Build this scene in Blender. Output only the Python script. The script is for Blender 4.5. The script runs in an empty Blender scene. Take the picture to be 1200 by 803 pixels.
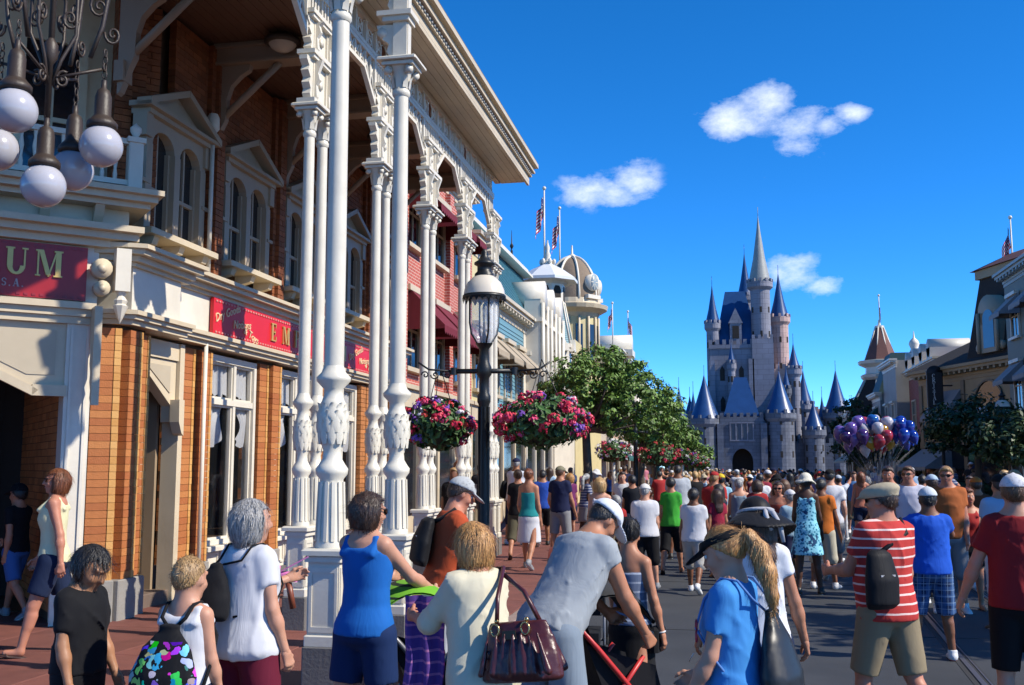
import bpy, math, random
import numpy as np
from mathutils import Matrix, Vector
R = math.radians
rng = random.Random(7)
SC = bpy.context.scene
COL = SC.collection

# ------------------------------------------------------------------ camera, sky, sun, exposure
EYE = 1.85                      # eye height over the street
PITCH, YAW, FPX = R(6.85), R(11.41), 1220.0
cam_d = bpy.data.cameras.new("camera")
cam_d.sensor_width = 36.0
cam_d.lens = 36.0 * FPX / 1200.0
cam_d.clip_start, cam_d.clip_end = 0.1, 4000.0
cam = bpy.data.objects.new("camera", cam_d)
COL.objects.link(cam)
cam.location = (0, 0, EYE)
cam.rotation_euler = (R(90) + PITCH, 0, YAW)
SC.camera = cam

SUN_EL, SUN_BACK = R(41), R(9)   # sun stands over the right-hand side, a little behind the viewer
sun_dir = Vector((math.cos(SUN_EL) * math.cos(SUN_BACK), -math.cos(SUN_EL) * math.sin(SUN_BACK), math.sin(SUN_EL)))
sd = bpy.data.lights.new("sun", 'SUN')
sd.energy, sd.angle, sd.color = 3.8, R(0.53), (1.0, 0.93, 0.81)
sun = bpy.data.objects.new("sun", sd)
COL.objects.link(sun)
sun.rotation_euler = sun_dir.to_track_quat('Z', 'Y').to_euler()
SC.view_settings.view_transform = 'Standard'
SC.view_settings.look = 'None'
SC.view_settings.exposure = 0.9
SC.view_settings.gamma = 1.0
SC.cycles.max_bounces = 6
SC.cycles.transparent_max_bounces = 8
SC.cycles.use_denoising = True

_r = Vector((math.cos(YAW), math.sin(YAW), 0))
_f = Vector((-math.sin(YAW) * math.cos(PITCH), math.cos(YAW) * math.cos(PITCH), math.sin(PITCH)))
_u = _r.cross(_f)
def ray(px, py):
    return _f * FPX + _r * (px - 600.0) - _u * (py - 401.5)
def at_y(px, py, y):
    d = ray(px, py); t = y / d.y
    return Vector((d.x * t, y, EYE + d.z * t))
def at_x(px, py, x):
    d = ray(px, py); t = x / d.x
    return Vector((x, d.y * t, EYE + d.z * t))
def x_at(px, py, y):
    return at_y(px, py, y).x
def z_at(px, py, y):
    return at_y(px, py, y).z

# ------------------------------------------------------------------ node helpers / materials
def N(nt, typ, **kw):
    n = nt.nodes.new(typ)
    for k, v in kw.items():
        setattr(n, k, v)
    return n
def L(nt, a, b):
    nt.links.new(a, b)
def mathn(nt, op, a, b=None, c=None):
    n = N(nt, 'ShaderNodeMath', operation=op)
    for i, v in enumerate((a, b, c)):
        if v is None: continue
        if isinstance(v, (int, float)): n.inputs[i].default_value = v
        else: L(nt, v, n.inputs[i])
    return n.outputs[0]
def mixc(nt, fac, a, b, blend='MIX'):
    n = N(nt, 'ShaderNodeMix', data_type='RGBA', blend_type=blend)
    for s, v in ((n.inputs['Factor'], fac), (n.inputs['A'], a), (n.inputs['B'], b)):
        pass
    ins = [i for i in n.inputs if i.enabled]
    for s, v in zip((n.inputs[0], n.inputs[6], n.inputs[7]), (fac, a, b)):
        if isinstance(v, (int, float)): s.default_value = v
        elif isinstance(v, tuple): s.default_value = (v[0], v[1], v[2], 1)
        else: L(nt, v, s)
    return n.outputs[2]
def ramp(nt, fac, stops):
    n = N(nt, 'ShaderNodeValToRGB')
    e = n.color_ramp.elements
    while len(e) < len(stops): e.new(0.5)
    for el, (p, c) in zip(e, stops):
        el.position = p
        el.color = (c, c, c, 1) if isinstance(c, (int, float)) else (c[0], c[1], c[2], 1)
    L(nt, fac, n.inputs[0])
    return n.outputs[0]
def noise(nt, vec, scale, detail=3.0, rough=0.55):
    n = N(nt, 'ShaderNodeTexNoise')
    n.inputs['Scale'].default_value = scale
    n.inputs['Detail'].default_value = detail
    n.inputs['Roughness'].default_value = rough
    if vec is not None: L(nt, vec, n.inputs['Vector'])
    return n.outputs[0]
MATS = {}
ALB = 0.80                      # overall reflectance, set once against the sun
def new_mat(name):
    m = bpy.data.materials.new(name)
    m.use_nodes = True
    nt = m.node_tree
    b = nt.nodes['Principled BSDF']
    MATS[name] = m
    return m, nt, b
def M(name, col=None, rough=0.6, var=0.12, vscale=3.0, bump=0.0, bscale=40.0, metal=0.0, spec=0.4, island=0.0, dirt=0.0, coord='Object'):
    """plain painted / worn surface: colour with a little mottling, fine relief"""
    if name in MATS: return MATS[name]
    col = tuple(c * ALB for c in col)
    m, nt, b = new_mat(name)
    tc = N(nt, 'ShaderNodeTexCoord').outputs[coord]
    if coord == 'World':
        pass
    n1 = noise(nt, tc, vscale, 4.0)
    hi = tuple(min(1, c * (1 + var)) for c in col); lo = tuple(c * (1 - var) for c in col)
    c = mixc(nt, n1, lo, hi)
    if island:
        g = N(nt, 'ShaderNodeNewGeometry').outputs['Random Per Island']
        k = mathn(nt, 'MULTIPLY_ADD', g, 2 * island, 1 - island)
        cc = N(nt, 'ShaderNodeCombineColor')
        for i in range(3): L(nt, k, cc.inputs[i])
        c = mixc(nt, 1.0, c, cc.outputs[0], 'MULTIPLY')
    if dirt:
        d = noise(nt, tc, vscale * 0.35, 6.0, 0.7)
        dr = ramp(nt, d, [(0.42, 1.0), (0.7, 1.0 - dirt)])
        c = mixc(nt, 1.0, c, dr, 'MULTIPLY')
    L(nt, c, b.inputs['Base Color'])
    b.inputs['Roughness'].default_value = rough
    b.inputs['Metallic'].default_value = metal
    b.inputs['Specular IOR Level'].default_value = spec
    if bump:
        bn = N(nt, 'ShaderNodeBump')
        bn.inputs['Strength'].default_value = bump
        bn.inputs['Distance'].default_value = 0.01
        L(nt, noise(nt, tc, bscale, 4.0), bn.inputs['Height'])
        L(nt, bn.outputs[0], b.inputs['Normal'])
    return m

# ------------------------------------------------------------------ sky
W = bpy.data.worlds.new("World"); SC.world = W
W.use_nodes = True
nt = W.node_tree
bg = nt.nodes['Background']
sky = N(nt, 'ShaderNodeTexSky', sky_type='NISHITA')
sky.sun_disc = False
sky.sun_elevation = SUN_EL
sky.sun_rotation = math.atan2(sun_dir.x, sun_dir.y)
sky.air_density, sky.dust_density, sky.ozone_density, sky.altitude = 0.5, 0.0, 4.0, 2500
hs = N(nt, 'ShaderNodeHueSaturation')
hs.inputs['Saturation'].default_value = 1.27
hs.inputs['Value'].default_value = 1.30
L(nt, sky.outputs[0], hs.inputs['Color'])
tc = N(nt, 'ShaderNodeTexCoord').outputs['Generated']
warp = N(nt, 'ShaderNodeVectorMath', operation='MULTIPLY'); warp.inputs[1].default_value = (1, 1, 1.7)
L(nt, tc, warp.inputs[0])
nz = noise(nt, warp.outputs[0], 15.0, 12.0, 0.66)
total = None
def cloud_blob(px, py, rad_px, gain, squash=1.0):
    """one small cumulus in a fixed direction of the sky"""
    global total
    d = ray(px, py).normalized()
    s = N(nt, 'ShaderNodeVectorMath', operation='SUBTRACT'); L(nt, tc, s.inputs[0]); s.inputs[1].default_value = d
    sc = N(nt, 'ShaderNodeVectorMath', operation='MULTIPLY'); L(nt, s.outputs[0], sc.inputs[0]); sc.inputs[1].default_value = (1, 1, squash)
    ln = N(nt, 'ShaderNodeVectorMath', operation='LENGTH'); L(nt, sc.outputs[0], ln.inputs[0])
    mr = N(nt, 'ShaderNodeMapRange'); mr.interpolation_type = 'SMOOTHSTEP'
    L(nt, ln.outputs['Value'], mr.inputs[0])
    mr.inputs[1].default_value = 0; mr.inputs[2].default_value = rad_px / 1240.0; mr.inputs[3].default_value = gain; mr.inputs[4].default_value = 0
    total = mr.outputs[0] if total is None else mathn(nt, 'MAXIMUM', total, mr.outputs[0])
for args in ((856, 138, 66, .74, 1.6), (896, 122, 60, .74, 1.5), (940, 142, 62, .64, 2.0), (998, 132, 36, .66, 1.9), (968, 146, 44, .6, 2.0), (935, 172, 46, .42, 1.2),
             (688, 224, 64, .52, 1.9), (746, 212, 44, .56, 1.0), (722, 230, 60, .52, 2.4),
             (928, 322, 64, .62, 1.5), (968, 336, 58, .58, 2.8), (898, 206, 36, .26, 1.5),
             (1700, 160, 130, .9, 1.6), (1850, 300, 150, .85, 2.0), (-500, 120, 150, .9, 1.7), (-900, 330, 170, .9, 2.0)):
    cloud_blob(*args)
dens = mathn(nt, 'MULTIPLY', mathn(nt, 'ADD', mathn(nt, 'MULTIPLY_ADD', nz, 2.2, -1.36), total), mathn(nt, 'MINIMUM', mathn(nt, 'MULTIPLY', total, 4.0), 1.0))
cl = ramp(nt, dens, [(0.0, 0.0), (0.8, 1.0)])
cl = mathn(nt, 'MULTIPLY', cl, 0.80)
L(nt, mixc(nt, cl, hs.outputs[0], (4.6, 4.85, 5.2)), bg.inputs['Color'])
bg.inputs['Strength'].default_value = 0.15

# ------------------------------------------------------------------ mesh builder
class MB:
    def __init__(s):
        s.v = []; s.f = []; s.s = []; s.mi = []; s.xf = None; s.m = 0
    def _add(s, vs, fs, smooth=False):
        o = len(s.v)
        if s.xf is not None: vs = [s.xf @ Vector(p) for p in vs]
        s.v.extend([tuple(p) for p in vs])
        for f in fs:
            s.f.append([i + o for i in f]); s.s.append(smooth); s.mi.append(s.m)
    def box(s, lo, hi, rz=0.0):
        x0, y0, z0 = lo; x1, y1, z1 = hi
        if x0 > x1: x0, x1 = x1, x0
        if y0 > y1: y0, y1 = y1, y0
        if z0 > z1: z0, z1 = z1, z0
        vs = [(x0, y0, z0), (x1, y0, z0), (x1, y1, z0), (x0, y1, z0), (x0, y0, z1), (x1, y0, z1), (x1, y1, z1), (x0, y1, z1)]
        if rz:
            cx, cy = (x0 + x1) / 2, (y0 + y1) / 2; c, n = math.cos(rz), math.sin(rz)
            vs = [(cx + (x - cx) * c - (y - cy) * n, cy + (x - cx) * n + (y - cy) * c, z) for x, y, z in vs]
        s._add(vs, [(0, 3, 2, 1), (4, 5, 6, 7), (0, 1, 5, 4), (1, 2, 6, 5), (2, 3, 7, 6), (3, 0, 4, 7)])
        return s
    def cbox(s, c, d, rz=0.0):
        return s.box((c[0] - d[0] / 2, c[1] - d[1] / 2, c[2] - d[2] / 2), (c[0] + d[0] / 2, c[1] + d[1] / 2, c[2] + d[2] / 2), rz)
    def bbox(s, lo, hi, b=0.01):
        """box with chamfered vertical and top edges"""
        x0, y0, z0 = lo; x1, y1, z1 = hi
        def ring(i, z): return [(x0 + i, y0, z), (x1 - i, y0, z), (x1, y0 + i, z), (x1, y1 - i, z), (x1 - i, y1, z), (x0 + i, y1, z), (x0, y1 - i, z), (x0, y0 + i, z)]
        def ins(z): return [(x0 + 2 * b, y0 + b, z), (x1 - 2 * b, y0 + b, z), (x1 - b, y0 + 2 * b, z), (x1 - b, y1 - 2 * b, z), (x1 - 2 * b, y1 - b, z), (x0 + 2 * b, y1 - b, z), (x0 + b, y1 - 2 * b, z), (x0 + b, y0 + 2 * b, z)]
        vs = ring(b, z0) + ring(b, z1 - b) + ins(z1)
        fs = [tuple(range(7, -1, -1)), tuple(range(16, 24))]
        for k in (0, 8):
            for i in range(8):
                j = (i + 1) % 8; fs.append((k + i, k + j, k + 8 + j, k + 8 + i))
        s._add(vs, fs); return s
    def prism(s, poly, axis, a, b):
        """extrude a 2-D polygon along an axis: x -> (y,z), y -> (x,z), z -> (x,y)"""
        n = len(poly)
        def P(p, t):
            return (t, p[0], p[1]) if axis == 'x' else (p[0], t, p[1]) if axis == 'y' else (p[0], p[1], t)
        vs = [P(p, a) for p in poly] + [P(p, b) for p in poly]
        fs = [tuple(range(n - 1, -1, -1)), tuple(range(n, 2 * n))] + [(i, (i + 1) % n, n + (i + 1) % n, n + i) for i in range(n)]
        s._add(vs, fs); return s
    def lathe(s, prof, c=(0, 0, 0), n=16, smooth=True, caps=True, rot=0.0, sq=1.0):
        vs = []; fs = []
        for r, z in prof:
            for i in range(n):
                a = 2 * math.pi * i / n + rot
                vs.append((c[0] + r * math.cos(a), c[1] + r * math.sin(a) * sq, c[2] + z))
        for k in range(len(prof) - 1):
            for i in range(n):
                j = (i + 1) % n
                fs.append((k * n + i, k * n + j, (k + 1) * n + j, (k + 1) * n + i))
        s._add(vs, fs, smooth)
        if caps:
            m = len(prof) - 1
            s._add([vs[i] for i in range(n)], [tuple(range(n - 1, -1, -1))]); s._add([vs[m * n + i] for i in range(n)], [tuple(range(n))])
        return s
    def tube(s, pts, r, n=8, smooth=True, caps=True, closed=False):
        pts = [Vector(p) for p in pts]
        m = len(pts)
        rs = r if isinstance(r, (list, tuple)) else [r] * m
        vs = []; fs = []
        up = None
        for i, p in enumerate(pts):
            if closed: t = pts[(i + 1) % m] - pts[i - 1]
            else: t = pts[min(i + 1, m - 1)] - pts[max(i - 1, 0)]
            t.normalize()
            if up is None:
                up = Vector((0, 0, 1)) if abs(t.z) < 0.9 else Vector((1, 0, 0))
            up = (up - t * up.dot(t)).normalized(); sd_ = t.cross(up)
            for k in range(n):
                a = 2 * math.pi * k / n
                vs.append(p + (up * math.cos(a) + sd_ * math.sin(a)) * rs[i])
        for i in range(m if closed else m - 1):
            for k in range(n):
                l = (k + 1) % n; j = (i + 1) % m
                fs.append((i * n + k, i * n + l, j * n + l, j * n + k))
        if caps and not closed:
            fs.append(tuple(range(n - 1, -1, -1))); fs.append(tuple((m - 1) * n + k for k in range(n)))
        s._add(vs, fs, smooth); return s
    def ball(s, c, r, n=12, m=8, smooth=True):
        if not isinstance(r, (tuple, list)): r = (r, r, r)
        vs = [(c[0], c[1], c[2] - r[2])]; fs = []
        for k in range(1, m):
            a = -math.pi / 2 + math.pi * k / m
            for i in range(n):
                b = 2 * math.pi * i / n
                vs.append((c[0] + r[0] * math.cos(a) * math.cos(b), c[1] + r[1] * math.cos(a) * math.sin(b), c[2] + r[2] * math.sin(a)))
        vs.append((c[0], c[1], c[2] + r[2]))
        for i in range(n):
            fs.append((0, 1 + (i + 1) % n, 1 + i)); fs.append((len(vs) - 1, 1 + (m - 2) * n + i, 1 + (m - 2) * n + (i + 1) % n))
        for k in range(m - 2):
            for i in range(n):
                j = (i + 1) % n; fs.append((1 + k * n + i, 1 + k * n + j, 1 + (k + 1) * n + j, 1 + (k + 1) * n + i))
        s._add(vs, fs, smooth); return s
    def mesh(s, name, mats):
        me = bpy.data.meshes.new(name)
        me.from_pydata(s.v, [], s.f)
        me.polygons.foreach_set('use_smooth', s.s)
        if not isinstance(mats, (list, tuple)): mats = [mats]
        for m in mats: me.materials.append(m)
        if len(mats) > 1: me.polygons.foreach_set('material_index', s.mi)
        me.update()
        return me

def root_matrix(p):
    m = Matrix.Translation(p.location) @ p.rotation_euler.to_matrix().to_4x4()
    return m
def put(name, me, parent=None, world=False, kind=None, loc=None, rz=0.0):
    o = bpy.data.objects.new(name, me)
    COL.objects.link(o)
    if parent is not None:
        o.parent = parent
        if world: o.matrix_parent_inverse = root_matrix(parent).inverted()
    if loc is not None: o.location = loc
    if rz: o.rotation_euler = (0, 0, rz)
    if kind: o['kind'] = kind
    return o
def O(name, mb, mat, parent=None, world=False, kind=None, loc=None, rz=0.0):
    return put(name, mb.mesh(name, mat), parent, world, kind, loc, rz)
def tag(o, label, cat, group=None):
    o['label'] = label; o['category'] = cat
    if group: o['group'] = group
    return o
def T(name, label, cat, loc=(0, 0, 0), rz=0.0, group=None):
    o = bpy.data.objects.new(name, None)
    o.empty_display_size = 0.2
    COL.objects.link(o)
    o.location = loc; o.rotation_euler = (0, 0, rz)
    return tag(o, label, cat, group)
def copy_tree(o, parent=None):
    c = o.copy(); COL.objects.link(c)
    if parent is not None: c.parent = parent
    for ch in list(o.children): copy_tree(ch, c)
    return c
def text_mesh(txt, size, depth=0.01, shear=0.0, spacing=1.0):
    cu = bpy.data.curves.new('lettering', 'FONT')
    cu.body = txt; cu.size = size; cu.extrude = depth; cu.shear = shear; cu.space_character = spacing
    cu.align_x = 'CENTER'; cu.align_y = 'CENTER'; cu.resolution_u = 2
    o = bpy.data.objects.new('lettering', cu); COL.objects.link(o)
    me = bpy.data.meshes.new_from_object(o.evaluated_get(bpy.context.evaluated_depsgraph_get()))
    bpy.data.objects.remove(o)
    return me

# ------------------------------------------------------------------ shared materials
CREAM = M('cream_paint', (0.66, 0.545, 0.375), 0.45, 0.05, 2.0, 0.10, 25, dirt=0.22)
WHITE = M('white_paint', (0.79, 0.725, 0.60), 0.42, 0.05, 2.0, 0.08, 25, dirt=0.2)
COLW = M('column_paint', (0.80, 0.74, 0.61), 0.38, 0.05, 2.5, 0.08, 30, dirt=0.25)
BRICK = M('orange_brick', (0.47, 0.18, 0.055), 0.75, 0.22, 9.0, 0.5, 60, island=0.22)
BRICKL = M('pale_brick', (0.62, 0.31, 0.085), 0.7, 0.15, 9.0, 0.4, 60, island=0.12)
MORTAR = M('mortar', (0.10, 0.055, 0.03), 0.9, 0.2, 20.0, 0.5, 80)
STONE = M('base_stone', (0.16, 0.15, 0.14), 0.7, 0.25, 4.0, 0.4, 40)
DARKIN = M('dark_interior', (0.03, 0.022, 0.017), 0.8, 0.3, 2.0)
SIGNRED = M('sign_red', (0.66, 0.018, 0.024), 0.35, 0.08, 4.0)
SIGNDK = M('sign_maroon', (0.36, 0.012, 0.014), 0.35, 0.08, 4.0)
GOLD = M('gold_leaf', (0.72, 0.46, 0.14), 0.35, 0.12, 8.0, metal=0.35)
IRON = M('dark_iron', (0.012, 0.013, 0.013), 0.42, 0.3, 6.0, 0.2, 50)
BRONZE = M('bronze_iron', (0.045, 0.03, 0.022), 0.5, 0.3, 6.0, 0.2, 50)
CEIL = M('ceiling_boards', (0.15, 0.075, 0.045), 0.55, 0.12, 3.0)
def glass_mat(name, tint=(0.02, 0.022, 0.025), rough=0.03, alpha=0.16):
    m, nt, b = new_mat(name)
    b.inputs['Base Color'].default_value = (*tint, 1); b.inputs['Roughness'].default_value = rough
    b.inputs['Specular IOR Level'].default_value = 0.8
    b.inputs['Alpha'].default_value = alpha
    return m
GLASS = glass_mat('shop_glass')
GLASSD = glass_mat('dark_glass', (0.012, 0.014, 0.017), 0.06, 1.0)
# ------------------------------------------------------------------ serif lettering
def _arc(cx, cz, rx0, rz0, rx1, rz1, a0, a1, n=10):
    out = []
    for i in range(n):
        a, b = R(a0 + (a1 - a0) * i / n), R(a0 + (a1 - a0) * (i + 1) / n)
        out.append([(cx + rx0 * math.cos(a), cz + rz0 * math.sin(a)), (cx + rx0 * math.cos(b), cz + rz0 * math.sin(b)),
                    (cx + rx1 * math.cos(b), cz + rz1 * math.sin(b)), (cx + rx1 * math.cos(a), cz + rz1 * math.sin(a))])
    return out
def _bar(x0, z0, x1, z1): return [[(x0, z0), (x1, z0), (x1, z1), (x0, z1)]]
def _diag(x0, z0, x1, z1, w): return [[(x0 - w / 2, z0), (x0 + w / 2, z0), (x1 + w / 2, z1), (x1 - w / 2, z1)]]
def glyph(c):
    K, t, s = .19, .07, .06
    def stem(x, w=K): return _bar(x, s, x + w, 1 - s) + _bar(x - .06, 0, x + w + .06, s) + _bar(x - .06, 1 - s, x + w + .06, 1)
    if c == 'E': return stem(.06) + _bar(.25, .0, .62, t) + _bar(.25, 1 - t, .6, 1) + _bar(.25, .47, .5, .53) + _bar(.56, t, .62, .28) + _bar(.55, .75, .6, 1 - t) + _bar(.46, .38, .5, .62)
    if c == 'M': return stem(.08, .06) + stem(.72) + _diag(.2, 1, .48, .05, .17) + _diag(.48, .0, .76, 1, .06)
    if c == 'P': return stem(.06) + _arc(.3, .74, .2, .2, .34, .26, -90, 90) + _bar(.25, .94, .31, 1) + _bar(.25, .48, .31, .54)
    if c == 'R': return glyph('P') + _diag(.62, 0, .36, .5, .19) + _bar(.55, 0, .78, s)
    if c == 'O': return _arc(.4, .5, .21, .45, .4, .52, 0, 360, 22)
    if c == 'I': return stem(.06)
    if c == 'U': return _bar(.06, .3, .06 + K, 1 - s) + _bar(0, 1 - s, .31, 1) + _bar(.62, .3, .68, 1 - s) + _bar(.55, 1 - s, .76, 1) + _arc(.37, .32, .13, .24, .31, .34, 180, 360)
    if c == 'S': return _arc(.3, .74, .12, .19, .26, .27, 20, 270) + _arc(.3, .27, .12, .19, .27, .28, -160, 90) + _bar(.5, .68, .56, .9)
    if c == 'A': return _diag(.1, 0, .36, 1, .07) + _diag(.62, 0, .38, 1, .19) + _bar(.2, .3, .5, .36) + _bar(0, 0, .22, s) + _bar(.48, 0, .76, s)
    if c == 'C': return _arc(.36, .5, .18, .44, .36, .52, 45, 315, 14) + _bar(.56, .68, .62, .95)
    if c == 'Y': return _bar(.26, 0, .45, .5) + _diag(.32, .45, .1, 1, .17) + _diag(.4, .45, .62, 1, .07) + _bar(.18, 0, .53, s) + _bar(0, .94, .24, 1) + _bar(.5, .94, .74, 1)
    if c == 'T': return _bar(.25, 0, .44, 1) + _bar(0, .93, .7, 1) + _bar(.17, 0, .52, s) + _bar(0, .74, .06, 1) + _bar(.64, .74, .7, 1)
    if c == 'L': return stem(.06) + _bar(.25, 0, .6, t) + _bar(.54, t, .6, .3)
    if c == '.': return _bar(.04, 0, .2, .16)
    return []
GW = {'M': .95, 'I': .33, 'O': .82, '.': .26, 'U': .76, 'E': .68, 'P': .68, 'R': .78, 'S': .6, 'A': .76, 'C': .68, 'Y': .74, 'T': .72, 'L': .66}
def letter(ch, x, y, z, h, d, parent, mat, facing='y', mirror=False):
    """a raised letter as its own object, front towards -y of the parent (facing y) or +x (facing x)"""
    mb = MB()
    for k, p in enumerate(glyph(ch)):
        e = 0.0006 * (k % 7)
        if facing == 'y': mb.prism([(x + a * h, z + b * h) for a, b in p], 'y', y - d - e, y)
        else: mb.prism([(x + a * h, z + b * h) for a, b in p], 'x', y, y + d + e)
    return O('letter', mb, mat, parent)

# ------------------------------------------------------------------ ground: street, pavements, rails
ASPH = M('asphalt', (0.050, 0.053, 0.058), 0.72, 0.28, 1.6, 0.35, 160, dirt=0.25)
SLAB = M('red_paving', (0.215, 0.075, 0.055), 0.72, 0.16, 4.0, 0.35, 90, dirt=0.3, island=0.0)
KERB = M('kerb_concrete', (0.30, 0.22, 0.19), 0.75, 0.15, 3.0, 0.3, 60)
STEEL = M('rail_steel', (0.30, 0.30, 0.31), 0.35, 0.2, 6.0, metal=0.8)
KX, SWZ = -2.28, 0.18         # kerb line and height of the near pavement
mb = MB(); mb.box((-3000, -300, -0.6), (3000, 3000, -0.02)); O('ground', mb, M('far_ground', (0.10, 0.11, 0.07), 0.9, 0.3, 0.05), kind='structure')
mb = MB(); mb.box((KX - 0.05, -20, -0.015), (8.5, 135, 0.0)); street = O('street', mb, ASPH, kind='structure')
JOINT = M('joint_seal', (0.035, 0.035, 0.037), 0.8, 0.2, 4.0)
for yy in (7.6, 12.4, 17.5, 23.0, 30.0):                   # sawn joints across the roadway
    mb = MB(); mb.box((KX, yy, 0.001), (8.3, yy + 0.012, 0.004)); O('joint', mb, JOINT, street)
for xx in (0.55, 5.4):
    mb = MB(); mb.box((xx, 2, 0.0015), (xx + 0.012, 60, 0.0045)); O('joint', mb, JOINT, street)
mb = MB(); mb.box((-12.0, -20, -0.02), (KX - 0.16, 135, SWZ - 0.03)); pav = O('pavement', mb, M('paving_bed', (0.06, 0.03, 0.025), 0.9), kind='structure')
sl = MB(); sl.bbox((-0.745, -0.745, -0.03), (0.745, 0.745, 0.0), 0.006); slm = sl.mesh('paving_slab', SLAB)
slab_mats = [M('red_paving%d' % i, (0.215 * k, 0.075 * k, 0.055 * k * (1.02 if i else 1)), 0.72, 0.16, 4.0, 0.35, 90, dirt=0.3) for i, k in enumerate((1.0, .9, 1.1, .96))]
for i in range(6):
    for j in range(20):
        o = put('paving_slab', slm, pav, loc=(KX - 0.16 - 0.75 - i * 1.5, 2.0 + j * 1.5, SWZ + rng.uniform(-.0015, .0015)))
        m_ = rng.choice(slab_mats); o.material_slots[0].link = 'OBJECT'; o.material_slots[0].material = m_
mb = MB(); mb.box((-12, 31.3, SWZ - 0.028), (KX - 0.16, 134.9, SWZ - 0.002)); O('paving', mb, SLAB, pav)
kb = MB(); kb.bbox((-0.075, -0.995, -0.16), (0.075, 0.995, 0.0), 0.012); kbm = kb.mesh('kerb_stone', KERB)
for j in range(22):
    put('kerb_stone', kbm, pav, loc=(KX - 0.08, 1.0 + j * 2.0, SWZ))
mb = MB(); mb.box((KX - 0.155, 44.05, 0), (KX - 0.005, 134, SWZ)); O('kerb', mb, KERB, pav)
mb = MB(); mb.box((8.45, -20, -0.02), (26, 135, SWZ)); O('pavement', mb, M('far_paving', (0.2, 0.085, 0.065), 0.75, .16, 2.0, .3, 60, dirt=.3), kind='structure')
mb = MB(); mb.box((8.3, -20, 0), (8.448, 134, SWZ - 0.005)); O('kerb', mb, KERB, kind='structure')
tr = T('tram_track', 'pair of steel tram rails sunk in the dark asphalt roadway', 'tram track', (1.9, 10, 0))
for off in (0.0, 1.06):
    mb = MB(); m2 = MB()
    for k in range(26):
        y0, y1 = 3.0 + k * 2.4, 3.0 + (k + 1) * 2.4
        def X(y): return 1.48 + off + 0.068 * y + 0.00022 * max(0, y - 20) ** 2
        for q, a, b, zt in ((m2, -0.085, 0.085, 0.0035), (mb, -0.028, 0.018, 0.012), (mb, 0.05, 0.064, 0.009)):
            q._add([(X(y0) + a, y0, zt - .01), (X(y0) + b, y0, zt - .01), (X(y1) + b, y1, zt - .01), (X(y1) + a, y1, zt - .01),
                    (X(y0) + a, y0, zt), (X(y0) + b, y0, zt), (X(y1) + b, y1, zt), (X(y1) + a, y1, zt)],
                   [(4, 5, 6, 7), (0, 4, 7, 3), (1, 2, 6, 5)])
    ch = O('channel', m2, JOINT, tr, world=True); O('rail', mb, STEEL, tr, world=True)

# ------------------------------------------------------------------ corner shop
XW = -6.9
shop = T('shop_building', 'orange brick two storey corner shop with cream trim and tall arched windows', 'shop', (-7.5, 14, SWZ))
def S(name, mb, mat, kind=None): return O(name, mb, mat, shop, world=True, kind=kind)
# carcass: dark interior, floors, back wall, body over the shop
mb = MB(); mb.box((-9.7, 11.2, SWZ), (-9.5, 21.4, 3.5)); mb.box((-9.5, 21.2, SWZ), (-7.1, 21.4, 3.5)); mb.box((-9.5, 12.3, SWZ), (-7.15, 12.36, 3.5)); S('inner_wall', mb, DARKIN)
mb = MB(); mb.box((-9.5, 11.0, SWZ - .02), (-7.0, 21.2, SWZ + .012)); S('shop_floor', mb, M('shop_floor', (0.10, 0.06, 0.035), 0.4, .3, 2))
P0 = Vector((-6.60, 10.56, 0)); TU = Vector((.721, .693, 0)); TN = Vector((-.693, .721, 0)); PRZ = math.atan2(.693, .721)
mb = MB(); mb.prism([(-7.35, 21.4), (-7.35, 11.9), (-9.7, 9.65), (-14, 5.5), (-14, 21.4)], 'z', 3.5, 4.4)
mb.prism([(-7.06, 21.4), (-7.06, 11.87), (-11.5, 7.6), (-14, 7.6), (-14, 21.4)], 'z', 4.4, 7.76); S('wall', mb, MORTAR)
# upper brickwork in real courses
def courses(mb, p0, u, n, length, z0, z1, ch=0.085, bl=0.235, depth=0.10, seed=1, skip=None):
    """bricks laid along u from p0, front face along n"""
    rr = random.Random(seed); k = 0; z = z0
    while z + ch <= z1 + 1e-6:
        s = -bl / 2 * (k % 2)
        while s < length:
            a, b = max(0, s + .004), min(length, s + bl - .004)
            if b - a > .03 and not (skip and skip((a + b) / 2, z)):
                pr = rr.uniform(-.002, .003)
                c0 = p0 + u * a + n * pr; c1 = p0 + u * b + n * pr; d = -n * depth
                q = [c0, c1, c1 + d, c0 + d]
                mb._add([(p.x, p.y, z + .004) for p in q] + [(p.x, p.y, z + ch - .004) for p in q], [(0, 1, 5, 4), (1, 2, 6, 5), (3, 0, 4, 7), (4, 5, 6, 7), (0, 3, 2, 1)])
            s += bl
        z += ch; k += 1
WYS = [11.95, 14.02, 16.13, 18.28, 20.4]
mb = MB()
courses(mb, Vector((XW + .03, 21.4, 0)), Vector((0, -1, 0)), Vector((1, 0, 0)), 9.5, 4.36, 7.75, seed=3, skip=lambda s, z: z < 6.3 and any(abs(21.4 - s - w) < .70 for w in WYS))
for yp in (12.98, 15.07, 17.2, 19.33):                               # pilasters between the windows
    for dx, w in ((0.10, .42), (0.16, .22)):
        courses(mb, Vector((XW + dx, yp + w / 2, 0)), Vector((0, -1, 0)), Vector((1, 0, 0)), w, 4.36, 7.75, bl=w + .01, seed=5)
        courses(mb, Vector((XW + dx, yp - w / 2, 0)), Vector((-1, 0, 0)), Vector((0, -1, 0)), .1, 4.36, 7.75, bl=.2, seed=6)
q0 = Vector((-6.9, 11.62, 0))
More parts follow.
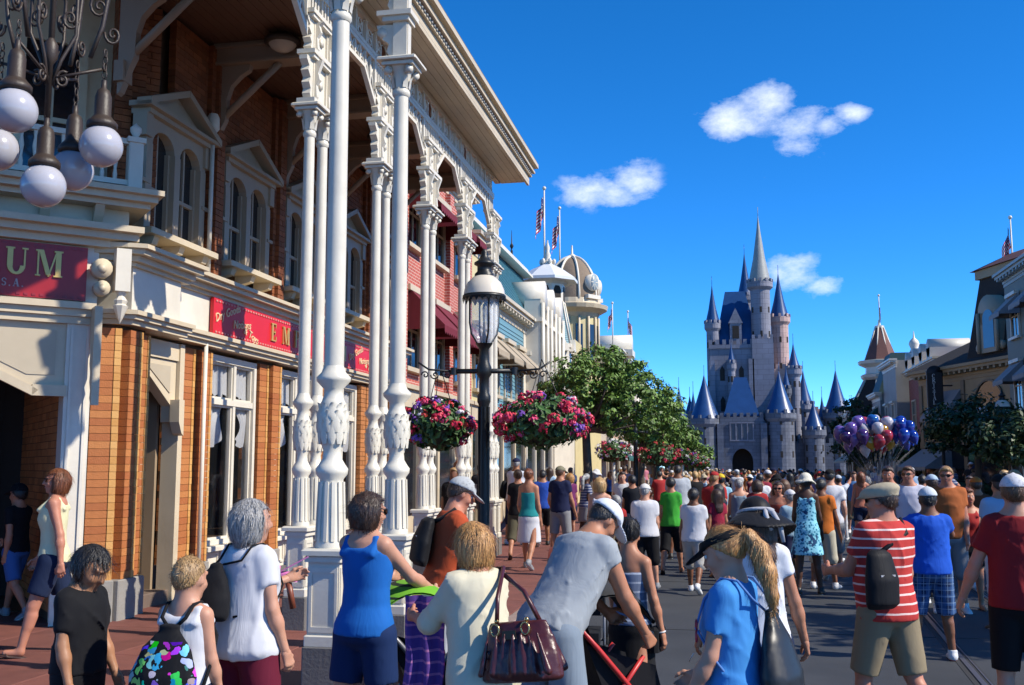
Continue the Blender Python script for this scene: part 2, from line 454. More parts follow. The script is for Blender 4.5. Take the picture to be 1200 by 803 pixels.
for a, dx, w in ((0.02, .02, .22), (.2, .10, .2), (.38, .18, .2)):     # stepped pilasters beside the balcony
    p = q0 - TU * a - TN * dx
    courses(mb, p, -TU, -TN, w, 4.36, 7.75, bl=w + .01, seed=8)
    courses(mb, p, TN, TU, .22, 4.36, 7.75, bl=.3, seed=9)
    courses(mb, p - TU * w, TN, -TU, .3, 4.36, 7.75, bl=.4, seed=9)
S('brickwork', mb, M('shaded_brick', (0.27, 0.082, 0.026), 0.75, 0.22, 9.0, 0.5, 60, island=0.22), kind='stuff')  # same orange brick, its colour darkened to hold the shade upstairs
# ground floor piers, each course a stone of its own: an orange brick with a paler strip on its far edge
def pier_brick(w, d, ws):
    b = MB(); b.box((-d, ws, -.040), (0, w, .040)); b.m = 1; b.box((-d, -.0, -.040), (.010, ws - .003, .040)); b.m = 0
    return b.mesh('brick', [BRICK, BRICKL])
brick_mats = [(M('orange_brick_%d' % i, c, .75, .2, 9, .5, 60), M('pale_brick_%d' % i, d, .7, .15, 9, .4, 60))
              for i, (c, d) in enumerate((((.46, .16, .045), (.66, .34, .10)), ((.40, .125, .036), (.60, .29, .075)), ((.50, .19, .055), (.70, .38, .12)), ((.42, .14, .04), (.63, .31, .09))))]
def pier(px_, py_, w, rz, me, z0=.62, z1=3.42):
    n = int((z1 - z0) / .0845)
    for k in range(n):
        o = put('brick', me, shop, True, loc=(px_ + rng.uniform(-.002, .002), py_ + rng.uniform(-.002, .002), z0 + .042 + k * .0845), rz=rz)
        for i, m_ in enumerate(rng.choice(brick_mats)):
            o.material_slots[i].link = 'OBJECT'; o.material_slots[i].material = m_
def base_stone(lo, hi):
    b = MB(); b.bbox(lo, hi, .012); S('base_stone', b, M('pier_base', (.30, .28, .25), .7, .2, 4, .3, 40))
bmA, bmB, bmC = pier_brick(.30, .34, .075), pier_brick(.24, .3, .06), pier_brick(.27, .3, .06)
# local +x is the outward normal, local y runs to the near side, so the paler strip lies at the far edge
def rzn(n): return math.atan2(n.y, n.x)
pA = P0 - TU * .30
def placed(me, far, n, z0=.62, z1=3.42):
    """far = far front corner of the pier, n = outward normal; y of the brick must run towards the viewer"""
    pier(far.x, far.y, 0, rzn(n) + math.pi, me, z0, z1)
def mirrored(w, d, ws):
    b = MB(); b.box((0, ws, -.040), (d, w, .040)); b.m = 1; b.box((-.010, 0, -.040), (d, ws - .003, .040)); b.m = 0
    return b.mesh('brick', [BRICK, BRICKL])
mA, mBk, mC = mirrored(.30, .34, .075), mirrored(.25, .30, .065), mirrored(.30, .30, .06)
NX = Vector((1, 0, 0))
# with rz = pi the brick's +x points into the wall and +y towards the viewer (-y of the world)
placed(mA, P0 - TU * .02 - TN * .0, -TN)
placed(mBk, Vector((-6.58, 10.92, 0)), NX)
placed(mBk, Vector((-6.66, 11.22, 0)), NX)
placed(mC, Vector((-6.83, 12.62, 0)), NX); placed(mC, Vector((-6.77, 12.98, 0)), NX)
placed(mC, Vector((-6.81, 14.86, 0)), NX); placed(mC, Vector((-6.74, 15.18, 0)), NX)
mb = MB()                                                           # the farther piers are past counting: one part
for y0 in (16.74, 17.05, 18.92, 19.23, 20.80, 21.10):
    courses(mb, Vector((-6.76, y0 + .27, 0)), Vector((0, -1, 0)), NX, .27, .62, 3.44, bl=.28, seed=11)
    courses(mb, Vector((-6.76, y0, 0)), Vector((-1, 0, 0)), Vector((0, -1, 0)), .26, .62, 3.44, bl=.28, seed=12)
S('brickwork', mb, BRICK, kind='stuff')
mb = MB()
for y0, y1 in ((12.3, 12.98), (14.54, 15.18), (16.74, 17.32), (18.92, 19.50), (20.8, 21.4)): mb.box((-7.12, y0 + .02, .2), (-6.86, y1 - .02, 3.5))
mb.prism([(-6.93, 10.42), (-6.70, 10.64), (-6.70, 11.17), (-7.1, 11.17), (-7.2, 10.6)], 'z', .2, 3.5)
S('pier_core', mb, MORTAR)
for y0, y1, xx in ((12.28, 12.64, -6.79), (12.645, 13.01, -6.73), (14.52, 14.875, -6.77), (14.88, 15.21, -6.70), (16.72, 17.34, -6.7), (18.9, 19.52, -6.7), (20.78, 21.4, -6.7)):
    base_stone((-7.15, y0, SWZ), (xx, y1, .62))
base_stone((-7.0, 10.58, SWZ), (-6.54, 10.94, .62)); base_stone((-7.0, 10.945, SWZ), (-6.62, 11.24, .61))
b = MB(); b.xf = Matrix.Translation(P0) @ Matrix.Rotation(PRZ, 4, 'Z'); b.bbox((-.35, -.04, SWZ), (.0, .3, .625), .012); S('base_stone', b, M('pier_base', (.3, .28, .25)))
# white downpipe
mb = MB(); mb.tube([(-6.70, 12.66, .2), (-6.70, 12.66, 3.5)], .028, 10); mb.tube([(-6.74, 12.72, 4.4), (-6.74, 12.72, 6.4)], .03, 10)
mb.lathe([(.05, 0), (.09, .06), (.09, .2), (.06, .26)], (-6.74, 12.72, 6.4), 8); S('downpipe', mb, WHITE)
# shop windows
def shop_window(y0, y1):
    f = MB()
    zs, zt = .80, 3.40; xf = -6.84
    f.box((xf - .16, y0, zs), (xf, y0 + .075, zt)); f.box((xf - .16, y1 - .075, zs), (xf, y1, zt))
    f.box((xf - .16, y0 + .075, zt - .09), (xf - .002, y1 - .075, zt)); f.box((xf - .16, y0 + .075, zs), (xf - .002, y1 - .075, zs + .07))
    ym = y0 + (y1 - y0) * .56
    f.box((xf - .12, ym - .035, zs + .07), (xf - .02, ym + .035, zt - .09)); f.box((xf - .13, y0 + .075, 2.72), (xf - .012, y1 - .075, 2.80))
    for a, c in ((y0 + .075, ym - .035), (ym + .035, y1 - .075)):        # inner sash of each light
        for za, zb in ((zs + .07, 2.72), (2.80, zt - .09)):
            f.box((xf - .10, a, za), (xf - .045, a + .03, zb)); f.box((xf - .10, c - .03, za), (xf - .045, c, zb))
            f.box((xf - .10, a + .03, zb - .03), (xf - .046, c - .03, zb)); f.box((xf - .10, a + .03, za), (xf - .046, c - .03, za + .03))
    w = S('window', f, WHITE)
    g = MB(); g.box((xf - .085, y0 + .07, zs + .05), (xf - .078, y1 - .07, zt - .08)); O('pane', g, GLASS, w)
    s_ = MB(); s_.bbox((xf - .2, y0 - .0, zs - .07), (xf + .09, y1 + .0, zs - .004), .01); O('sill', s_, WHITE, w)
    p = MB(); p.box((xf - .2, y0, .32), (xf - .03, y1, zs - .072))
    n = 3
    for k in range(n):
        a = y0 + .06 + k * (y1 - y0 - .06) / n; c = a + (y1 - y0 - .06) / n - .06
        for lo, hi in (((a, .38), (a + .03, .70)), ((c - .03, .38), (c, .70)), ((a + .03, .67), (c - .03, .70)), ((a + .03, .38), (c - .03, .41))):
            p.box((xf - .03, lo[0], lo[1]), (xf - .008, hi[0], hi[1]))
    O('panel', p, WHITE, w)
    p = MB(); p.box((xf - .2, y0, SWZ), (xf + .02, y1, .318)); O('plinth', p, STONE, w)
    # net curtains: gathered valance above the bar, swagged puff below
    c = MB(); m = 48
    for za, zb, amp in ((2.86, 3.30, .025),):
        vs = []
        for i in range(m + 1):
            yy = y0 + .1 + (y1 - y0 - .2) * i / m
            x = xf - .13 + amp * math.sin(i * 1.35) + .01 * math.sin(i * .5)
            vs += [(x, yy, za + .03 * math.sin(i * .9)), (x * 1.0 - .01, yy, zb)]
        c._add(vs, [(2 * i, 2 * i + 2, 2 * i + 3, 2 * i + 1) for i in range(m)], True)
    for side, w0 in ((0, .62), (1, .30)):
        rows, cols = 8, 20; vs = []
        for r_ in range(rows + 1):
            z = 2.70 - .5 * r_ / rows
            for i in range(cols + 1):
                t = i / cols
                wdt = w0 * (1 - .25 * math.sin(math.pi * r_ / rows))
                yy = (y0 + .09 + wdt * t) if side == 0 else (y1 - .09 - wdt * t)
                x = xf - .135 + .03 * math.sin(math.pi * r_ / rows) + .02 * math.sin(t * 17 + r_ * .6)
                vs.append((x, yy, z + (.10 * math.sin(math.pi * t) * (r_ / rows) * -1) + .06 * t * (r_ / rows)))
        c._add(vs, [(r_ * (cols + 1) + i, r_ * (cols + 1) + i + 1, (r_ + 1) * (cols + 1) + i + 1, (r_ + 1) * (cols + 1) + i) for r_ in range(rows) for i in range(cols)], True)
    O('curtain', c, M('net_curtain', (.75, .75, .76), .8, .1, 20), w)
    # dark goods on display, yellow drape
    d = MB()
    d.box((-8.3, y0 + .1, .5), (-7.2, y1 - .1, .86)); d.box((-7.9, y0 + .5, .86), (-7.4, y0 + .58, 2.6))
    O('display', d, M('display_wood', (.10, .055, .025), .5, .3, 3), w)
    d = MB(); d.box((-7.44, y0 + .82, .9), (-7.38, y0 + .95, 2.3)); O('drape', d, M('yellow_drape', (.35, .24, .06), .7, .2, 5), w)
    d = MB(); d.lathe([(.10, 0), (.14, .2), (.17, .6), (.19, .95), (.13, 1.1), (.05, 1.2), (.05, 1.25), (.085, 1.32), (.09, 1.42), (.04, 1.5)], (-7.4, y0 + .34, .86), 14); O('mannequin', d, M('dark_garment', (.02, .022, .03), .7), w)
for a, c in ((13.02, 14.51), (15.22, 16.71), (17.35, 18.89), (19.53, 20.77)): shop_window(a, c)
# recessed side door between the corner pier and the first window
f = MB()
f.box((-7.0, 11.25, .18), (-6.80, 11.40, 3.42)); f.box((-7.0, 12.15, .18), (-6.78, 12.26, 3.42)); f.box((-7.0, 11.40, 3.2), (-6.802, 12.15, 3.42))
S('door_surround', f, CREAM)
f = MB(); f.prism([(11.41, 3.19), (12.14, 3.19), (12.14, 2.42), (12.05, 2.42), (12.05, 2.62), (11.53, 2.96), (11.41, 2.96)], 'x', -6.97, -6.83); S('spandrel', f, CREAM)
f = MB(); f.prism([(11.50, 3.12), (11.99, 3.12), (11.99, 2.78), (11.50, 3.06)], 'x', -6.832, -6.818); S('spandrel_panel', f, M('tan_panel', (.5, .42, .3), .6, .1, 4))
f = MB(); f.prism([(12.02, 2.7), (12.15, 2.7), (12.15, 2.25), (12.10, 2.28), (12.03, 2.42)], 'x', -6.83, -6.70); S('bracket', f, CREAM)
f = MB(); f.box((-7.52, 11.25, .3), (-7.48, 12.15, 3.2)); f.box((-7.48, 12.10, .3), (-7.05, 12.15, 3.2)); d_ = S('door', f, M('door_wood', (.34, .25, .16), .5, .1, 3))
f = MB(); f.box((-7.479, 11.38, 1.2), (-7.473, 11.99, 2.9)); O('pane', f, GLASSD, d_)
f = MB(); f.bbox((-7.5, 11.25, SWZ), (-6.83, 12.23, .34), .01); S('door_step', f, M('step_stone', (.17, .12, .09), .7, .2, 5, .3, 40))
# entablature: white fascia under a stepped cornice
f = MB()
f.box((-7.3, 11.72, 3.62), (-6.72, 21.4, 4.13)); f.box((-7.3, 10.64, 3.62), (-6.57, 11.72, 4.13))
S('fascia', f, WHITE)
f = MB()
for z0, z1, o_ in ((3.46, 3.52, .04), (3.52, 3.57, .09), (3.57, 3.622, .13), (4.132, 4.18, .05), (4.18, 4.25, .11), (4.25, 4.31, .2), (4.31, 4.36, .26)):
    f.box((-7.3, 11.72 + .12, z0), (-6.72 + o_, 21.4, z1))
    f.prism([(-7.3, 11.84 + o_ * .4), (-6.57 + o_, 11.84 + o_ * .4), (-6.57 + o_, 10.64 - o_ * .55), (-6.65 + o_ * .6, 10.58 - o_ * .75), (-7.3, 10.2)], 'z', z0 - .001, z1 - .002)
S('cornice', f, CREAM)
# upper windows under pediments
def upper_window():
    f = MB(); W2 = .74
    for y0, y1 in ((-W2, -W2 + .14), (W2 - .14, W2), (-.07, .07)): f.box((-.04, y0, .18), (.16, y1, 1.55))
    top = [(-W2, 2.0), (-W2, 1.55)]
    for c0 in (-.335, .335):
        top += [(c0 - .265 + .265 * (1 - math.cos(a)), 1.55 + .265 * math.sin(a)) for a in [math.pi * i / 10 for i in range(11)]]
    top += [(W2, 1.55), (W2, 2.0)]
    f.prism(top, 'x', -.02, .15)
    f.box((-.04, -W2 - .05, 1.98), (.22, W2 + .05, 2.06)); 
    for s_ in (-1, 1): f.box((.0, s_ * W2 - .07, 1.62), (.19, s_ * W2 + .07, 1.98)); f.box((.0, s_ * W2 - .085, .9), (.175, s_ * W2 + .085, .96))
    CRM = M('cream_in_shade', (.42, .335, .235), .5, .05, 2.0, .1, 25, dirt=.12)  # cream trim with the upstairs shade put into its colour
    w = f.mesh('window', CRM)
    p = MB(); p.box((-.05, -W2 + .1, .15), (.03, W2 - .1, 1.86)); pane = p.mesh('pane', GLASSD)
    h = MB()
    for c0 in (-.335, .335):
        h.box((.03, c0 - .265, .86), (.075, c0 + .265, .92)); h.box((.03, c0 - .02, .2), (.06, c0 + .02, 1.8))
        for a in (-.265, .225): h.box((.03, c0 + a, .2), (.085, c0 + a + .04, 1.56))
    sash = h.mesh('sash', CRM)
    d = MB(); o_ = W2 + .14
    d.prism([(-o_, 2.06), (o_, 2.06), (o_, 2.14), (0, 2.58), (-o_, 2.14)], 'x', -.02, .12)
    for s_ in (-1, 1): d.prism([(s_ * (o_ + .02), 2.06), (s_ * (o_ + .02), 2.17), (0, 2.66), (0, 2.55)] if s_ < 0 else [(0, 2.55), (0, 2.66), (o_ + .02, 2.17), (o_ + .02, 2.06)], 'x', .1 + .001 * s_, .3 + .002 * s_)
    d.box((.09, -o_ - .02, 2.055), (.29, o_ + .02, 2.115)); ped = d.mesh('pediment', CRM)
    s_ = MB(); s_.bbox((-.04, -W2 - .1, .08), (.34, W2 + .1, .18), .012)
    for c0 in (-.62, 0, .62): s_.prism([(0, -.18), (.08, -.17), (.11, -.08), (.24, -.04), (.28, .08), (0, .08)], 'y', c0 - .06, c0 + .06)
    s_.v = [tuple(v) for v in s_.v]
    sill = s_.mesh('sill', CREAM)
    return w, pane, sash, ped, sill
uw = upper_window()
for wy in WYS:
    o = put('window', uw[0], shop, True, loc=(XW - .07, wy, 4.58)); o.scale = (1, 1, .80)
    for nm, me in zip(('pane', 'sash', 'pediment', 'sill'), uw[1:]): put(nm, me, o)
mb = MB(); mb.box((-14, 10.2, 8.12), (-4.5, 21.6, 8.4)); S('roof', mb, M('flat_roof', (.12, .11, .1), .8))

# fascia sign
sg = T('shop_sign', 'red fascia board lettered in gold above the shop windows of the brick shop', 'sign', (-6.70, 12.74, 3.63))
b = MB(); b.box((0, 0, 0), (.05, 6.45, .49)); O('board', b, SIGNRED, sg)
b = MB(); n = 74
for k in range(n):
    for z in (.035, .455): b.box((.051, .05 + k * 6.35 / n, z - .012), (.062, .05 + k * 6.35 / n + .045, z + .012))
O('rope_border', b, M('sign_pink', (.72, .25, .22), .5), sg, kind='stuff')
x = 1.80
for ch in 'EMPORIUM':
    letter(ch, x, .05, .12, .27, .022, sg, GOLD, 'x'); x += GW[ch] * .27 + .225
def script_words(y, z, parent, words):
    for w_, dy, dz, ang in words:
        me = text_mesh(w_, .165, .006, .25)
        me.transform(Matrix.Translation((.056, y + dy, z + dz)) @ Matrix.Rotation(ang, 4, 'X') @ Matrix(((0, 0, 1, 0), (1, 0, 0, 0), (0, 1, 0, 0), (0, 0, 0, 1))))
        me.materials.clear(); me.materials.append(M('sign_cream', (.85, .62, .36), .5, .05))
        put('lettering', me, parent)
wd = (('Dry Goods', .42, .33, .32), ('Notions', .86, .22, .1), ('& Toys', 1.15, .11, -.25))
script_words(-.02, .0, sg, wd); script_words(5.12, .0, sg, wd)

# ------------------------------------------------------------------ corner entrance, set at 45 degrees
portal = T('corner_entrance', 'cream corner doorway with a balcony over it on the brick shop', 'entrance', (P0.x, P0.y, SWZ), PRZ)
def PO(name, mb, mat, kind=None):
    mb.xf = None
    return O(name, mb, mat, portal, kind=kind)
zz = -SWZ
f = MB(); f.box((-.60, .0, 0), (-.33, .3, 3.3)); f.box((-.64, -.03, 0), (-.31, .0, .45)); f.box((-.56, -.02, .6), (-.53, 0, 3.2)); f.box((-.40, -.02, .6), (-.37, 0, 3.2))
PO('jamb', f, WHITE); f = MB(); f.box((-4.7, .0, 0), (-4.43, .3, 3.3)); PO('jamb', f, WHITE)
f = MB(); f.prism([(-.6, 3.24), (-2.2, 3.24), (-2.2, 3.12), (-.98, 2.52), (-.6, 2.52)], 'y', .03, .16)
for a, c in (((-2.2, 3.17), (-.92, 2.5)),):
    f.prism([(a[0], a[1]), (a[0], a[1] - .1), (c[0], c[1] - .06), (c[0] + .06, c[1]), (c[0], c[1] + .04)], 'y', -.02, .05)
f.box((-.92, -.02, 2.44), (-.58, .05, 2.56)); PO('spandrel', f, CREAM)
f = MB(); f.prism([(-.70, 3.16), (-1.75, 3.16), (-1.75, 3.04), (-.98, 2.67), (-.70, 2.67)], 'y', .02, .031); PO('spandrel_panel', f, M('tan_panel', (.5, .42, .3)))
f = MB()
for z0, z1, o_ in ((3.24, 3.32, .04), (3.32, 3.40, .08), (3.40, 3.47, .13)): f.box((-4.75, -o_, z0), (-.33, .3, z1))
PO('lintel', f, CREAM)
f = MB(); f.box((-4.7, .02, 3.47), (-.30, .3, 4.12)); PO('sign_backing', f, WHITE)
f = MB()
for z0, z1, o_ in ((4.12, 4.2, .10), (4.2, 4.28, .2), (4.28, 4.35, .30)): f.box((-4.8, -o_, z0), (.02 + o_ * .3, .3, z1))
PO('cornice', f, CREAM)
f = MB(); f.box((-4.7, .0, 4.35), (-.0, .3, 4.58)); 
for xx in (-.35, -.9, -1.45, -2.0, -2.6): f.prism([(-.2, 4.58), (0, 4.58), (0, 4.36), (-.05, 4.38), (-.12, 4.46)], 'x', xx - .05, xx + .05)
PO('frieze', f, CREAM)
f = MB()
for z0, z1, o_ in ((4.58, 4.64, .22), (4.64, 4.71, .32), (4.71, 4.77, .40)): f.box((-4.9, -o_, z0), (.05 + o_ * .6, 1.2, z1))
PO('balcony_floor', f, CREAM)
f = MB(); f.bbox((-.06, -.14, 4.77), (.10, .02, 5.42), .012); f.box((-.08, -.16, 5.36), (.12, .04, 5.42)); f.lathe([(.05, 0), (.03, .03), (.065, .09), (.065, .13), (.0, .19)], (.02, -.06, 5.42), 12); PO('newel_post', f, WHITE)
f = MB(); f.box((-4.8, -.10, 4.86), (-.06, -.03, 4.92)); f.box((-4.8, -.11, 5.34), (-.06, -.02, 5.40))
PO('handrail', f, WHITE)
for k in range(22):
    f = MB(); f.lathe([(.022, 0), (.026, .06), (.016, .12), (.03, .24), (.016, .34), (.024, .42)], (0, 0, 0), 8)
    if k == 0: bal = f.mesh('baluster', WHITE)
    put('baluster', bal, portal, loc=(-.19 - k * .14, -.065, 4.92))
# balcony wall: cream bay with a tall window behind the balcony
f = MB(); f.box((-4.8, 1.06, 4.58), (-.06, 1.3, 7.6)); PO('bay_wall', f, CREAM)
for k in range(3):
    xx = -.75 - k * 1.15
    f = MB(); f.box((xx - .4, 1.0, 4.8), (xx - .3, 1.06, 6.9)); f.box((xx + .3, 1.0, 4.8), (xx + .4, 1.06, 6.9)); f.box((xx - .3, 1.0, 6.8), (xx + .3, 1.06, 6.9)); f.box((xx - .3, 1.01, 5.8), (xx + .3, 1.06, 5.86)); f.box((xx - .03, 1.012, 4.8), (xx + .03, 1.06, 6.8))
    w = PO('window', f, CREAM); f = MB(); f.box((xx - .3, 1.045, 4.8), (xx + .3, 1.055, 6.8)); O('pane', f, GLASSD, w)
# inside of the entrance
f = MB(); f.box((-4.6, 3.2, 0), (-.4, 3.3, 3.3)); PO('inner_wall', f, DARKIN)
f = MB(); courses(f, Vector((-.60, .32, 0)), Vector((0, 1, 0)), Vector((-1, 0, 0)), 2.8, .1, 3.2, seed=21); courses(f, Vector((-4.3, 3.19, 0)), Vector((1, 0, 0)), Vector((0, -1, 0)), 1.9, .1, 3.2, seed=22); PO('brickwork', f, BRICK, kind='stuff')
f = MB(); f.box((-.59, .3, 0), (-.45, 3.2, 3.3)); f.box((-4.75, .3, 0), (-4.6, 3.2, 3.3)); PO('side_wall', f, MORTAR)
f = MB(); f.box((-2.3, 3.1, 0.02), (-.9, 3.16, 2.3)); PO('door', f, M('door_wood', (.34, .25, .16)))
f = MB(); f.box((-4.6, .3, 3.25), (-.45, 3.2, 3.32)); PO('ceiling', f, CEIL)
# carved corner bracket with a pendant
f = MB()
f.prism([(-.28, 3.42), (-.02, 3.42), (-.02, 3.3), (-.08, 3.18), (-.05, 3.05), (-.12, 2.95), (-.10, 2.8), (-.16, 2.7), (-.14, 2.6), (-.2, 2.5), (-.18, 2.42), (-.24, 2.34), (-.28, 2.34)], 'x', -.37, -.29)
f.v = [(x, y, z) for x, y, z in f.v]
PO('carved_bracket', f, CREAM)
f = MB(); f.box((-.16, -.22, 3.62), (.0, -.06, 4.1)); f.lathe([(.0, -.36), (.03, -.3), (.085, -.16), (.06, -.14), (.075, -.1), (.04, -.05), (.06, 0)], (-.08, -.14, 3.62), 8, smooth=False); PO('pendant', f, WHITE)
f = MB()
for cx, cz, r_ in ((-.30, 3.86, .11), (-.29, 3.64, .085)):
    f.tube([(cx, -.2, cz), (cx, -.06, cz)], r_, 14); f.tube([(cx, -.215, cz), (cx, -.2, cz)], r_ * .5, 12)
PO('scroll', f, CREAM)
es = T('entrance_sign', 'maroon board with large gold capitals over the corner doorway', 'sign', tuple(P0 - TU * .43 + Vector((0, 0, 3.68))), PRZ)
f = MB(); f.box((-4.1, -.03, 0), (0, .02, .6)); O('board', f, SIGNDK, es)
f = MB()
for k in range(52):
    for z in (.03, .57): f.box((-4.06 + k * .078, -.038, z - .012), (-4.02 + k * .078, -.03, z + .012))
O('rope_border', f, M('sign_dots', (.30, .02, .03), .4), es, kind='stuff')
wl = sum(GW[c] * .29 + .07 for c in 'EMPORIUM') - .07
x = -.26 - wl
for ch in 'EMPORIUM':
    letter(ch, x, -.03, .235, .29, .02, es, GOLD, 'y'); x += GW[ch] * .29 + .07
x = -.98
for ch in 'U.S.A.':
    letter(ch, x, -.03, .10, .085, .008, es, M('sign_grey', (.45, .36, .36), .5), 'y'); x += GW[ch] * .085 + .02
# ------------------------------------------------------------------ veranda: paired slim columns, fretwork, eaves
ver = T('veranda', 'white two storey veranda of paired slim columns with fretwork frieze along the brick shop', 'veranda', (-4.4, 15.5, SWZ))
VX = -4.4; PY = [10.68 + 2.29 * k for k in range(5)]; ZCAP = 5.83
def V(name, mb, mat, kind=None): return O(name, mb, mat, ver, world=True, kind=kind)
def column_meshes(k, ztop, zplinth=1.24):
    """shaft with its turned foot, plinth, capital; k scales the radii; z above the pavement"""
    z0 = zplinth - SWZ
    s = MB()
    n = 20; prof = [(.135 * k, 0), (.135 * k, .03), (.125 * k, .05), (.105 * k, .48), (.105 * k, .52), (.14 * k, .56), (.145 * k, .60), (.12 * k, .63), (.085 * k, .68), (.08 * k, .74), (.095 * k, .78),
        (.105 * k, .80), (.125 * k, .90), (.128 * k, .96), (.115 * k, 1.06), (.12 * k, 1.10), (.10 * k, 1.13), (.085 * k, 1.17), (.085 * k, 1.22), (.15 * k, 1.28), (.155 * k, 1.31), (.11 * k, 1.35), (.078 * k, 1.40)]
    prof = [(r * (.87 if z < 1.38 else 1), z) for r, z in prof]
    s.lathe([(r, z0 + z) for r, z in prof], n=n)
    s.lathe([(.078 * k, z0 + 1.40), (.078 * k, z0 + 2.4), (.070 * k, ztop - SWZ - .34)], n=n, caps=False)
    for i in range(12):                                                 # fluting ribs on the foot
        a = 2 * math.pi * i / 12
        s.box((.0, -.012 * k, z0 + .06), (.138 * k, .012 * k, z0 + .49)) if False else None
        c, d = math.cos(a), math.sin(a)
        s.xf = Matrix.Rotation(a, 4, 'Z')
        s.prism([(.09 * k, z0 + .05), (.118 * k, z0 + .05), (.103 * k, z0 + .5), (.08 * k, z0 + .5)], 'y', -.013 * k, .013 * k)
        s.xf = None
    me_s = s.mesh('column', COLW)
    l = MB()                                                            # acanthus leaves round the vase
    for row, (zb, h, r0, r1, cnt) in enumerate(((.79, .17, .108, .127, 10), (.88, .17, .122, .128, 10), (.97, .14, .124, .118, 10))):
        for i in range(cnt):
            l.xf = Matrix.Rotation(2 * math.pi * (i + .5 * row) / cnt, 4, 'Z')
            a = .033 * k
            pts = []
            for q, (hw, zz_, rr) in enumerate(((.6, 0, r0 + .004), (1.0, .3, r0 + .012), (1.0, .65, r1 - .002), (.55, .95, r1 + .006), (.3, 1.0, r1 + .016))):
                rr = rr * .87; pts += [(rr * k, -a * hw, z0 + zb + h * zz_), ((rr + .013) * k, 0, z0 + zb + h * zz_), (rr * k, a * hw, z0 + zb + h * zz_)]
            l._add(pts, [(3 * q, 3 * q + 1, 3 * q + 4, 3 * q + 3) for q in range(4)] + [(3 * q + 1, 3 * q + 2, 3 * q + 5, 3 * q + 4) for q in range(4)], True)
            l.xf = None
    me_l = l.mesh('acanthus', COLW)
    p = MB(); w = .125 * k
    p.bbox((-w - .02, -w - .02, 0), (w + .02, w + .02, .36), .012); me_b = None
    base = MB(); base.bbox((-w - .03, -w - .03, 0), (w + .03, w + .03, .34), .012); me_b = base.mesh('base_block', STONE)
    pl = MB(); pl.box((-w, -w, .34), (w, w, z0 - .10))
    pl.bbox((-w - .02, -w - .02, .34), (w + .02, w + .02, .42), .01)
    for s_ in (-1, 1):                                                  # raised border of the plinth panels
        for a0, a1, b0, b1 in ((-w * .9, -w * .72, .44, z0 - .14), (w * .72, w * .9, .44, z0 - .14), (-w * .72, w * .72, .44, .48), (-w * .72, w * .72, z0 - .18, z0 - .14)):
            pl.box((a0, s_ * w, b0), (a1, s_ * (w + .008), b1)); pl.box((s_ * w, a0, b0 + .001), (s_ * (w + .008), a1, b1 - .001))
    pl.bbox((-w - .025, -w - .025, z0 - .10), (w + .025, w + .025, z0 - .05), .012); pl.bbox((-w - .05, -w - .05, z0 - .05), (w + .05, w + .05, z0 - .0), .015)
    me_p = pl.mesh('plinth', COLW)
    c = MB(); zc = ztop - SWZ
    c.lathe([(.075 * k, -.36), (.088 * k, -.34), (.088 * k, -.31), (.075 * k, -.29), (.082 * k, -.2), (.10 * k, -.12), (.14 * k, -.065)], (0, 0, zc), 16)
    c.bbox((-.16 * k, -.16 * k, zc - .075), (.16 * k, .16 * k, zc - .035), .01); c.bbox((-.2 * k, -.2 * k, zc - .035), (.2 * k, .2 * k, zc), .012)
    for i in range(4):
        c.xf = Matrix.Rotation(math.pi / 4 + i * math.pi / 2, 4, 'Z')
        c.tube([(.15 * k, -.03 * k, zc - .115), (.15 * k, .03 * k, zc - .115)], .038 * k, 10); c.xf = None
    for i in range(8):
        c.xf = Matrix.Rotation(i * math.pi / 4, 4, 'Z'); 
        c._add([(.082 * k, -.028, zc - .28), (.082 * k, .028, zc - .28), (.098 * k, .024, zc - .19), (.098 * k, -.024, zc - .19), (.125 * k, 0, zc - .155)], [(0, 1, 2, 3), (3, 2, 4)], True); c.xf = None
    me_c = c.mesh('capital', COLW)
    return me_s, me_l, me_b, me_p, me_c
slim = column_meshes(.82, ZCAP)
big_plinth = None
for k, y in enumerate(PY):
    for dy in (-.19, .19):
        o = put('column', slim[0], ver, True, loc=(VX, y + dy, SWZ))
        put('acanthus', slim[1], o); put('plinth', slim[3], o); put('base_block', slim[2], o); put('capital', slim[4], o)
# bracketed piers over each pair, and the frieze bays between
def scroll_poly(y0, s, z0, z1):
    h = z1 - z0
    return [(y0, z0), (y0 + s * .05, z0 + .02), (y0 + s * .075, z0 + .12 * h), (y0 + s * .05, z0 + .25 * h), (y0 + s * .10, z0 + .38 * h), (y0 + s * .06, z0 + .52 * h), (y0 + s * .13, z0 + .66 * h),
            (y0 + s * .10, z0 + .78 * h), (y0 + s * .17, z0 + .9 * h), (y0 + s * .17, z1), (y0, z1)]
p = MB()
for dy in (-.19, .19): p.box((-.055, dy - .055, 0), (.055, dy + .055, 1.06))
for z, w in ((.0, .34), (.55, .36), (1.0, .40)): p.box((-.10, -w, z), (.11, w, z + .05)); p.box((-.085, -w + .03, z - .04), (.092, w - .03, z))
p.box((-.03, -.135, .08), (.03, .135, .5)); p.box((-.03, -.135, .62), (.03, .135, .96))
for z in (.30, .80):
    p.tube([(.031, 0, z), (.05, 0, z)], .05, 12)
for s_ in (-1, 1):
    for z0, z1 in ((.05, .51), (.6, .96)):
        poly = scroll_poly(s_ * .245, s_, z0, z1)
        if s_ < 0: poly = poly[::-1]
        p.prism(poly, 'x', -.045, .045)
for z0, z1 in ((.05, .51), (.6, .96)):                                   # scrolls towards the street
    for dy in (-.19, .19): p.prism([(.055 + (a - .0), b) for a, b in [(0, z0), (.03, z0 + .05), (.02, z0 + .18), (.06, z0 + .24), (.04, z0 + .32), (.09, z1), (0, z1)]], 'y', dy - .03, dy + .03)
pier_me = p.mesh('bracket_pier', WHITE)
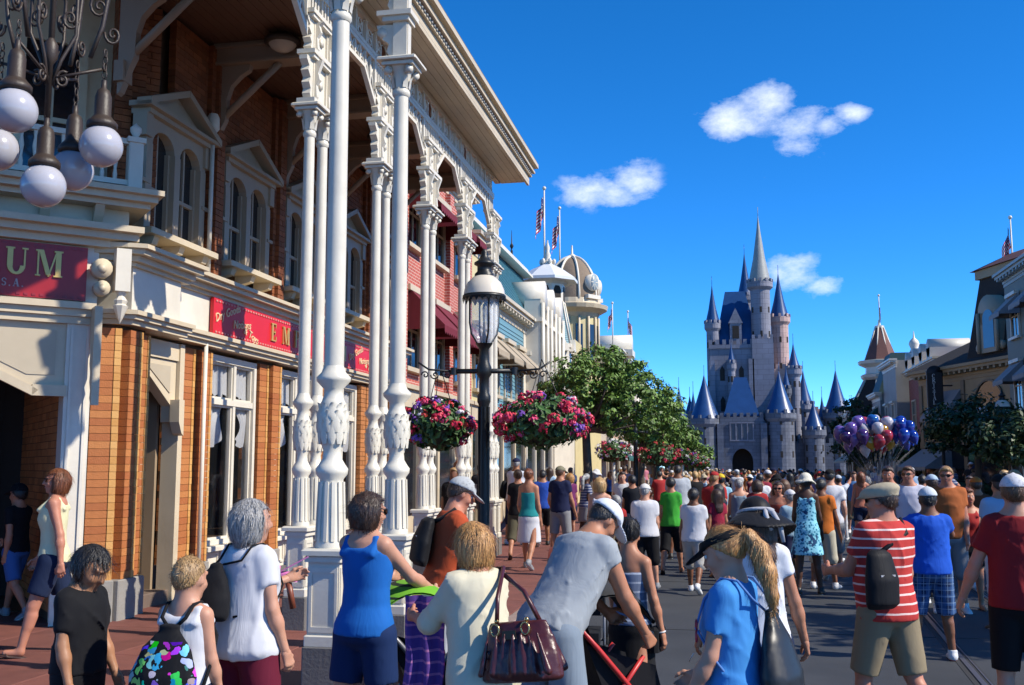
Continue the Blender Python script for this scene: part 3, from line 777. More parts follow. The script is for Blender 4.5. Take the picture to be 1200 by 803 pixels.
for y in PY: put('bracket_pier', pier_me, ver, True, loc=(VX, y, ZCAP))
def frieze_bay(Lb):
    f = MB(); h0 = Lb / 2
    for z0, z1 in ((1.40, 1.45), (1.74, 1.80)): f.box((-.035, -h0, z0), (.035, h0, z1))
    n = 6
    for i in range(n + 1):                                             # upper band: pierced panels
        y = -h0 + Lb * i / n
        f.box((-.03, y - .022, 1.45), (.03, y + .022, 1.74)) if 0 < i < n else None
        if i < n:
            yc = y + Lb / n / 2
            f.tube([(0, yc + .085 * math.cos(a), 1.595 + .10 * math.sin(a)) for a in [2 * math.pi * q / 14 for q in range(14)]], .014, 5, closed=True)
            for sg_ in (-1, 1): f.tube([(0, yc - .15, 1.595 - sg_ * .13), (0, yc, 1.595), (0, yc + .15, 1.595 + sg_ * .13)], .012, 5)
    inner = h0 - .38
    f.box((-.03, -inner + .42, 1.10), (.03, inner - .42, 1.15)); f.box((-.03, -inner, 1.34), (.03, inner, 1.398))
    for s_ in (-1, 1):                                                 # sloping haunches of the flat arch
        poly = [(s_ * inner, .74), (s_ * inner, .82), (s_ * (inner - .42), 1.15), (s_ * (inner - .44), 1.10)]
        f.prism(poly if s_ > 0 else poly[::-1], 'x', -.03, .03)
        f.box((-.029, s_ * (inner - .012) - .022, .8), (.029, s_ * (inner - .012) + .022, 1.34))
    m = 8
    for i in range(m):
        ya, yb = -inner + 2 * inner * i / m, -inner + 2 * inner * (i + 1) / m
        def zb(y):
            e = abs(y) - (inner - .42); return 1.13 - max(0, e) * .75
        f.tube([(0, ya, zb(ya)), (0, yb, 1.35)], .013, 5); f.tube([(0.004, ya, 1.35), (0.004, yb, zb(yb))], .013, 5)
        if i: f.box((-.022, ya - .014, zb(ya)), (.022, ya + .014, 1.35))
    for s_ in (-1, 1):                                                 # slatted panel over each pair
        for q in range(4): f.box((-.02, s_ * (h0 - .06 - q * .085) - .018, 1.05), (.02, s_ * (h0 - .06 - q * .085) + .018, 1.34))
        f.box((-.031, min(s_ * h0, s_ * inner), 1.341), (.031, max(s_ * h0, s_ * inner), 1.401))
    return f.mesh('frieze', WHITE)
fb = frieze_bay(2.288)
for k in range(-2, 4): put('frieze', fb, ver, True, loc=(VX, PY[0] + 2.29 * (k + .5), ZCAP))
f = MB(); f.box((VX - .06, 6.0, 7.630), (VX + .05, 20.35, 7.710)); V('plate', f, CREAM)
# eaves, ceiling, roof
f = MB(); nb = 5
for k in range(nb):
    xa = VX + .05 + k * .117; f.box((xa + .003, 6.0, 7.650), (xa + .114, 20.42, 7.670))
f.box((VX - .02, 6.0, 7.670), (-3.8, 20.42, 7.710)); V('soffit', f, CREAM)
f = MB()
for x0, x1, z0, z1 in ((-3.82, -3.77, 7.590, 7.770), (-3.82, -3.72, 7.770, 7.850), (-3.82, -3.68, 7.890, 7.970), (-3.82, -3.60, 7.970, 8.050), (-3.82, -3.66, 7.850, 7.890)): f.box((x0, 6.0, z0), (x1, 20.42 + (x1 + 3.82) * .8, z1))
for k in range(3): f.box((VX - .06, 20.42 + .0 + .03 * k, 7.710 + .1 * k), (-3.80 + .03 * k, 20.46 + .05 * k, 7.810 + .1 * k))
V('eaves_cornice', f, CREAM)
f = MB()
for k in range(120): f.ball((-3.715, 6.1 + k * .12, 7.810), (.022, .035, .028), 6, 4)
V('bead_moulding', f, M('grey_bead', (.35, .34, .32), .5), kind='stuff')
f = MB(); f.box((-7.150, 6.0, 8.055), (-3.62, 20.5, 8.100)); V('roof', f, M('flat_roof', (.12, .11, .1)))
f = MB()
for k in range(19):
    xa = -6.98 + k * .134; f.box((xa + .004, 5.0, 7.735), (xa + .13, 20.3, 7.750))
f.box((-6.98, 5.0, 7.751), (VX - .07, 20.3, 7.790)); V('ceiling', f, CEIL, kind='stuff')
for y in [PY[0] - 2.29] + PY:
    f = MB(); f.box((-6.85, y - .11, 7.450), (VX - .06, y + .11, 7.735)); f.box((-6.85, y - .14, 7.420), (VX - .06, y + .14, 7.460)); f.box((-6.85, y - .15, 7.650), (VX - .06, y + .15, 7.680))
    b = V('cross_beam', f, M('shaded_cream', (.34, .24, .165), .5, .06, 2))  # cream paint darkened in the colour for the shade under the ceiling
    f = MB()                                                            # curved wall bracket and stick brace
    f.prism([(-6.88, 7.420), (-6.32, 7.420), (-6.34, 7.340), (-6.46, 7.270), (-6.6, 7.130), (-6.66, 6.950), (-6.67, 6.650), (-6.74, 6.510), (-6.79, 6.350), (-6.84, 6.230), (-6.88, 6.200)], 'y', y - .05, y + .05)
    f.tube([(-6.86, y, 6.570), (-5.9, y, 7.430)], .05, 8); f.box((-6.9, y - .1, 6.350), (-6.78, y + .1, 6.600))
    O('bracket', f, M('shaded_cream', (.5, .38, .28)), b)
for k, y in enumerate((12.7, 16.9)):
    cl_ = T('ceiling_lamp', ('bronze ceiling lamp with glass bowl over the nearest upper windows', 'bronze ceiling lamp deeper along the veranda, half hidden by a white column')[k], 'ceiling lamp', (-5.75, y, 7.735), group='lamps under the veranda ceiling')
    f = MB(); f.lathe([(.0, -.02), (.1, -.02), (.12, -.05), (.24, -.10), (.25, -.15), (.21, -.17)][::-1], n=20); O('canopy', f, BRONZE, cl_)
    f = MB(); f.lathe([(.0, -.27), (.08, -.26), (.15, -.22), (.19, -.165)], n=20, caps=False); O('lamp_bowl', f, M('lamp_glass', (.55, .48, .40), .25, .05), cl_)
# the two tall columns of the porch over the entrance
por = T('porch', 'pair of tall white columns carrying the porch roof beside the kerb', 'porch', (-3.0, 8.75, SWZ))
tall = column_meshes(1.0, 5.82)
for x, y in ((-2.98, 7.70), (-3.02, 9.46)):
    o = put('column', tall[0], por, True, loc=(x, y, SWZ))
    for nm, i in (('acanthus', 1), ('plinth', 3), ('base_block', 2), ('capital', 4)): put(nm, tall[i], o)
    f = MB(); f.box((x - .07, y - .07, 5.82), (x + .07, y + .07, 7.75)); f.box((x + .071, y - .05, 5.86), (x + .079, y + .05, 7.75))
    for z in (6.26, 6.71, 7.16): f.box((x - .22, y - .14, z), (x + .13, y + .14, z + .05)); f.box((x - .17, y - .11, z - .05), (x + .1, y + .11, z))
    for z0, z1 in ((5.84, 6.2), (6.32, 6.65), (6.77, 7.1)):
        h = z1 - z0
        f.prism([(x - .07, z0), (x - .07, z1), (x - .25, z1), (x - .24, z1 - .1 * h), (x - .16, z1 - .25 * h), (x - .19, z1 - .4 * h), (x - .12, z1 - .55 * h), (x - .14, z1 - .75 * h), (x - .10, z0)], 'y', y - .045, y + .045)
        f.tube([(x - .19, y - .06, z1 - .08), (x - .19, y + .06, z1 - .08)], .05, 10)
    O('bracket_post', f, WHITE, por, world=True)
f = MB(); f.box((-3.25, 6.6, 7.75), (-2.8, 9.9, 8.11)); f.box((-6.9, 9.3, 7.81), (-3.25, 9.65, 8.07)); f.box((-8.5, 6.6, 8.13), (-2.6, 10.0, 8.25)); O('porch_roof', f, CREAM, por, world=True)

# ------------------------------------------------------------------ hanging lamp with globes under the porch
ch = T('chandelier', 'ornate dark iron hanging lamp with white glass globes under the porch', 'chandelier', (-4.72, 6.45, 7.70))
f = MB(); f.tube([(0, 0, 0), (0, 0, -3.35)], .022, 8); f.lathe([(.02, -.9), (.07, -.95), (.09, -1.02), (.05, -1.1), (.02, -1.12)][::-1], n=12); f.lathe([(.02, -2.75), (.05, -2.8), (.05, -2.9), (.02, -2.95)][::-1], n=12)
O('stem', f, BRONZE, ch)
def spiral(c, r0, turns, ax, ay, start, n=18, grow=.12):
    out = []
    for i in range(n):
        t = i / (n - 1); a = start + turns * 2 * math.pi * t; r_ = r0 * (1 - (1 - grow) * t)
        out.append(c + ax * (r_ * math.cos(a)) + ay * (r_ * math.sin(a)))
    return out
globe_pos = []
for k, ang in enumerate((36, 95, 186, 272)):
    a = R(ang); dx = Vector((math.cos(a), math.sin(a), 0)) * .74; dz = Vector((0, 0, 1)); D = lambda z: dz * (z - .5)
    f = MB(); rr = .42
    f.tube([dx * .02 + D(-1.15), dx * .12 + D(-1.02), dx * .3 + D(-1.0), dx * .44 + D(-1.1), dx * .52 + D(-1.35), dx * .52 + D(-1.75), dx * .46 + D(-2.1), dx * .36 + D(-2.35)], .017, 6)
    f.tube([dx * .02 + D(-1.9), dx * .1 + D(-1.75), dx * .22 + D(-1.9), dx * .22 + D(-2.2), dx * .1 + D(-2.4), dx * .02 + D(-2.6)], .014, 6)
    for c, r0, tr_, st in ((dx * .36 + D(-1.3), .12, 1.6, 0), (dx * .30 + D(-1.62), .10, -1.6, 1), (dx * .42 + D(-1.95), .09, 1.5, 2), (dx * .16 + D(-2.08), .08, -1.6, 0), (dx * .56 + D(-2.15), .08, 1.5, 3), (dx * .2 + D(-1.25), .08, 1.4, 2), (dx * .12 + D(-2.55), .07, 1.5, 1)):
        f.tube(spiral(c, r0, tr_, dx, dz, st), .011, 5)
    f.tube([dx * .02 + D(-2.55), dx * .5 + D(-2.42)], .012, 6)
    O('scroll_arm', f, BRONZE, ch)
    globe_pos.append(dx * .5 + D(-2.42))
globe_pos.append(Vector((0, 0, -3.35)))
pr = [(.02, 0), (.02, -.06), (.045, -.08), (.06, -.13), (.06, -.27), (.075, -.29), (.095, -.31), (.11, -.33), (.11, -.36), (.09, -.37)]
gfit = MB(); gfit.lathe(pr[::-1], n=14); gfit = gfit.mesh('globe_fitting', BRONZE)
gb = MB(); gb.ball((0, 0, -.50), .155, 20, 14); gb = gb.mesh('globe', M('opal_glass', (.46, .45, .49), .18, .02, 3, spec=.6))
drops = (.15, .35, .25, .0, .0)
for g, dr in zip(globe_pos, drops):
    e = g + Vector((0, 0, -dr * .6))
    o = put('globe_fitting', gfit, ch, loc=e); put('globe', gb, o)
    n_ = max(1, int((g - e).length / .05)); lk = MB()
    for q in range(n_ + 3):
        c = g + Vector((0, 0, .12 - q * .055)); ax = Vector((1, 0, 0)) if q % 2 else Vector((0, 1, 0))
        lk.tube([c + ax * (.018 * math.cos(t)) + Vector((0, 0, .032 * math.sin(t))) for t in [2 * math.pi * i / 8 for i in range(8)]], .006, 4, closed=True)
    O('chain', lk, BRONZE, ch)
# ------------------------------------------------------------------ buildings along the street
def brick_tex(name, c1, c2, mort, scale=1.0, rowh=.075, bw=.22, rough=.8):
    m, nt, b = new_mat(name)
    g = N(nt, 'ShaderNodeNewGeometry'); pos = N(nt, 'ShaderNodeSeparateXYZ'); L(nt, N(nt, 'ShaderNodeTexCoord').outputs['Object'], pos.inputs[0])
    s = mathn(nt, 'ADD', pos.outputs[0], pos.outputs[1])
    cb = N(nt, 'ShaderNodeCombineXYZ'); L(nt, s, cb.inputs[0]); L(nt, pos.outputs[2], cb.inputs[1])
    bt = N(nt, 'ShaderNodeTexBrick'); L(nt, cb.outputs[0], bt.inputs['Vector'])
    bt.inputs['Color1'].default_value = (*c1, 1); bt.inputs['Color2'].default_value = (*c2, 1); bt.inputs['Mortar'].default_value = (*mort, 1)
    bt.inputs['Scale'].default_value = 1.0; bt.inputs['Mortar Size'].default_value = rowh * .10; bt.inputs['Brick Width'].default_value = bw; bt.inputs['Row Height'].default_value = rowh
    nz_ = ramp(nt, noise(nt, None, 1.3, 5), [(.3, .8), (.7, 1.1)])
    L(nt, mixc(nt, 1.0, bt.outputs[0], nz_, 'MULTIPLY'), b.inputs['Base Color'])
    bn = N(nt, 'ShaderNodeBump'); bn.inputs['Strength'].default_value = .5; bn.inputs['Distance'].default_value = .01; bn.invert = True
    L(nt, bt.outputs[1], bn.inputs['Height']); L(nt, bn.outputs[0], b.inputs['Normal'])
    b.inputs['Roughness'].default_value = rough
    return m
REDB = brick_tex('red_brick', (.42, .085, .06), (.36, .07, .05), (.55, .40, .34))
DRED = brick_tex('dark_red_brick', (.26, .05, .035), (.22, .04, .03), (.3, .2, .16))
TEAL = M('teal_boards', (.15, .30, .36), .5, .08, 2, .1, 20)
TEALD = M('teal_slats', (.07, .23, .30), .5, .12, 2, .1, 20)
TANP = M('tan_paint', (.38, .27, .145), .6, .08, 2, .15, 20, dirt=.2)
PALEY = M('pale_yellow', (.66, .56, .30), .6, .08, 2, .12, 20, dirt=.15)
PEACH = M('peach_paint', (.60, .40, .27), .6, .08, 2, .12, 20, dirt=.15)
GREYP = M('grey_paint', (.34, .33, .30), .6, .08, 2, .12, 20, dirt=.2)
SLATE = M('dark_shingle', (.030, .025, .022), .95, .3, 8, .5, 60)
REDSH = M('red_shingle', (.14, .052, .04), .7, .3, 8, .5, 60)
AWRED = M('red_awning', (.16, .012, .022), .75, .12, 6)
AWTAN = M('tan_awning', (.42, .34, .24), .75, .12, 6)
AWGRN = M('green_awning', (.02, .10, .09), .75, .12, 6)
AWGREY = M('grey_awning', (.30, .29, .29), .75, .12, 6)
BLACKP = M('black_roofing', (.018, .018, .02), .6, .3, 3)
def frame_of(y0, y1, X, side):
    """local frame for a street front: local x runs along the street, local -y faces the street"""
    return (Vector((X, y0, SWZ)), R(90)) if side < 0 else (Vector((X, y1, SWZ)), R(-90))
def win(par, x, z, w, h, fm=None, arch=False, sill=True, hood=0, depth=.10):
    """one window: frame proud of the wall, pane, glazing bars, sill and hood"""
    f = MB(); t = .09; fm = fm or WHITE
    f.box((x - w / 2 - t, -.07, z), (x - w / 2, .05, z + h)); f.box((x + w / 2, -.07, z), (x + w / 2 + t, .05, z + h))
    if arch:
        pts = [(x + (w / 2 + t) * math.cos(a), z + h + (w / 2 + t) * math.sin(a)) for a in [math.pi * i / 10 for i in range(11)]]
        pin = [(x + (w / 2) * math.cos(a), z + h + (w / 2) * math.sin(a)) for a in [math.pi * i / 10 for i in range(11)]][::-1]
        f.prism((pts + pin)[::-1], 'y', -.07, .05)
    else: f.box((x - w / 2 - t, -.075, z + h), (x + w / 2 + t, .05, z + h + t))
    f.box((x - w / 2, -.04, z + h * .52), (x + w / 2, .02, z + h * .52 + .05)); f.box((x - .02, -.035, z), (x + .02, .02, z + h))
    o = O('window', f, fm, par)
    g = MB(); g.box((x - w / 2, -.015, z), (x + w / 2, .012, z + h))
    if arch: g.prism(pin[::-1] if False else [(x + (w / 2) * math.cos(a), z + h + (w / 2) * math.sin(a)) for a in [math.pi * i / 10 for i in range(11)]], 'y', -.0149, .0119)
    O('pane', g, GLASSD, o)
    if sill: f = MB(); f.box((x - w / 2 - .16, -.16, z - .1), (x + w / 2 + .16, .04, z - .002)); O('sill', f, fm, o)
    if hood:
        f = MB()
        if hood == 1: f.box((x - w / 2 - .18, -.2, z + h + t + .002), (x + w / 2 + .18, .04, z + h + t + .13))
        else: f.prism([(x - w / 2 - .22, z + h + t), (x + w / 2 + .22, z + h + t), (x, z + h + t + .45)], 'y', -.22, .03)
        O('hood', f, fm, o)
    return o
def awning(par, x, z, w, drop, out, mat, stripes=None):
    a = MB(); n = max(6, int(w / .16))
    a._add([(x - w / 2, -.03, z), (x + w / 2, -.03, z), (x + w / 2, -out, z - drop), (x - w / 2, -out, z - drop)], [(0, 3, 2, 1)])
    a._add([(x - w / 2, -.03, z - .03), (x + w / 2, -.03, z - .03), (x + w / 2, -out + .01, z - drop - .03), (x - w / 2, -out + .01, z - drop - .03)], [(0, 1, 2, 3)])
    for s_ in (-1, 1):
        xx = x + s_ * w / 2
        a._add([(xx, -.03, z), (xx, -out, z - drop), (xx, -out, z - drop - .08), (xx, -.03, z - drop - .08)], [(0, 1, 2, 3)])
    for i in range(n):                                                  # scalloped valance
        xa, xb = x - w / 2 + w * i / n, x - w / 2 + w * (i + 1) / n; xm = (xa + xb) / 2
        a._add([(xa, -out, z - drop), (xb, -out, z - drop), (xb, -out, z - drop - .13), (xm, -out - .003, z - drop - .2), (xa, -out, z - drop - .13)], [(0, 4, 3, 2, 1)])
    O('awning', a, mat, par)
def cornice(par, x0, x1, z, mat, out=.35, h=.5, dent=True):
    f = MB()
    for k, (a, b, o_) in enumerate(((0, .25, .06), (.25, .45, .14), (.6, .8, .8), (.8, 1.0, 1.0), (.45, .6, .3))): f.box((x0 - o_ * out * .4, -o_ * out, z + a * h), (x1 + o_ * out * .4, .1, z + b * h))
    if dent:
        n = int((x1 - x0) / .45)
        for i in range(n): f.box((x0 + .1 + i * (x1 - x0) / n, -out * .75, z + .42 * h), (x0 + .26 + i * (x1 - x0) / n, -out * .1, z + .62 * h))
    O('cornice', f, mat, par)
def boards(par, x0, x1, z0, z1, mat, step=.13, y=0.0, name='siding'):
    f = MB(); n = int((z1 - z0) / step)
    for i in range(n):
        z = z0 + i * step
        f._add([(x0, y - .03, z), (x1, y - .03, z), (x1, y - .008, z + step), (x0, y - .008, z + step)], [(0, 1, 2, 3)])
        f._add([(x0, y - .03, z), (x1, y - .03, z), (x1, y, z), (x0, y, z)], [(0, 3, 2, 1)])
    O(name, f, mat, par, kind='stuff')
def front(name, label, y0, y1, X, side, h, wallm, depth=7.0, cat='building', n=2, storeys=2, trim=None, cor=None, aw=None, shop_aw=None, hood=1, arch=False, wz=None):
    loc, rz = frame_of(y0, y1, X, side); Lx = y1 - y0
    t = T(name, label, cat, loc, rz)
    trim = trim or WHITE
    w = MB(); w.box((.004, 0, -.1), (Lx - .004, depth, h)); O('wall', w, wallm, t)
    cornice(t, 0, Lx, h - .45, cor or trim, .4, .55)
    wz = wz or [(3.9, 1.7)] + ([(6.7, 1.5)] if storeys > 2 else [])
    for z, hh in wz:
        for i in range(n):
            x = Lx * (i + .5) / n
            win(t, x, z, min(1.0, Lx / n * .5), hh, trim, arch, True, hood)
            if aw: awning(t, x, z + hh + .15, min(1.5, Lx / n * .8), .75, .8, aw)
    f = MB(); f.box((0, -.12, 3.0), (Lx, .02, 3.4)); f.box((0, -.2, 3.4), (Lx, .02, 3.5)); O('shop_fascia', f, trim, t)
    m = max(2, int(Lx / 1.6))
    f = MB()
    for i in range(m + 1): f.box((Lx * i / m - .09, -.1, -.05), (Lx * i / m + .09, .03, 3.0)) if 0 < i < m else f.box((max(0, Lx * i / m - .18), -.1, -.05), (min(Lx, Lx * i / m + .18), .03, 3.0))
    f.box((.1, -.06, -.05), (Lx - .1, .03, .6)); sf = O('shop_front', f, trim, t)
    g = MB(); g.box((.1, -.03, .6), (Lx - .1, -.02, 2.95)); O('pane', g, GLASSD, sf)
    if shop_aw: awning(t, Lx / 2, 3.05, Lx * .9, .8, 1.3, shop_aw)
    return t
# left-hand side
t = front('red_brick_building', 'red brick building with maroon awnings seen between the white veranda columns', 21.45, 27.9, -6.9, -1, 9.2, REDB, n=3, trim=CREAM, aw=None, cat='building', wz=[(3.9, 1.6), (6.7, 1.4)])
for x in (1.3, 3.2, 5.1): awning(t, x, 5.75, 1.5, .95, .95, AWRED); awning(t, x, 8.35, 1.5, .8, .85, AWRED)
for x in (.2, 2.2, 4.2, 6.2): f = MB(); f.box((x - .2, -.14, 3.5), (x + .2, .01, 8.7)); O('pilaster', f, REDB, t)
t = front('yellow_building', 'narrow pale yellow house squeezed between red brick and teal fronts', 28.0, 30.3, -6.9, -1, 8.2, PALEY, n=1, trim=CREAM, aw=AWTAN)
t = front('teal_building', 'teal clapboard house with slatted mansard roof and cream awnings', 30.4, 36.2, -6.9, -1, 6.9, TEAL, n=3, trim=CREAM, aw=AWTAN)
boards(t, .05, 5.75, 3.5, 6.4, TEAL)
f = MB(); f.prism([(-.1, 7.0), (.0, 7.2), (1.2, 9.6), (5, 9.6), (5, 7.0)], 'x', .0, 11.6); O('mansard_core', f, TEALD, t)
f = MB()
for i in range(26):
    z = 7.15 + i * .094; y = (z - 7.2) * .5
    f._add([(0, y - .05, z), (11.6, y - .05, z), (11.6, y + .03, z + .1), (0, y + .03, z + .1), (0, y + .06, z), (11.6, y + .06, z)], [(0, 1, 2, 3), (0, 4, 5, 1)])
O('slats', f, TEALD, t, kind='stuff')
f = MB(); f.box((-.1, .9, 9.6), (11.7, 1.3, 9.85)); f.box((-.1, .7, 9.50), (11.7, 1.25, 9.6)); O('roof_trim', f, WHITE, t)
f = MB(); f.prism([(1.0, 9.86), (1.5, 10.45), (3.4, 10.45), (5, 9.86)], 'x', -.1, 11.7); O('roof_ridge', f, BLACKP, t)
t = front('white_bay_building', 'white house front with a row of tall bays under round caps', 36.3, 42.0, -6.9, -1, 6.9, WHITE, n=3, trim=WHITE)
for i in range(3):
    x = .95 + i * 1.9
    f = MB(); f.box((x - .55, -.55, 3.4), (x + .55, .05, 7.9)); f.tube([(x, -.62, 7.9), (x, .6, 7.9)], .58, 18); f.box((x - .66, -.62, 6.9), (x + .66, -.4, 7.05)); f.box((x - .66, -.62, 5.2), (x + .66, -.4, 5.3))
    for s_ in (-1, 1): f.tube([(x + s_ * .5, -.62, 3.5), (x + s_ * .5, -.62, 7.6)], .075, 8)
    b = O('bay', f, WHITE, t)
    g = MB(); g.box((x - .3, -.563, 3.9), (x + .3, -.555, 5.1)); g.box((x - .3, -.5635, 5.5), (x + .3, -.5552, 6.8)); O('pane', g, GLASSD, b)
# octagonal tower with teal louvres
t = T('corner_tower', 'white octagonal tower with teal slatted sides and a flat conical cap', 'tower', (-7.5, 45.2, SWZ)); t.scale = (.54, .54, .86)
def octa(mb, prof, n=8, rot=R(22.5)): mb.lathe(prof, n=n, smooth=False, rot=rot)
f = MB(); octa(f, [(2.2, -.1), (2.2, 6.4), (2.35, 6.5), (2.35, 6.8), (2.0, 6.9)]); f.box((-9, -4.9, -.1), (.4, 6.0, 7.2)); O('wall', f, WHITE, t)
f = MB(); octa(f, [(2.05, 8.2), (1.35, 10.4)]); O('louvre_core', f, TEALD, t)
f = MB()
for i in range(22): z = 8.2 + i * .1; r_ = 2.07 - (z - 8.2) * .318; octa(f, [(r_ + .05, z), (r_ + .0, z + .085)])
O('slats', f, TEALD, t, kind='stuff')
f = MB(); octa(f, [(2.0, 6.9), (2.0, 7.9), (2.2, 8.0), (2.2, 8.2)])
for i in range(8):
    a = R(22.5 + 45 * i); f.tube([(2.12 * math.cos(a), 2.12 * math.sin(a), 8.2), (1.42 * math.cos(a), 1.42 * math.sin(a), 10.4)], .09, 6)
    a = R(45 * i); c, s_ = math.cos(a), math.sin(a)
    f.xf = Matrix.Rotation(a, 4, 'Z'); f.prism([(-.65, 7.8), (.65, 7.8), (0, 8.45)], 'x', 1.9, 2.25); f.xf = None
octa(f, [(1.45, 10.35), (1.45, 11.3), (1.75, 11.45)]); O('trim', f, WHITE, t)
for i in range(8):
    a = R(45 * i); f = MB(); f.box((1.80, -.32, 7.05), (1.86, .32, 7.75)); f.box((1.86, -.03, 7.05), (1.875, .03, 7.75)); f.xf = None
    f.v = [tuple(Matrix.Rotation(a, 4, 'Z') @ Vector(v)) for v in f.v]; O('window', f, M('sky_glass', (.10, .25, .38), .1, .1), t)
    f = MB(); f.prism([(-.35, 10.45), (.35, 10.45), (.35, 11.0), (.2, 11.2), (-.2, 11.2), (-.35, 11.0)], 'x', 1.30, 1.37); f.v = [tuple(Matrix.Rotation(a, 4, 'Z') @ Vector(v)) for v in f.v]; O('opening', f, DARKIN, t)
f = MB(); octa(f, [(2.55, 11.45), (2.55, 11.6), (1.4, 12.1), (.5, 12.4), (.0, 12.45)]); O('cap_roof', f, M('white_metal_roof', (.70, .72, .74), .4, .05), t)
f = MB(); f.lathe([(.45, 12.3), (.45, 12.5), (.2, 12.7), (.28, 12.9), (.15, 13.1), (.2, 13.3), (.06, 13.6), (.06, 13.7)], n=12)
for i in range(6): f.ball((.55 * math.cos(i * 1.047), .55 * math.sin(i * 1.047), 12.55), .16, 8, 6)
O('finial', f, WHITE, t)
# domed building
t = T('domed_building', 'cream building with a shingled dome, white ribs and a round clock window', 'building', (-7.5, 53.0, SWZ)); t.scale = (.62, .62, 1)
f = MB(); octa(f, [(2.3, -.1), (2.3, 6.3), (2.5, 6.4), (2.5, 6.7), (2.1, 6.8), (2.1, 9.3)], 16, 0); f.box((-9, -6.0, -.1), (1.0, 4.6, 7.8)); O('wall', f, PALEY, t)
f = MB(); f.lathe([(2.1, 9.3), (2.3, 9.5), (2.9, 9.7), (3.0, 9.9), (2.4, 10.0), (2.3, 10.25)], n=24, smooth=False)
for i in range(16):
    a = math.pi * 2 * i / 16; f.tube([(2.18 * math.cos(a), 2.18 * math.sin(a), 6.8), (2.18 * math.cos(a), 2.18 * math.sin(a), 9.3)], .11, 6)
O('cornice', f, CREAM, t)
f = MB(); f.lathe([(2.25 * math.cos(a), 10.2 + 2.35 * math.sin(a)) for a in [math.pi / 2 * i / 12 for i in range(12)]] + [(.25, 12.55)], n=24); O('dome', f, M('dome_shingle', (.22, .16, .11), .8, .3, 9, .6, 30), t)
f = MB()
for i in range(8):
    a = R(22.5 + 45 * i); f.tube([(2.28 * math.cos(b) * math.cos(a), 2.28 * math.cos(b) * math.sin(a), 10.2 + 2.38 * math.sin(b)) for b in [math.pi / 2 * q / 10 for q in range(11)]], .1, 6)
f.lathe([(.35, 12.5), (.35, 12.65), (.1, 12.75), (.06, 13.2)], n=10); O('rib', f, WHITE, t)
ca = R(-35)
for ang in (-35, 35):
    f = MB(); f.xf = Matrix.Translation((0, 0, 11.05)) @ Matrix.Diagonal((1, 1, .7, 1)); f.tube([(1.6, 0, 0), (2.5, 0, 0)], .62, 20); f.xf = None; f.box((1.9, -.75, 10.2), (2.5, .75, 10.4)); f.v = [tuple(Matrix.Rotation(R(ang), 4, 'Z') @ Vector(v)) for v in f.v]; d_ = O('clock_dormer', f, WHITE, t)
    f = MB(); f.tube([(2.5, 0, 11.05), (2.52, 0, 11.05)], .42, 18); f.v = [tuple(Matrix.Rotation(R(ang), 4, 'Z') @ Vector(v)) for v in f.v]; O('clock_face', f, M('clock_face', (.28, .36, .40), .4, .1), d_)
    f = MB()
    for q in range(8): f.xf = Matrix.Rotation(q * math.pi / 4, 4, 'X') ; f.box((2.521, -.02, .1), (2.53, .02, .4)); f.xf = None
    f.v = [tuple(Matrix.Rotation(R(ang), 4, 'Z') @ (Vector(v) + Vector((0, 0, 11.05)))) for v in f.v]; O('spoke', f, WHITE, d_)
for i in range(5):
    f = MB(); f.box((2.05, -.3, 7.1), (2.13, .3, 8.9)); f.v = [tuple(Matrix.Rotation(R(-67 + i * 33.75), 4, 'Z') @ Vector(v)) for v in f.v]; O('window', f, GLASSD, t)
a_ = T('cream_awning_house', 'cream house with shade awning next beyond the domed building', 'building', (-6.9, 56.0, SWZ), R(90))
f = MB(); f.box((0, 0, -.1), (7, 7, 8.0)); O('wall', f, CREAM, a_); cornice(a_, 0, 7, 7.6, WHITE); awning(a_, 1.5, 8.3, 2.4, .9, 1.0, M('cream_awning', (.66, .6, .45), .7)); 
for x in (1.5, 3.5, 5.5): win(a_, x, 3.9, 1, 1.7, WHITE); win(a_, x, 6.2, .8, 1.0, WHITE)
awning(a_, 3.5, 3.2, 6.4, .8, 1.3, AWRED)
front('peach_building', 'peach plaster building with white hoods, half hidden by the street trees', 63.2, 70.0, -6.9, -1, 8.6, PEACH, n=3, shop_aw=AWGRN)
t = front('barrel_roof_building', 'tan building carrying a white barrel shaped roof pediment', 70.2, 78.0, -6.9, -1, 9.6, TANP, n=3, shop_aw=AWRED, storeys=3)
f = MB(); f.tube([(4.0, -.7, 10.3), (4.0, 2.2, 10.3)], .8, 20); f.box((2.9, -.8, 9.5), (5.1, 2.3, 9.95)); O('barrel_pediment', f, WHITE, t)
front('grey_building', 'grey painted building far down the street beyond the tan one', 78.3, 90.0, -6.9, -1, 8.4, GREYP, n=4, shop_aw=AWTAN)
front('far_red_building', 'far red brick building before the castle forecourt', 90.3, 104.0, -6.9, -1, 9.0, REDB, n=5, shop_aw=AWGRN)
# rooftop cresting seen over the teal roof
t = T('roof_cresting', 'black wrought iron cresting with spikes on the ridge beyond the teal roof', 'cresting', (-9.4, 46.5, 10.7))
f = MB()
for i in range(6): f.tube([(0, -.5 + i * .2, -.5), (0, -.5 + i * .2, .5 + .8 * math.exp(-((i - 2.5) / 1.2) ** 2))], .035, 5)
f.tube([(0, -.6, .1), (0, .6, .1)], .04, 5); f.tube([(0, -.6, .5), (0, .6, .5)], .04, 5); f.lathe([(.02, 1.2), (.1, 1.35), (.03, 1.5), (.01, 2.1)], n=8); O('railing', f, IRON, t)
f = MB(); f.box((-1.0, -1.5, -3.5), (1.0, 1.5, -.45)); O('base', f, SLATE, t)

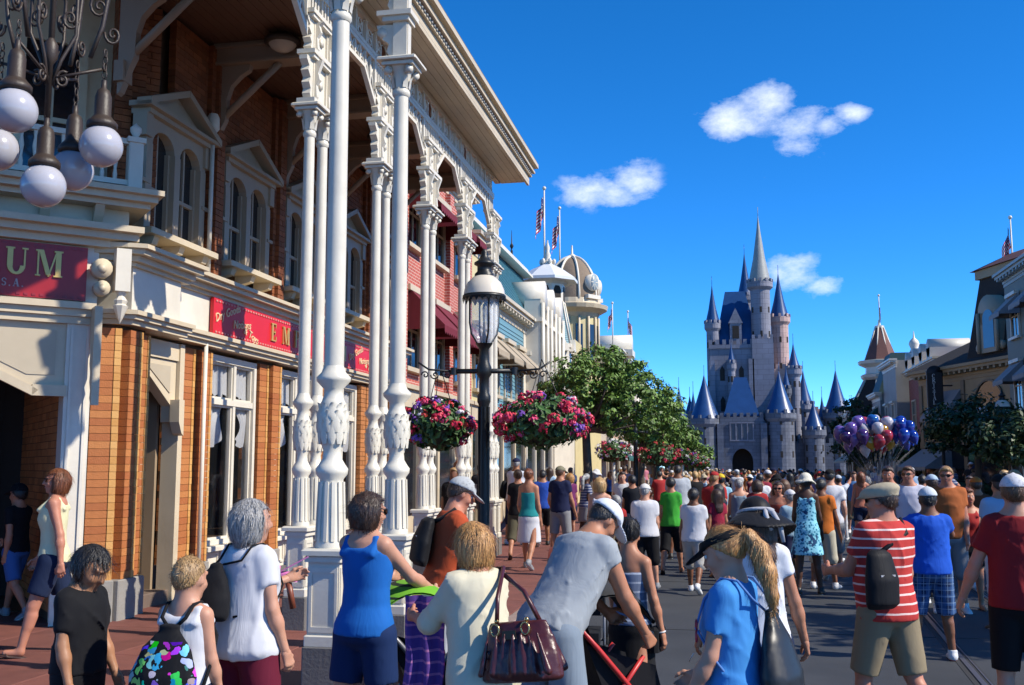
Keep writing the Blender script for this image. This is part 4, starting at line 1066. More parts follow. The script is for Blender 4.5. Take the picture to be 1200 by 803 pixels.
# right-hand side (street fronts in their own shade)
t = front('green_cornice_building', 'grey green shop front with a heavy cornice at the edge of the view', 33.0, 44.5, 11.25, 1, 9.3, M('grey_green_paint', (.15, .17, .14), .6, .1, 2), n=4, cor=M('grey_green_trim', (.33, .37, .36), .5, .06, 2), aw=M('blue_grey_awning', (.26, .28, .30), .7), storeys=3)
t = T('mansard_building', 'tan building with a dark mansard tower, arched windows and awnings', 'building', (9.7, 55.0, SWZ), R(-71))
f = MB(); f.box((0, 0, -.1), (9.5, 9, 6.2)); O('wall', f, TANP, t); cornice(t, 0, 9.5, 5.7, TANP, .5, .7)
f = MB()
for x in (.15, 1.6, 3.9, 7.7): f.box((x - .14, -.06, 0), (x + .14, .0, 5.7))
O('pilaster', f, M('brown_trim', (.22, .16, .10), .6, .1), t)
f = MB(); f.prism([(-.4, 6.4), (4.6, 7.9), (9, 7.9), (9, 6.4)], 'x', -.3, 9.8) if False else f._add([(-.4, -.5, 6.4), (9.8, -.5, 6.4), (9.8, 9.2, 6.4), (-.4, 9.2, 6.4), (2.2, 2.6, 8.2), (7.4, 2.6, 8.2), (7.4, 6.4, 8.2), (2.2, 6.4, 8.2)], [(0, 1, 5, 4), (1, 2, 6, 5), (2, 3, 7, 6), (3, 0, 4, 7), (4, 5, 6, 7), (0, 3, 2, 1)]); O('roof', f, SLATE, t)
f = MB(); b0, b1 = (4.6, 8.6), (5.1, 8.1)
f._add([(b0[0], -.2, 6.4), (b0[1], -.2, 6.4), (b0[1], 4.2, 6.4), (b0[0], 4.2, 6.4), (b1[0], .45, 10.6), (b1[1], .45, 10.6), (b1[1], 3.6, 10.6), (b1[0], 3.6, 10.6)], [(0, 1, 5, 4), (1, 2, 6, 5), (2, 3, 7, 6), (3, 0, 4, 7), (4, 5, 6, 7)]); O('mansard_tower', f, SLATE, t)
f = MB(); f.box((4.9, .25, 10.2), (8.3, 3.8, 10.6)); O('tower_cornice', f, TANP, t)
f = MB(); f._add([(4.7, .1, 10.6), (8.5, .1, 10.6), (8.5, 4, 10.6), (4.7, 4, 10.6), (6.0, 1.4, 11.3), (7.2, 1.4, 11.3), (7.2, 2.6, 11.3), (6.0, 2.6, 11.3)], [(0, 1, 5, 4), (1, 2, 6, 5), (2, 3, 7, 6), (3, 0, 4, 7), (4, 5, 6, 7), (0, 3, 2, 1)]); O('tower_roof', f, REDSH, t)
f = MB(); f.box((5.85, -.3, 6.7), (7.35, 1.0, 8.5)); f.tube([(6.6, -.3, 8.5), (6.6, 1.2, 8.5)], .75, 20)
for s_ in (-1, 1): f.tube([(6.6 + s_ * .85, -.3, 6.95), (6.6 + s_ * .85, -.1, 6.95)], .2, 10); f.tube([(6.6 + s_ * .7, -.34, 6.7), (6.6 + s_ * .7, -.34, 8.5)], .09, 8)
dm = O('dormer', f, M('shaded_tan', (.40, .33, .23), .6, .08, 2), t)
f = MB(); f.prism([(6.2, 6.9), (7.0, 6.9), (7.0, 8.2)] + [(6.6 + .4 * math.cos(a), 8.2 + .4 * math.sin(a)) for a in [math.pi * i / 8 for i in range(1, 8)]] + [(6.2, 8.2)], 'y', -.32, -.305); O('pane', f, M('sky_glass', (.10, .25, .38)), dm)
win(t, 2.7, 3.2, 1.0, 1.3, M('brown_trim', (.22, .16, .10)), True); awning(t, 2.7, 5.3, 2.0, 1.3, 1.0, AWGREY)
w = win(t, 5.9, 2.9, 2.2, 1.5, M('brown_trim', (.22, .16, .10)), True)
f = MB(); f.prism([(4.85, 2.95), (6.95, 2.95), (6.95, 4.35), (4.85, 4.35)], 'y', -.05, -.045); O('sky_reflection', f, M('reflected_sky', (.16, .50, .78), .15, .1), w)  # sky mirrored in the pane, put in as a bright blue sheet
sb = MB(); ex = Vector((1, 0, 0)); ez = Vector((0, 0, 1))
for c, r0, tn, st in (((5.25, 4.0), .28, 1.3, 0), ((5.9, 4.05), .3, -1.3, 3), ((6.5, 4.0), .28, 1.3, 1)): sb.tube(spiral(Vector((c[0], -.07, c[1])), r0, tn, ex, ez, st), .035, 5)
sb.tube([(4.85, -.07, 3.3), (6.95, -.07, 3.45)], .04, 5); sb.tube([(5.58, -.07, 2.95), (5.58, -.07, 4.3)], .04, 5); sb.tube([(6.25, -.07, 2.95), (6.25, -.07, 4.2)], .04, 5)
O('reflected_scroll', sb, WHITE, w)  # white scrolls stand in for fretwork mirrored in the pane
awning(t, 8.3, 4.4, 2.4, 1.1, 1.4, M('blue_grey_awning', (.40, .46, .52)))
f = MB(); f.box((0, -.1, 2.6), (9.5, .02, 2.9)); O('shop_fascia', f, M('brown_trim', (.22, .16, .1)), t)
f = MB(); f.box((.3, -.03, .4), (9.2, -.01, 2.6)); O('shop_pane', f, GLASSD, t)
awning(t, 1.4, 2.6, 2.6, .9, 1.4, AWGREY)
# vertical sign
sx = x_at(1096, 465, 52.2)
t = T('vertical_sign', 'tall dark vertical sign reading CRYSTAL ARTS on the tan building', 'sign', (sx, 52.2, 0))
zb, zt = z_at(1097, 503, 52.2), z_at(1097, 430, 52.2); hh = zt - zb
f = MB(); f.bbox((-.36, -.09, zb + .25), (.36, .09, zt - .25), .03); f.tube([(0, -.085, zt - .3), (0, .085, zt - .3)], .36, 18); f.tube([(0, -.085, zb + .3), (0, .085, zb + .3)], .36, 18)
for z in (zb + .9, zt - .9): f.tube([(.3, 0, z), (1.3, 0, z)], .04, 6)
O('board', f, M('sign_brown', (.035, .018, .014), .5, .1), t)
n_ = 12; step = (hh - .5) / 11.6; zz_ = zt - .32
for ch in 'CRYSTAL ARTS':
    if ch != ' ': letter(ch, -.12, -.09, zz_ - step, .19, .012, t, M('sign_white', (.75, .72, .66), .5, .04), 'y')
    zz_ -= step
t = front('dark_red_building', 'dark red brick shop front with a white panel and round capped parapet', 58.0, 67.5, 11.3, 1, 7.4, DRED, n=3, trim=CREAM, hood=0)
for i in range(4):
    f = MB(); x = 1.2 + i * 2.3; f.tube([(x, -.3, 8.1), (x, 1.8, 8.1)], .5, 16); f.box((x - .5, -.3, 7.4), (x + .5, 1.8, 8.1)); O('barrel_cap', f, M('shaded_white', (.55, .52, .45), .5, .06), t)  # white paint with the shade of this side put into its colour
f = MB(); f.lathe([(.3, 8.6), (.2, 8.8), (.32, 9.1), (.25, 9.3), (.06, 9.5), (.02, 9.9)], (1.2, .2, 0), 12); O('finial', f, WHITE, t)
t = front('flat_roof_building', 'pale building with a broad flat cornice above the dark red shop', 67.8, 73.0, 10.6, 1, 8.3, GREYP, n=2, trim=WHITE)
t = front('green_mansard_house', 'grey house with dark green mansard roof by the octagonal turret', 73.3, 77.0, 10.4, 1, 6.6, GREYP, n=1, trim=WHITE, aw=AWGRN)
f = MB(); f._add([(0, -.1, 6.6), (3.7, -.1, 6.6), (3.7, 4, 6.6), (0, 4, 6.6), (.5, .9, 9.4), (3.2, .9, 9.4), (3.2, 3, 9.4), (.5, 3, 9.4)], [(0, 1, 5, 4), (1, 2, 6, 5), (2, 3, 7, 6), (3, 0, 4, 7), (4, 5, 6, 7)]); O('mansard', f, M('green_slate', (.02, .06, .06), .6, .2, 6), t)
# turret house
tx = x_at(1031, 400, 80)
t = T('turret_house', 'house with red shingled octagonal turret and white double eaves', 'building', (tx, 80, SWZ))
f = MB(); octa(f, [(2.4, -.1), (2.4, 4.9), (2.9, 5.0), (2.9, 5.3)]); f.box((-.5, -2, -.1), (6, 8, 5.2)); O('wall', f, TANP, t)
f = MB(); octa(f, [(2.75, 5.3), (1.15, 8.2)]); O('lower_roof', f, SLATE, t)
f = MB()
for i in range(8):
    a = R(22.5 + 45 * i); f.tube([(2.75 * math.cos(a), 2.75 * math.sin(a), 5.3), (1.17 * math.cos(a), 1.17 * math.sin(a), 8.2)], .07, 5); f.tube([(1.1 * math.cos(a), 1.1 * math.sin(a), 9.5), (.28 * math.cos(a), .28 * math.sin(a), 12.0)], .055, 5)
octa(f, [(1.1, 7.9), (1.45, 8.2), (1.5, 8.4), (1.15, 8.5), (1.1, 8.95), (1.6, 9.2), (1.68, 9.42), (1.1, 9.5)]); octa(f, [(.34, 11.9), (.34, 12.05), (.12, 12.1), (.06, 12.5)]); O('eaves', f, WHITE, t)
f = MB(); octa(f, [(1.2, 9.5), (.28, 12.0)]); O('turret_roof', f, REDSH, t)
f = MB(); f._add([(1.2, -2.6, 5.3), (5, -2.6, 5.3), (5, 5, 5.3), (1.2, 5, 5.3), (2.2, -1, 7.8), (4, -1, 7.8), (4, 4, 7.8), (2.2, 4, 7.8)], [(0, 1, 5, 4), (1, 2, 6, 5), (2, 3, 7, 6), (3, 0, 4, 7), (4, 5, 6, 7)]); O('side_roof', f, REDSH, t)
for i in range(3): f = MB(); f.lathe([(.1, 7.7), (.1, 8.3), (.16, 8.4), (.1, 8.5), (.02, 8.9)], (1.7 + .5 * i, -2.2, -.9), 8); O('chimney', f, WHITE, t)
front('far_right_building', 'far tan building beyond the turret house near the forecourt', 86, 104, 11.5, 1, 6.5, TANP, n=6, shop_aw=AWTAN)

# ------------------------------------------------------------------ flags on roof poles
def flag_mat():
    m, nt, b = new_mat('striped_flag')
    p = N(nt, 'ShaderNodeSeparateXYZ'); L(nt, N(nt, 'ShaderNodeUVMap').outputs[0], p.inputs[0])
    st = mathn(nt, 'GREATER_THAN', mathn(nt, 'SINE', mathn(nt, 'MULTIPLY', p.outputs[1], 40.84)), 0.0)
    c = mixc(nt, st, (.75, .72, .70), (.5, .03, .05))
    can = mathn(nt, 'MULTIPLY', mathn(nt, 'LESS_THAN', p.outputs[0], .42), mathn(nt, 'GREATER_THAN', p.outputs[1], .46))
    vn = N(nt, 'ShaderNodeTexVoronoi'); vn.inputs['Scale'].default_value = 16; L(nt, N(nt, 'ShaderNodeUVMap').outputs[0], vn.inputs['Vector'])
    star = mathn(nt, 'LESS_THAN', vn.outputs[0], .22)
    L(nt, mixc(nt, can, c, mixc(nt, star, (.02, .03, .12), (.7, .7, .72))), b.inputs['Base Color']); b.inputs['Roughness'].default_value = .8
    return m
FLAG = flag_mat()
def flagpole(px, py_top, py_base, y, fl, label, dr=.55):
    b = at_y(px, py_base, y); h = z_at(px, py_top, y) - b.z
    t = T('flagpole', label, 'flagpole', b, group='flags on the rooftops')
    f = MB(); f.tube([(0, 0, -1.3), (0, 0, h)], [.05, .03], 8); f.ball((0, 0, h + .05), .09, 8, 6); O('pole', f, WHITE, t)
    me = bpy.data.meshes.new('flag'); vs = []; fs = []; uv = []
    nx, ny = 14, 8; z0 = h - .3; s_ = fl
    for j in range(ny + 1):
        for i in range(nx + 1):
            u, v = i / nx, j / ny
            # hanging, gathered in folds towards the pole
            x = s_ * (.42 * u) + .06 * s_ * math.sin(u * 9 + v); yy = .09 * s_ * math.sin(u * 13 + v * 2.0)
            vs.append((-x * dr - .03, yy, z0 - s_ * .62 * (1 - v) - s_ * .62 * u * 1.15)); uv.append((u, v))
    for j in range(ny):
        for i in range(nx): k = j * (nx + 1) + i; fs.append((k, k + 1, k + nx + 2, k + nx + 1))
    me.from_pydata(vs, [], fs); ul = me.uv_layers.new(name='UVMap')
    for lp in me.loops: ul.data[lp.index].uv = uv[lp.vertex_index]
    me.polygons.foreach_set('use_smooth', [True] * len(fs)); me.materials.append(FLAG); put('flag', me, t)
flagpole(638, 222, 305, 45.2, 1.5, 'striped flag on the pole of the white octagonal tower')
flagpole(656, 245, 305, 53.0, 1.6, 'striped flag on the dome with white ribs')
flagpole(718, 356, 392, 72.0, 1.3, 'striped flag at the near end of the white barrel pediment')
flagpole(736, 366, 388, 75.5, 1.3, 'striped flag at the far end of the white barrel pediment', -.6)
flagpole(1031, 347, 380, 80, 1.3, 'striped flag on top of the red shingled turret', -.2)
flagpole(1187, 256, 312, 50, 1.7, 'striped flag above the dark mansard tower')
flagpole(511, -22, 30, 22, 1.2, 'striped flag above the veranda eaves, cut by the picture edge')

# ------------------------------------------------------------------ castle at the end of the street (plain, generic)
def stone_mat(name, col, sc=1.0, var=.18):
    m, nt, b = new_mat(name)
    tcn = N(nt, 'ShaderNodeTexCoord').outputs['Object']
    p = N(nt, 'ShaderNodeSeparateXYZ'); L(nt, tcn, p.inputs[0])
    cb = N(nt, 'ShaderNodeCombineXYZ'); L(nt, mathn(nt, 'ADD', p.outputs[0], p.outputs[1]), cb.inputs[0]); L(nt, p.outputs[2], cb.inputs[1])
    bt = N(nt, 'ShaderNodeTexBrick'); L(nt, cb.outputs[0], bt.inputs['Vector']); bt.inputs['Scale'].default_value = 1.0
    bt.inputs['Color1'].default_value = (*[c * (1 + var) for c in col], 1); bt.inputs['Color2'].default_value = (*[c * (1 - var) for c in col], 1); bt.inputs['Mortar'].default_value = (*[c * .6 for c in col], 1)
    bt.inputs['Brick Width'].default_value = 1.1 * sc; bt.inputs['Row Height'].default_value = .5 * sc; bt.inputs['Mortar Size'].default_value = .025
    nz_ = ramp(nt, noise(nt, tcn, .35, 6, .65), [(.3, .75), (.7, 1.12)])
    L(nt, mixc(nt, 1.0, bt.outputs[0], nz_, 'MULTIPLY'), b.inputs['Base Color']); b.inputs['Roughness'].default_value = .85
    return m
CST1 = stone_mat('castle_stone', (.10, .11, .14)); CST2 = stone_mat('castle_plaster', (.19, .192, .235), 1.6, .06); CST3 = stone_mat('castle_peach', (.42, .29, .26), 1.6, .06)
CROOF = M('castle_roof', (.018, .065, .19), .35, .25, 1.2, .3, 6)
cs = T('castle', 'grey stone castle with blue cone roofs at the end of the street', 'castle', (2.75, 160, 0))
def C(name, mb, mat, p=None): return O(name, mb, mat, p or cs)
def crenel(mb, x0, x1, y0, y1, z, w=.55, h=.7):
    n = int((x1 - x0) / (2 * w))
    for i in range(n + 1):
        x = x0 + (x1 - x0 - w) * i / max(1, n)
        mb.box((x, y0, z), (x + w, y0 + .4, z + h)); mb.box((x, y1 - .4, z), (x + w, y1, z + h))
    n = int((y1 - y0) / (2 * w))
    for i in range(1, n):
        y = y0 + (y1 - y0 - w) * i / max(1, n)
        mb.box((x0, y, z), (x0 + .4, y + w, z + h)); mb.box((x1 - .4, y, z), (x1, y + w, z + h))
def round_tower(x, y, r, z1, zc, mat=CST1, over=.35, n=20, wins=3, roof=CROOF):
    f = MB(); f.lathe([(r, 0), (r, z1 - 1.0), (r + over, z1 - .5), (r + over, z1 + .3)], (x, y, 0), n, smooth=False)
    for i in range(n // 2):
        a = 4 * math.pi * i / n; f.xf = Matrix.Translation((x, y, 0)) @ Matrix.Rotation(a, 4, 'Z'); f.box((r + over - .25, -.2, z1 + .3), (r + over + .05, .2, z1 + .8)); f.xf = None
    t_ = C('tower', f, mat)
    f = MB(); f.lathe([(r + over * .5, z1 + .3), (r * .62, z1 + .3 + (zc - z1) * .35), (r * .2, z1 + (zc - z1) * .78), (.03, zc)], (x, y, 0), n); f.tube([(x, y, zc - .3), (x, y, zc + 1.4)], .04, 5); O('cone_roof', f, roof, t_)
    f = MB()
    for k in range(wins):
        z = z1 * (.35 + .5 * k / max(1, wins - 1)) if wins > 1 else z1 * .6
        for a in (-90, -35, -145): f.xf = Matrix.Translation((x, y, 0)) @ Matrix.Rotation(R(a), 4, 'Z'); f.box((r - .1, -.17, z), (r + .03, .17, z + .9)); f.xf = None
    O('window', f, DARKIN, t_)
    return t_
f = MB(); f.box((-9.5, -1.2, 0), (-2.4, 1.5, 6.6)); crenel(f, -9.5, -2.4, -1.2, 1.5, 6.6); f.box((7.2, -1.2, 0), (13.0, 1.5, 5.4)); crenel(f, 7.2, 13.0, -1.2, 1.5, 5.4); C('curtain_wall', f, CST1)
f = MB(); arch = [(-1.5, 0), (-1.5, 2.6)] + [(-1.5 + 1.5 * (1 - math.cos(a)), 2.6 + 2.0 * math.sin(a)) for a in [math.pi / 2 * i / 6 for i in range(1, 7)]]
arch = arch + [(-x, z) for x, z in arch[:-1][::-1]]
f.prism([(-3.1, 0), (-1.5, 0)] + arch[1:] + [(3.1, 0), (3.1, 9.2), (-3.1, 9.2)], 'y', -4.2, -3.0); f.box((-3.1, -3.0, 0), (-2.0, 1, 9.2)); f.box((2.0, -3.0, 0), (3.1, 1, 9.2)); f.box((-2.0, -3.0, 5.2), (2.0, 1, 9.2)); crenel(f, -3.1, 3.1, -4.2, 1, 9.2, .5, .6)
for s_ in (-1, 1): f.box((s_ * 3.1 - .45, -4.7, 0), (s_ * 3.1 + .45, -3.9, 8.2))
C('gatehouse', f, CST1)
f = MB(); f.box((-1.9, -1.0, 0), (1.9, -.8, 5)); C('gateway', f, DARKIN)
f = MB(); f.box((-1.7, -4.28, 5.8), (1.7, -4.2, 8.3)); C('gate_panel', f, M('castle_dark_panel', (.08, .09, .11), .6, .2))
f = MB()
for i in range(5): f.box((-1.75 + i * .82, -4.36, 5.8), (-1.6 + i * .82, -4.28, 8.3))
f.box((-1.8, -4.38, 5.7), (1.8, -4.26, 5.85)); f.box((-1.8, -4.38, 8.25), (1.8, -4.26, 8.4)); C('tracery', f, CST2)
f = MB(); f._add([(-2.6, -3.9, 9.3), (2.6, -3.9, 9.3), (2.6, .5, 9.3), (-2.6, .5, 9.3), (-.9, -1.7, 15.2), (.9, -1.7, 15.2)], [(0, 1, 5, 4), (2, 3, 4, 5), (3, 0, 4), (1, 2, 5)]); C('gate_roof', f, CROOF)
round_tower(-5.3, -3, 2.05, 8.7, 15.6); round_tower(5.5, -3, 2.0, 9.4, 15.9); 
round_tower(-9.2, 1, 1.25, 8.3, 14.2); round_tower(-7.7, 5, 1.0, 9.0, 13.0); round_tower(-10.4, 4, .8, 7.4, 12.0)
round_tower(10.3, -2, 1.4, 7.0, 11.6); round_tower(13.9, 1, 1.7, 9.6, 16.3, wins=2); round_tower(9.6, 6, 1.2, 11.2, 16.8, CST2)
f = MB(); f.box((8.0, 7, 0), (14.0, 14, 10.5)); crenel(f, 8.0, 14.0, 7, 14, 10.5); C('peach_hall', f, CST3)
f = MB(); f.box((-4.4, 4, 0), (4.2, 15, 20.5)); crenel(f, -4.6, 4.4, 3.8, 15.2, 20.8, .55, .8); f.box((-4.6, 3.8, 20.2), (4.4, 15.2, 20.8))
for x in (-4.5, -1.6, 1.4): f.box((x, 3.5, 0), (x + .8, 4.2, 18.5))
kp = C('keep', f, CST2)
f = MB()
for x in (-2.6, .3, 3.0):
    for z in (10.5, 15.2): f.box((x - .35, 3.9, z), (x + .35, 3.99, z + 1.7)); f.prism([(x - .35, z + 1.7), (x + .35, z + 1.7), (x, z + 2.3)], 'y', 3.9, 3.99)
O('window', f, DARKIN, kp)
f = MB(); f._add([(-3.6, 4.8, 20.8), (3.4, 4.8, 20.8), (3.4, 14, 20.8), (-3.6, 14, 20.8), (-1.9, 9.4, 30.0), (1.2, 9.4, 30.0)], [(0, 1, 5, 4), (2, 3, 4, 5), (3, 0, 4), (1, 2, 5)]); O('keep_roof', f, CROOF, kp)
f = MB(); f.box((-1.3, 4.5, 20.8), (.5, 7, 24.2)); f.prism([(-1.5, 24.2), (.7, 24.2), (-.4, 26.6)], 'y', 4.4, 8); dm = O('dormer', f, CST2, kp); f = MB(); f.box((-.9, 4.44, 21.8), (.1, 4.5, 23.8)); O('window', f, DARKIN, dm)
round_tower(3.5, 6, 1.5, 30.4, 41.5, CST2, .5, 24, 5, M('castle_pale_roof', (.30, .31, .30), .5, .25, 1.2))
round_tower(-3.9, 5.2, 1.0, 24.0, 30.5, CST2, .3); round_tower(-1.2, 3.2, .55, 17.5, 21.0, CST2, .2, 12, 2); round_tower(6.9, 3.4, .6, 13.5, 17.2, CST1, .2, 12, 2); round_tower(-7.0, -1, .6, 9.5, 13.4, CST1, .2, 12, 2); round_tower(12.0, 3, .7, 8.6, 12.6, CST2, .2, 12, 2); round_tower(1.4, 13, 1.1, 29.5, 37.0, CST2, .3)
round_tower(6.6, 11, 1.35, 25.5, 33.0, CST3, .35, 16, 4); round_tower(8.2, 5, .9, 16.6, 21.0, CST2, .3)
f = MB(); f.box((4.6, 5, 0), (8.0, 13, 17.0)); crenel(f, 4.6, 8.0, 5, 13, 17.0); C('peach_wing', f, CST3)
f = MB(); f.box((2.0, 3.5, 0), (5.2, 7.5, 21.6)); crenel(f, 2.0, 5.2, 3.5, 7.5, 21.6, .45, .6); C('tower_base', f, CST2)
mb = MB(); mb.box((-40, 134.5, -.02), (60, 159, .05)); O('forecourt', mb, M('forecourt_paving', (.30, .24, .2), .8, .2, .5), kind='structure')
# ------------------------------------------------------------------ street lamps with hanging baskets
def lamp_meshes():
    out = []
    f = MB(); f.lathe([(.17, 0), (.17, .12), (.14, .16), (.12, .5), (.14, .55), (.12, .6), (.085, .75), (.075, .85), (.062, 1.0), (.055, 2.35), (.075, 2.4), (.075, 2.46), (.055, 2.5), (.055, 2.66), (.085, 2.70), (.085, 2.78), (.06, 2.84), (.05, 2.98), (.08, 3.02), (.10, 3.05)], n=14)
    for i in range(10):                                                 # fluted shaft
        f.xf = Matrix.Rotation(2 * math.pi * i / 10, 4, 'Z'); f.box((.05, -.008, 1.02), (.066, .008, 2.34)); f.xf = None
    out.append(('post', f.mesh('post', IRON)))
    f = MB(); f.tube([(-.34, 0, 2.74), (.34, 0, 2.74)], .028, 8)
    for s_ in (-1, 1):
        f.lathe([(.04, -.04), (.04, .04)], (s_ * .34, 0, 2.74), 8)
        f.tube([(s_ * .34, 0, 2.74), (s_ * .62, 0, 2.76), (s_ * .74, 0, 2.84)], .012, 5)
        for c, r_, tn in ((.42, .06, 1.3), (.55, .05, -1.3), (.66, .045, 1.2)): f.tube(spiral(Vector((s_ * c, 0, 2.70)), r_, tn, Vector((s_, 0, 0)), Vector((0, 0, 1)), 0), .008, 4)
    out.append(('cross_arm', f.mesh('cross_arm', IRON)))
    f = MB(); f.lathe([(.085, 3.05), (.145, 3.16), (.165, 3.28), (.165, 3.55)], n=20, caps=False)
    m, nt_, b = new_mat('lantern_glass'); b.inputs['Base Color'].default_value = (.8, .85, .9, 1); b.inputs['Roughness'].default_value = .06; b.inputs['Alpha'].default_value = .28; b.inputs['Specular IOR Level'].default_value = 1.0
    bn = N(nt_, 'ShaderNodeBump'); bn.inputs['Strength'].default_value = .8; bn.inputs['Distance'].default_value = .02; L(nt_, noise(nt_, N(nt_, 'ShaderNodeTexCoord').outputs['Object'], 14.0, 3), bn.inputs['Height']); L(nt_, bn.outputs[0], b.inputs['Normal'])
    out.append(('lantern_glass', f.mesh('lantern_glass', m)))
    f = MB()
    for i in range(4): a = math.pi / 2 * i + .4; f.tube([(.08 * math.cos(a), .08 * math.sin(a), 3.05), (.15 * math.cos(a), .15 * math.sin(a), 3.16), (.17 * math.cos(a), .17 * math.sin(a), 3.28), (.17 * math.cos(a), .17 * math.sin(a), 3.56)], .011, 5)
    f.lathe([(.012, 3.05), (.03, 3.1), (.012, 3.2), (.02, 3.45), (.012, 3.5)], n=8)
    n = 24; f.lathe([(.19, 3.55), (.245, 3.56), (.245, 3.59), (.19, 3.61)], n=n)
    for i in range(n): f.xf = Matrix.Rotation(2 * math.pi * i / n, 4, 'Z'); f._add([(.246, -.03, 3.56), (.246, .03, 3.56), (.25, 0, 3.51)], [(0, 2, 1), (0, 1, 2)]); f.xf = None
    out.append(('lantern_frame', f.mesh('lantern_frame', IRON)))
    f = MB(); f.lathe([(.235, 3.60), (.225, 3.66), (.19, 3.74), (.13, 3.80), (.10, 3.82)], n=24); out.append(('shade', f.mesh('shade', M('cream_enamel', (.72, .64, .52), .25, .04, 3))))
    f = MB(); f.lathe([(.11, 3.80), (.11, 3.84), (.08, 3.87), (.08, 3.93), (.115, 3.95), (.115, 3.97), (.07, 4.0), (.035, 4.06), (.04, 4.09), (.012, 4.13)], n=16); out.append(('vent_cap', f.mesh('vent_cap', IRON)))
    return out
LM = lamp_meshes()
def street_lamp(x, y, label, rz=0.0, z=SWZ, group='black street lamps with glass lanterns'):
    t = T('street_lamp', label, 'street lamp', (x, y, z), rz, group)
    for nm, me in LM: put(nm, me, t)
    return t
LEAF = M('basket_leaf', (.045, .105, .022), .55, .3, 6, island=.45)
def petal_mat(name, col): return M(name, col, .5, .12, 9, island=.2)
PET = [petal_mat('red_petal', (.58, .020, .055)), petal_mat('pink_petal', (.66, .05, .14)), petal_mat('violet_petal', (.17, .06, .34)), petal_mat('white_petal', (.72, .68, .70)), petal_mat('coral_petal', (.62, .06, .05))]
def flower_cluster(rr, r=.055, n=16):
    f = MB()
    for i in range(n):
        a, z = rr.uniform(0, 6.28), rr.uniform(-.5, 1); s = math.sqrt(max(0, 1 - z * z)); d = Vector((s * math.cos(a), s * math.sin(a), z))
        c = d * r * rr.uniform(.75, 1.05); t1 = d.orthogonal().normalized(); t2 = d.cross(t1); h = r * .42
        t1, t2 = (t1 + d * rr.uniform(-.4, .4)) * h, (t2 + d * rr.uniform(-.4, .4)) * h
        f._add([c - t1 * .6, c + t2, c + t1, c - t2, c + d * h * .35], [(0, 3, 4), (3, 2, 4), (2, 1, 4), (1, 0, 4)], False)
    return f
def flower_mesh(rr, mat): return flower_cluster(rr).mesh('flower', mat)
FM = {m_.name: [flower_mesh(random.Random(k * 7 + i), m_) for k in range(2)] for i, m_ in enumerate(PET)}
def leaf_ball(rx, rz, n, size, rr, mat, up=.3):
    f = MB(); vs = []; fs = []
    for i in range(n):
        a, z = rr.uniform(0, 6.28), rr.uniform(-1, 1); s = math.sqrt(1 - z * z); q = rr.uniform(.55, 1.08) ** .6
        d = Vector((s * math.cos(a), s * math.sin(a), z)); c = Vector((d.x * rx * q, d.y * rx * q, d.z * rz * q))
        nrm = (d + Vector((rr.uniform(-.6, .6), rr.uniform(-.6, .6), rr.uniform(-.2, .8)))).normalized()
        t1 = nrm.orthogonal().normalized(); t2 = nrm.cross(t1); b = rr.uniform(0, 6.28); t1, t2 = t1 * math.cos(b) + t2 * math.sin(b), t2 * math.cos(b) - t1 * math.sin(b)
        l = size * rr.uniform(.7, 1.3); o = len(vs); vs += [c - t1 * l, c + t2 * l * .5 + nrm * l * .15, c + t1 * l, c - t2 * l * .5 + nrm * l * .15]; fs.append((o, o + 1, o + 2, o + 3))
    f._add(vs, fs); return f
def basket(x, y, z, rx, rz, label, seed, detail=1.0, mix=(5, 3, 3, 1, 1), ztop=None, nf=60):
    rr = random.Random(seed)
    t = T('flower_basket', label, 'hanging basket', (x, y, z), 0, 'flower baskets hung from the street lamps')
    f = MB(); f.lathe([(.02, -rz * .95), (rx * .4, -rz * .8), (rx * .62, -rz * .3), (rx * .66, 0)], n=14, caps=False); O('bowl', f, M('basket_moss', (.05, .04, .02), .9, .3, 9), t)
    O('foliage', leaf_ball(rx, rz, int(900 * detail), .05 / detail ** .3, rr, LEAF), LEAF, t, kind='stuff')
    if ztop:
        f = MB()
        for k in range(3): a = k * 2.1; f.tube([(rx * .6 * math.cos(a), rx * .6 * math.sin(a), 0), (0, 0, ztop - z)], .005, 4)
        O('chain', f, IRON, t)
    names = [m_.name for m_ in PET]; bag = sum(([n] * w for n, w in zip(names, mix)), [])
    for k in range(nf):
        a, zz_ = rr.uniform(0, 6.28), rr.uniform(-.75, .95); s = math.sqrt(1 - zz_ * zz_)
        o = put('flower', rr.choice(FM[rr.choice(bag)]), t, loc=(s * math.cos(a) * rx * 1.0, s * math.sin(a) * rx * 1.0, zz_ * rz * 1.0))
        o.scale = (rr.uniform(.7, 1.35),) * 3; o.rotation_euler = (rr.uniform(-.5, .5), rr.uniform(-.5, .5), rr.uniform(0, 6))
    return t
street_lamp(-2.6, 11.3, 'black street lamp with cream lantern shade between two flower baskets beside the veranda', R(8))
lx = [(-2.6, 31.8, 'second black street lamp, its head before the tree crowns'), (-2.6, 54, 'far black street lamp near the end of the tree row'), (-2.6, 78, 'farthest black street lamp before the castle forecourt'),
      (8.8, 35.8, 'black street lamp in the shade before the tan mansard building'), (8.8, 45.3, 'black street lamp under the vertical dark sign'), (8.8, 75, 'black street lamp beside the balloon bunch'), (-2.2, 66, 'black street lamp among the far red flowers')]
for x, y, l in lx: street_lamp(x, y, l, rng.uniform(-.2, .2))
pb = at_y(514, 497, 11.35); basket(pb.x, pb.y, pb.z, .37, .29, 'red and violet flower basket left of the black lamp post before the veranda', 3, ztop=3.02, nf=62)
pb = at_y(635, 494, 11.1); basket(pb.x, pb.y, pb.z, .50, .28, 'broad pink and violet flower basket at the lamp facing the tree', 4, ztop=3.02, mix=(6, 4, 4, 1, 0), nf=95)
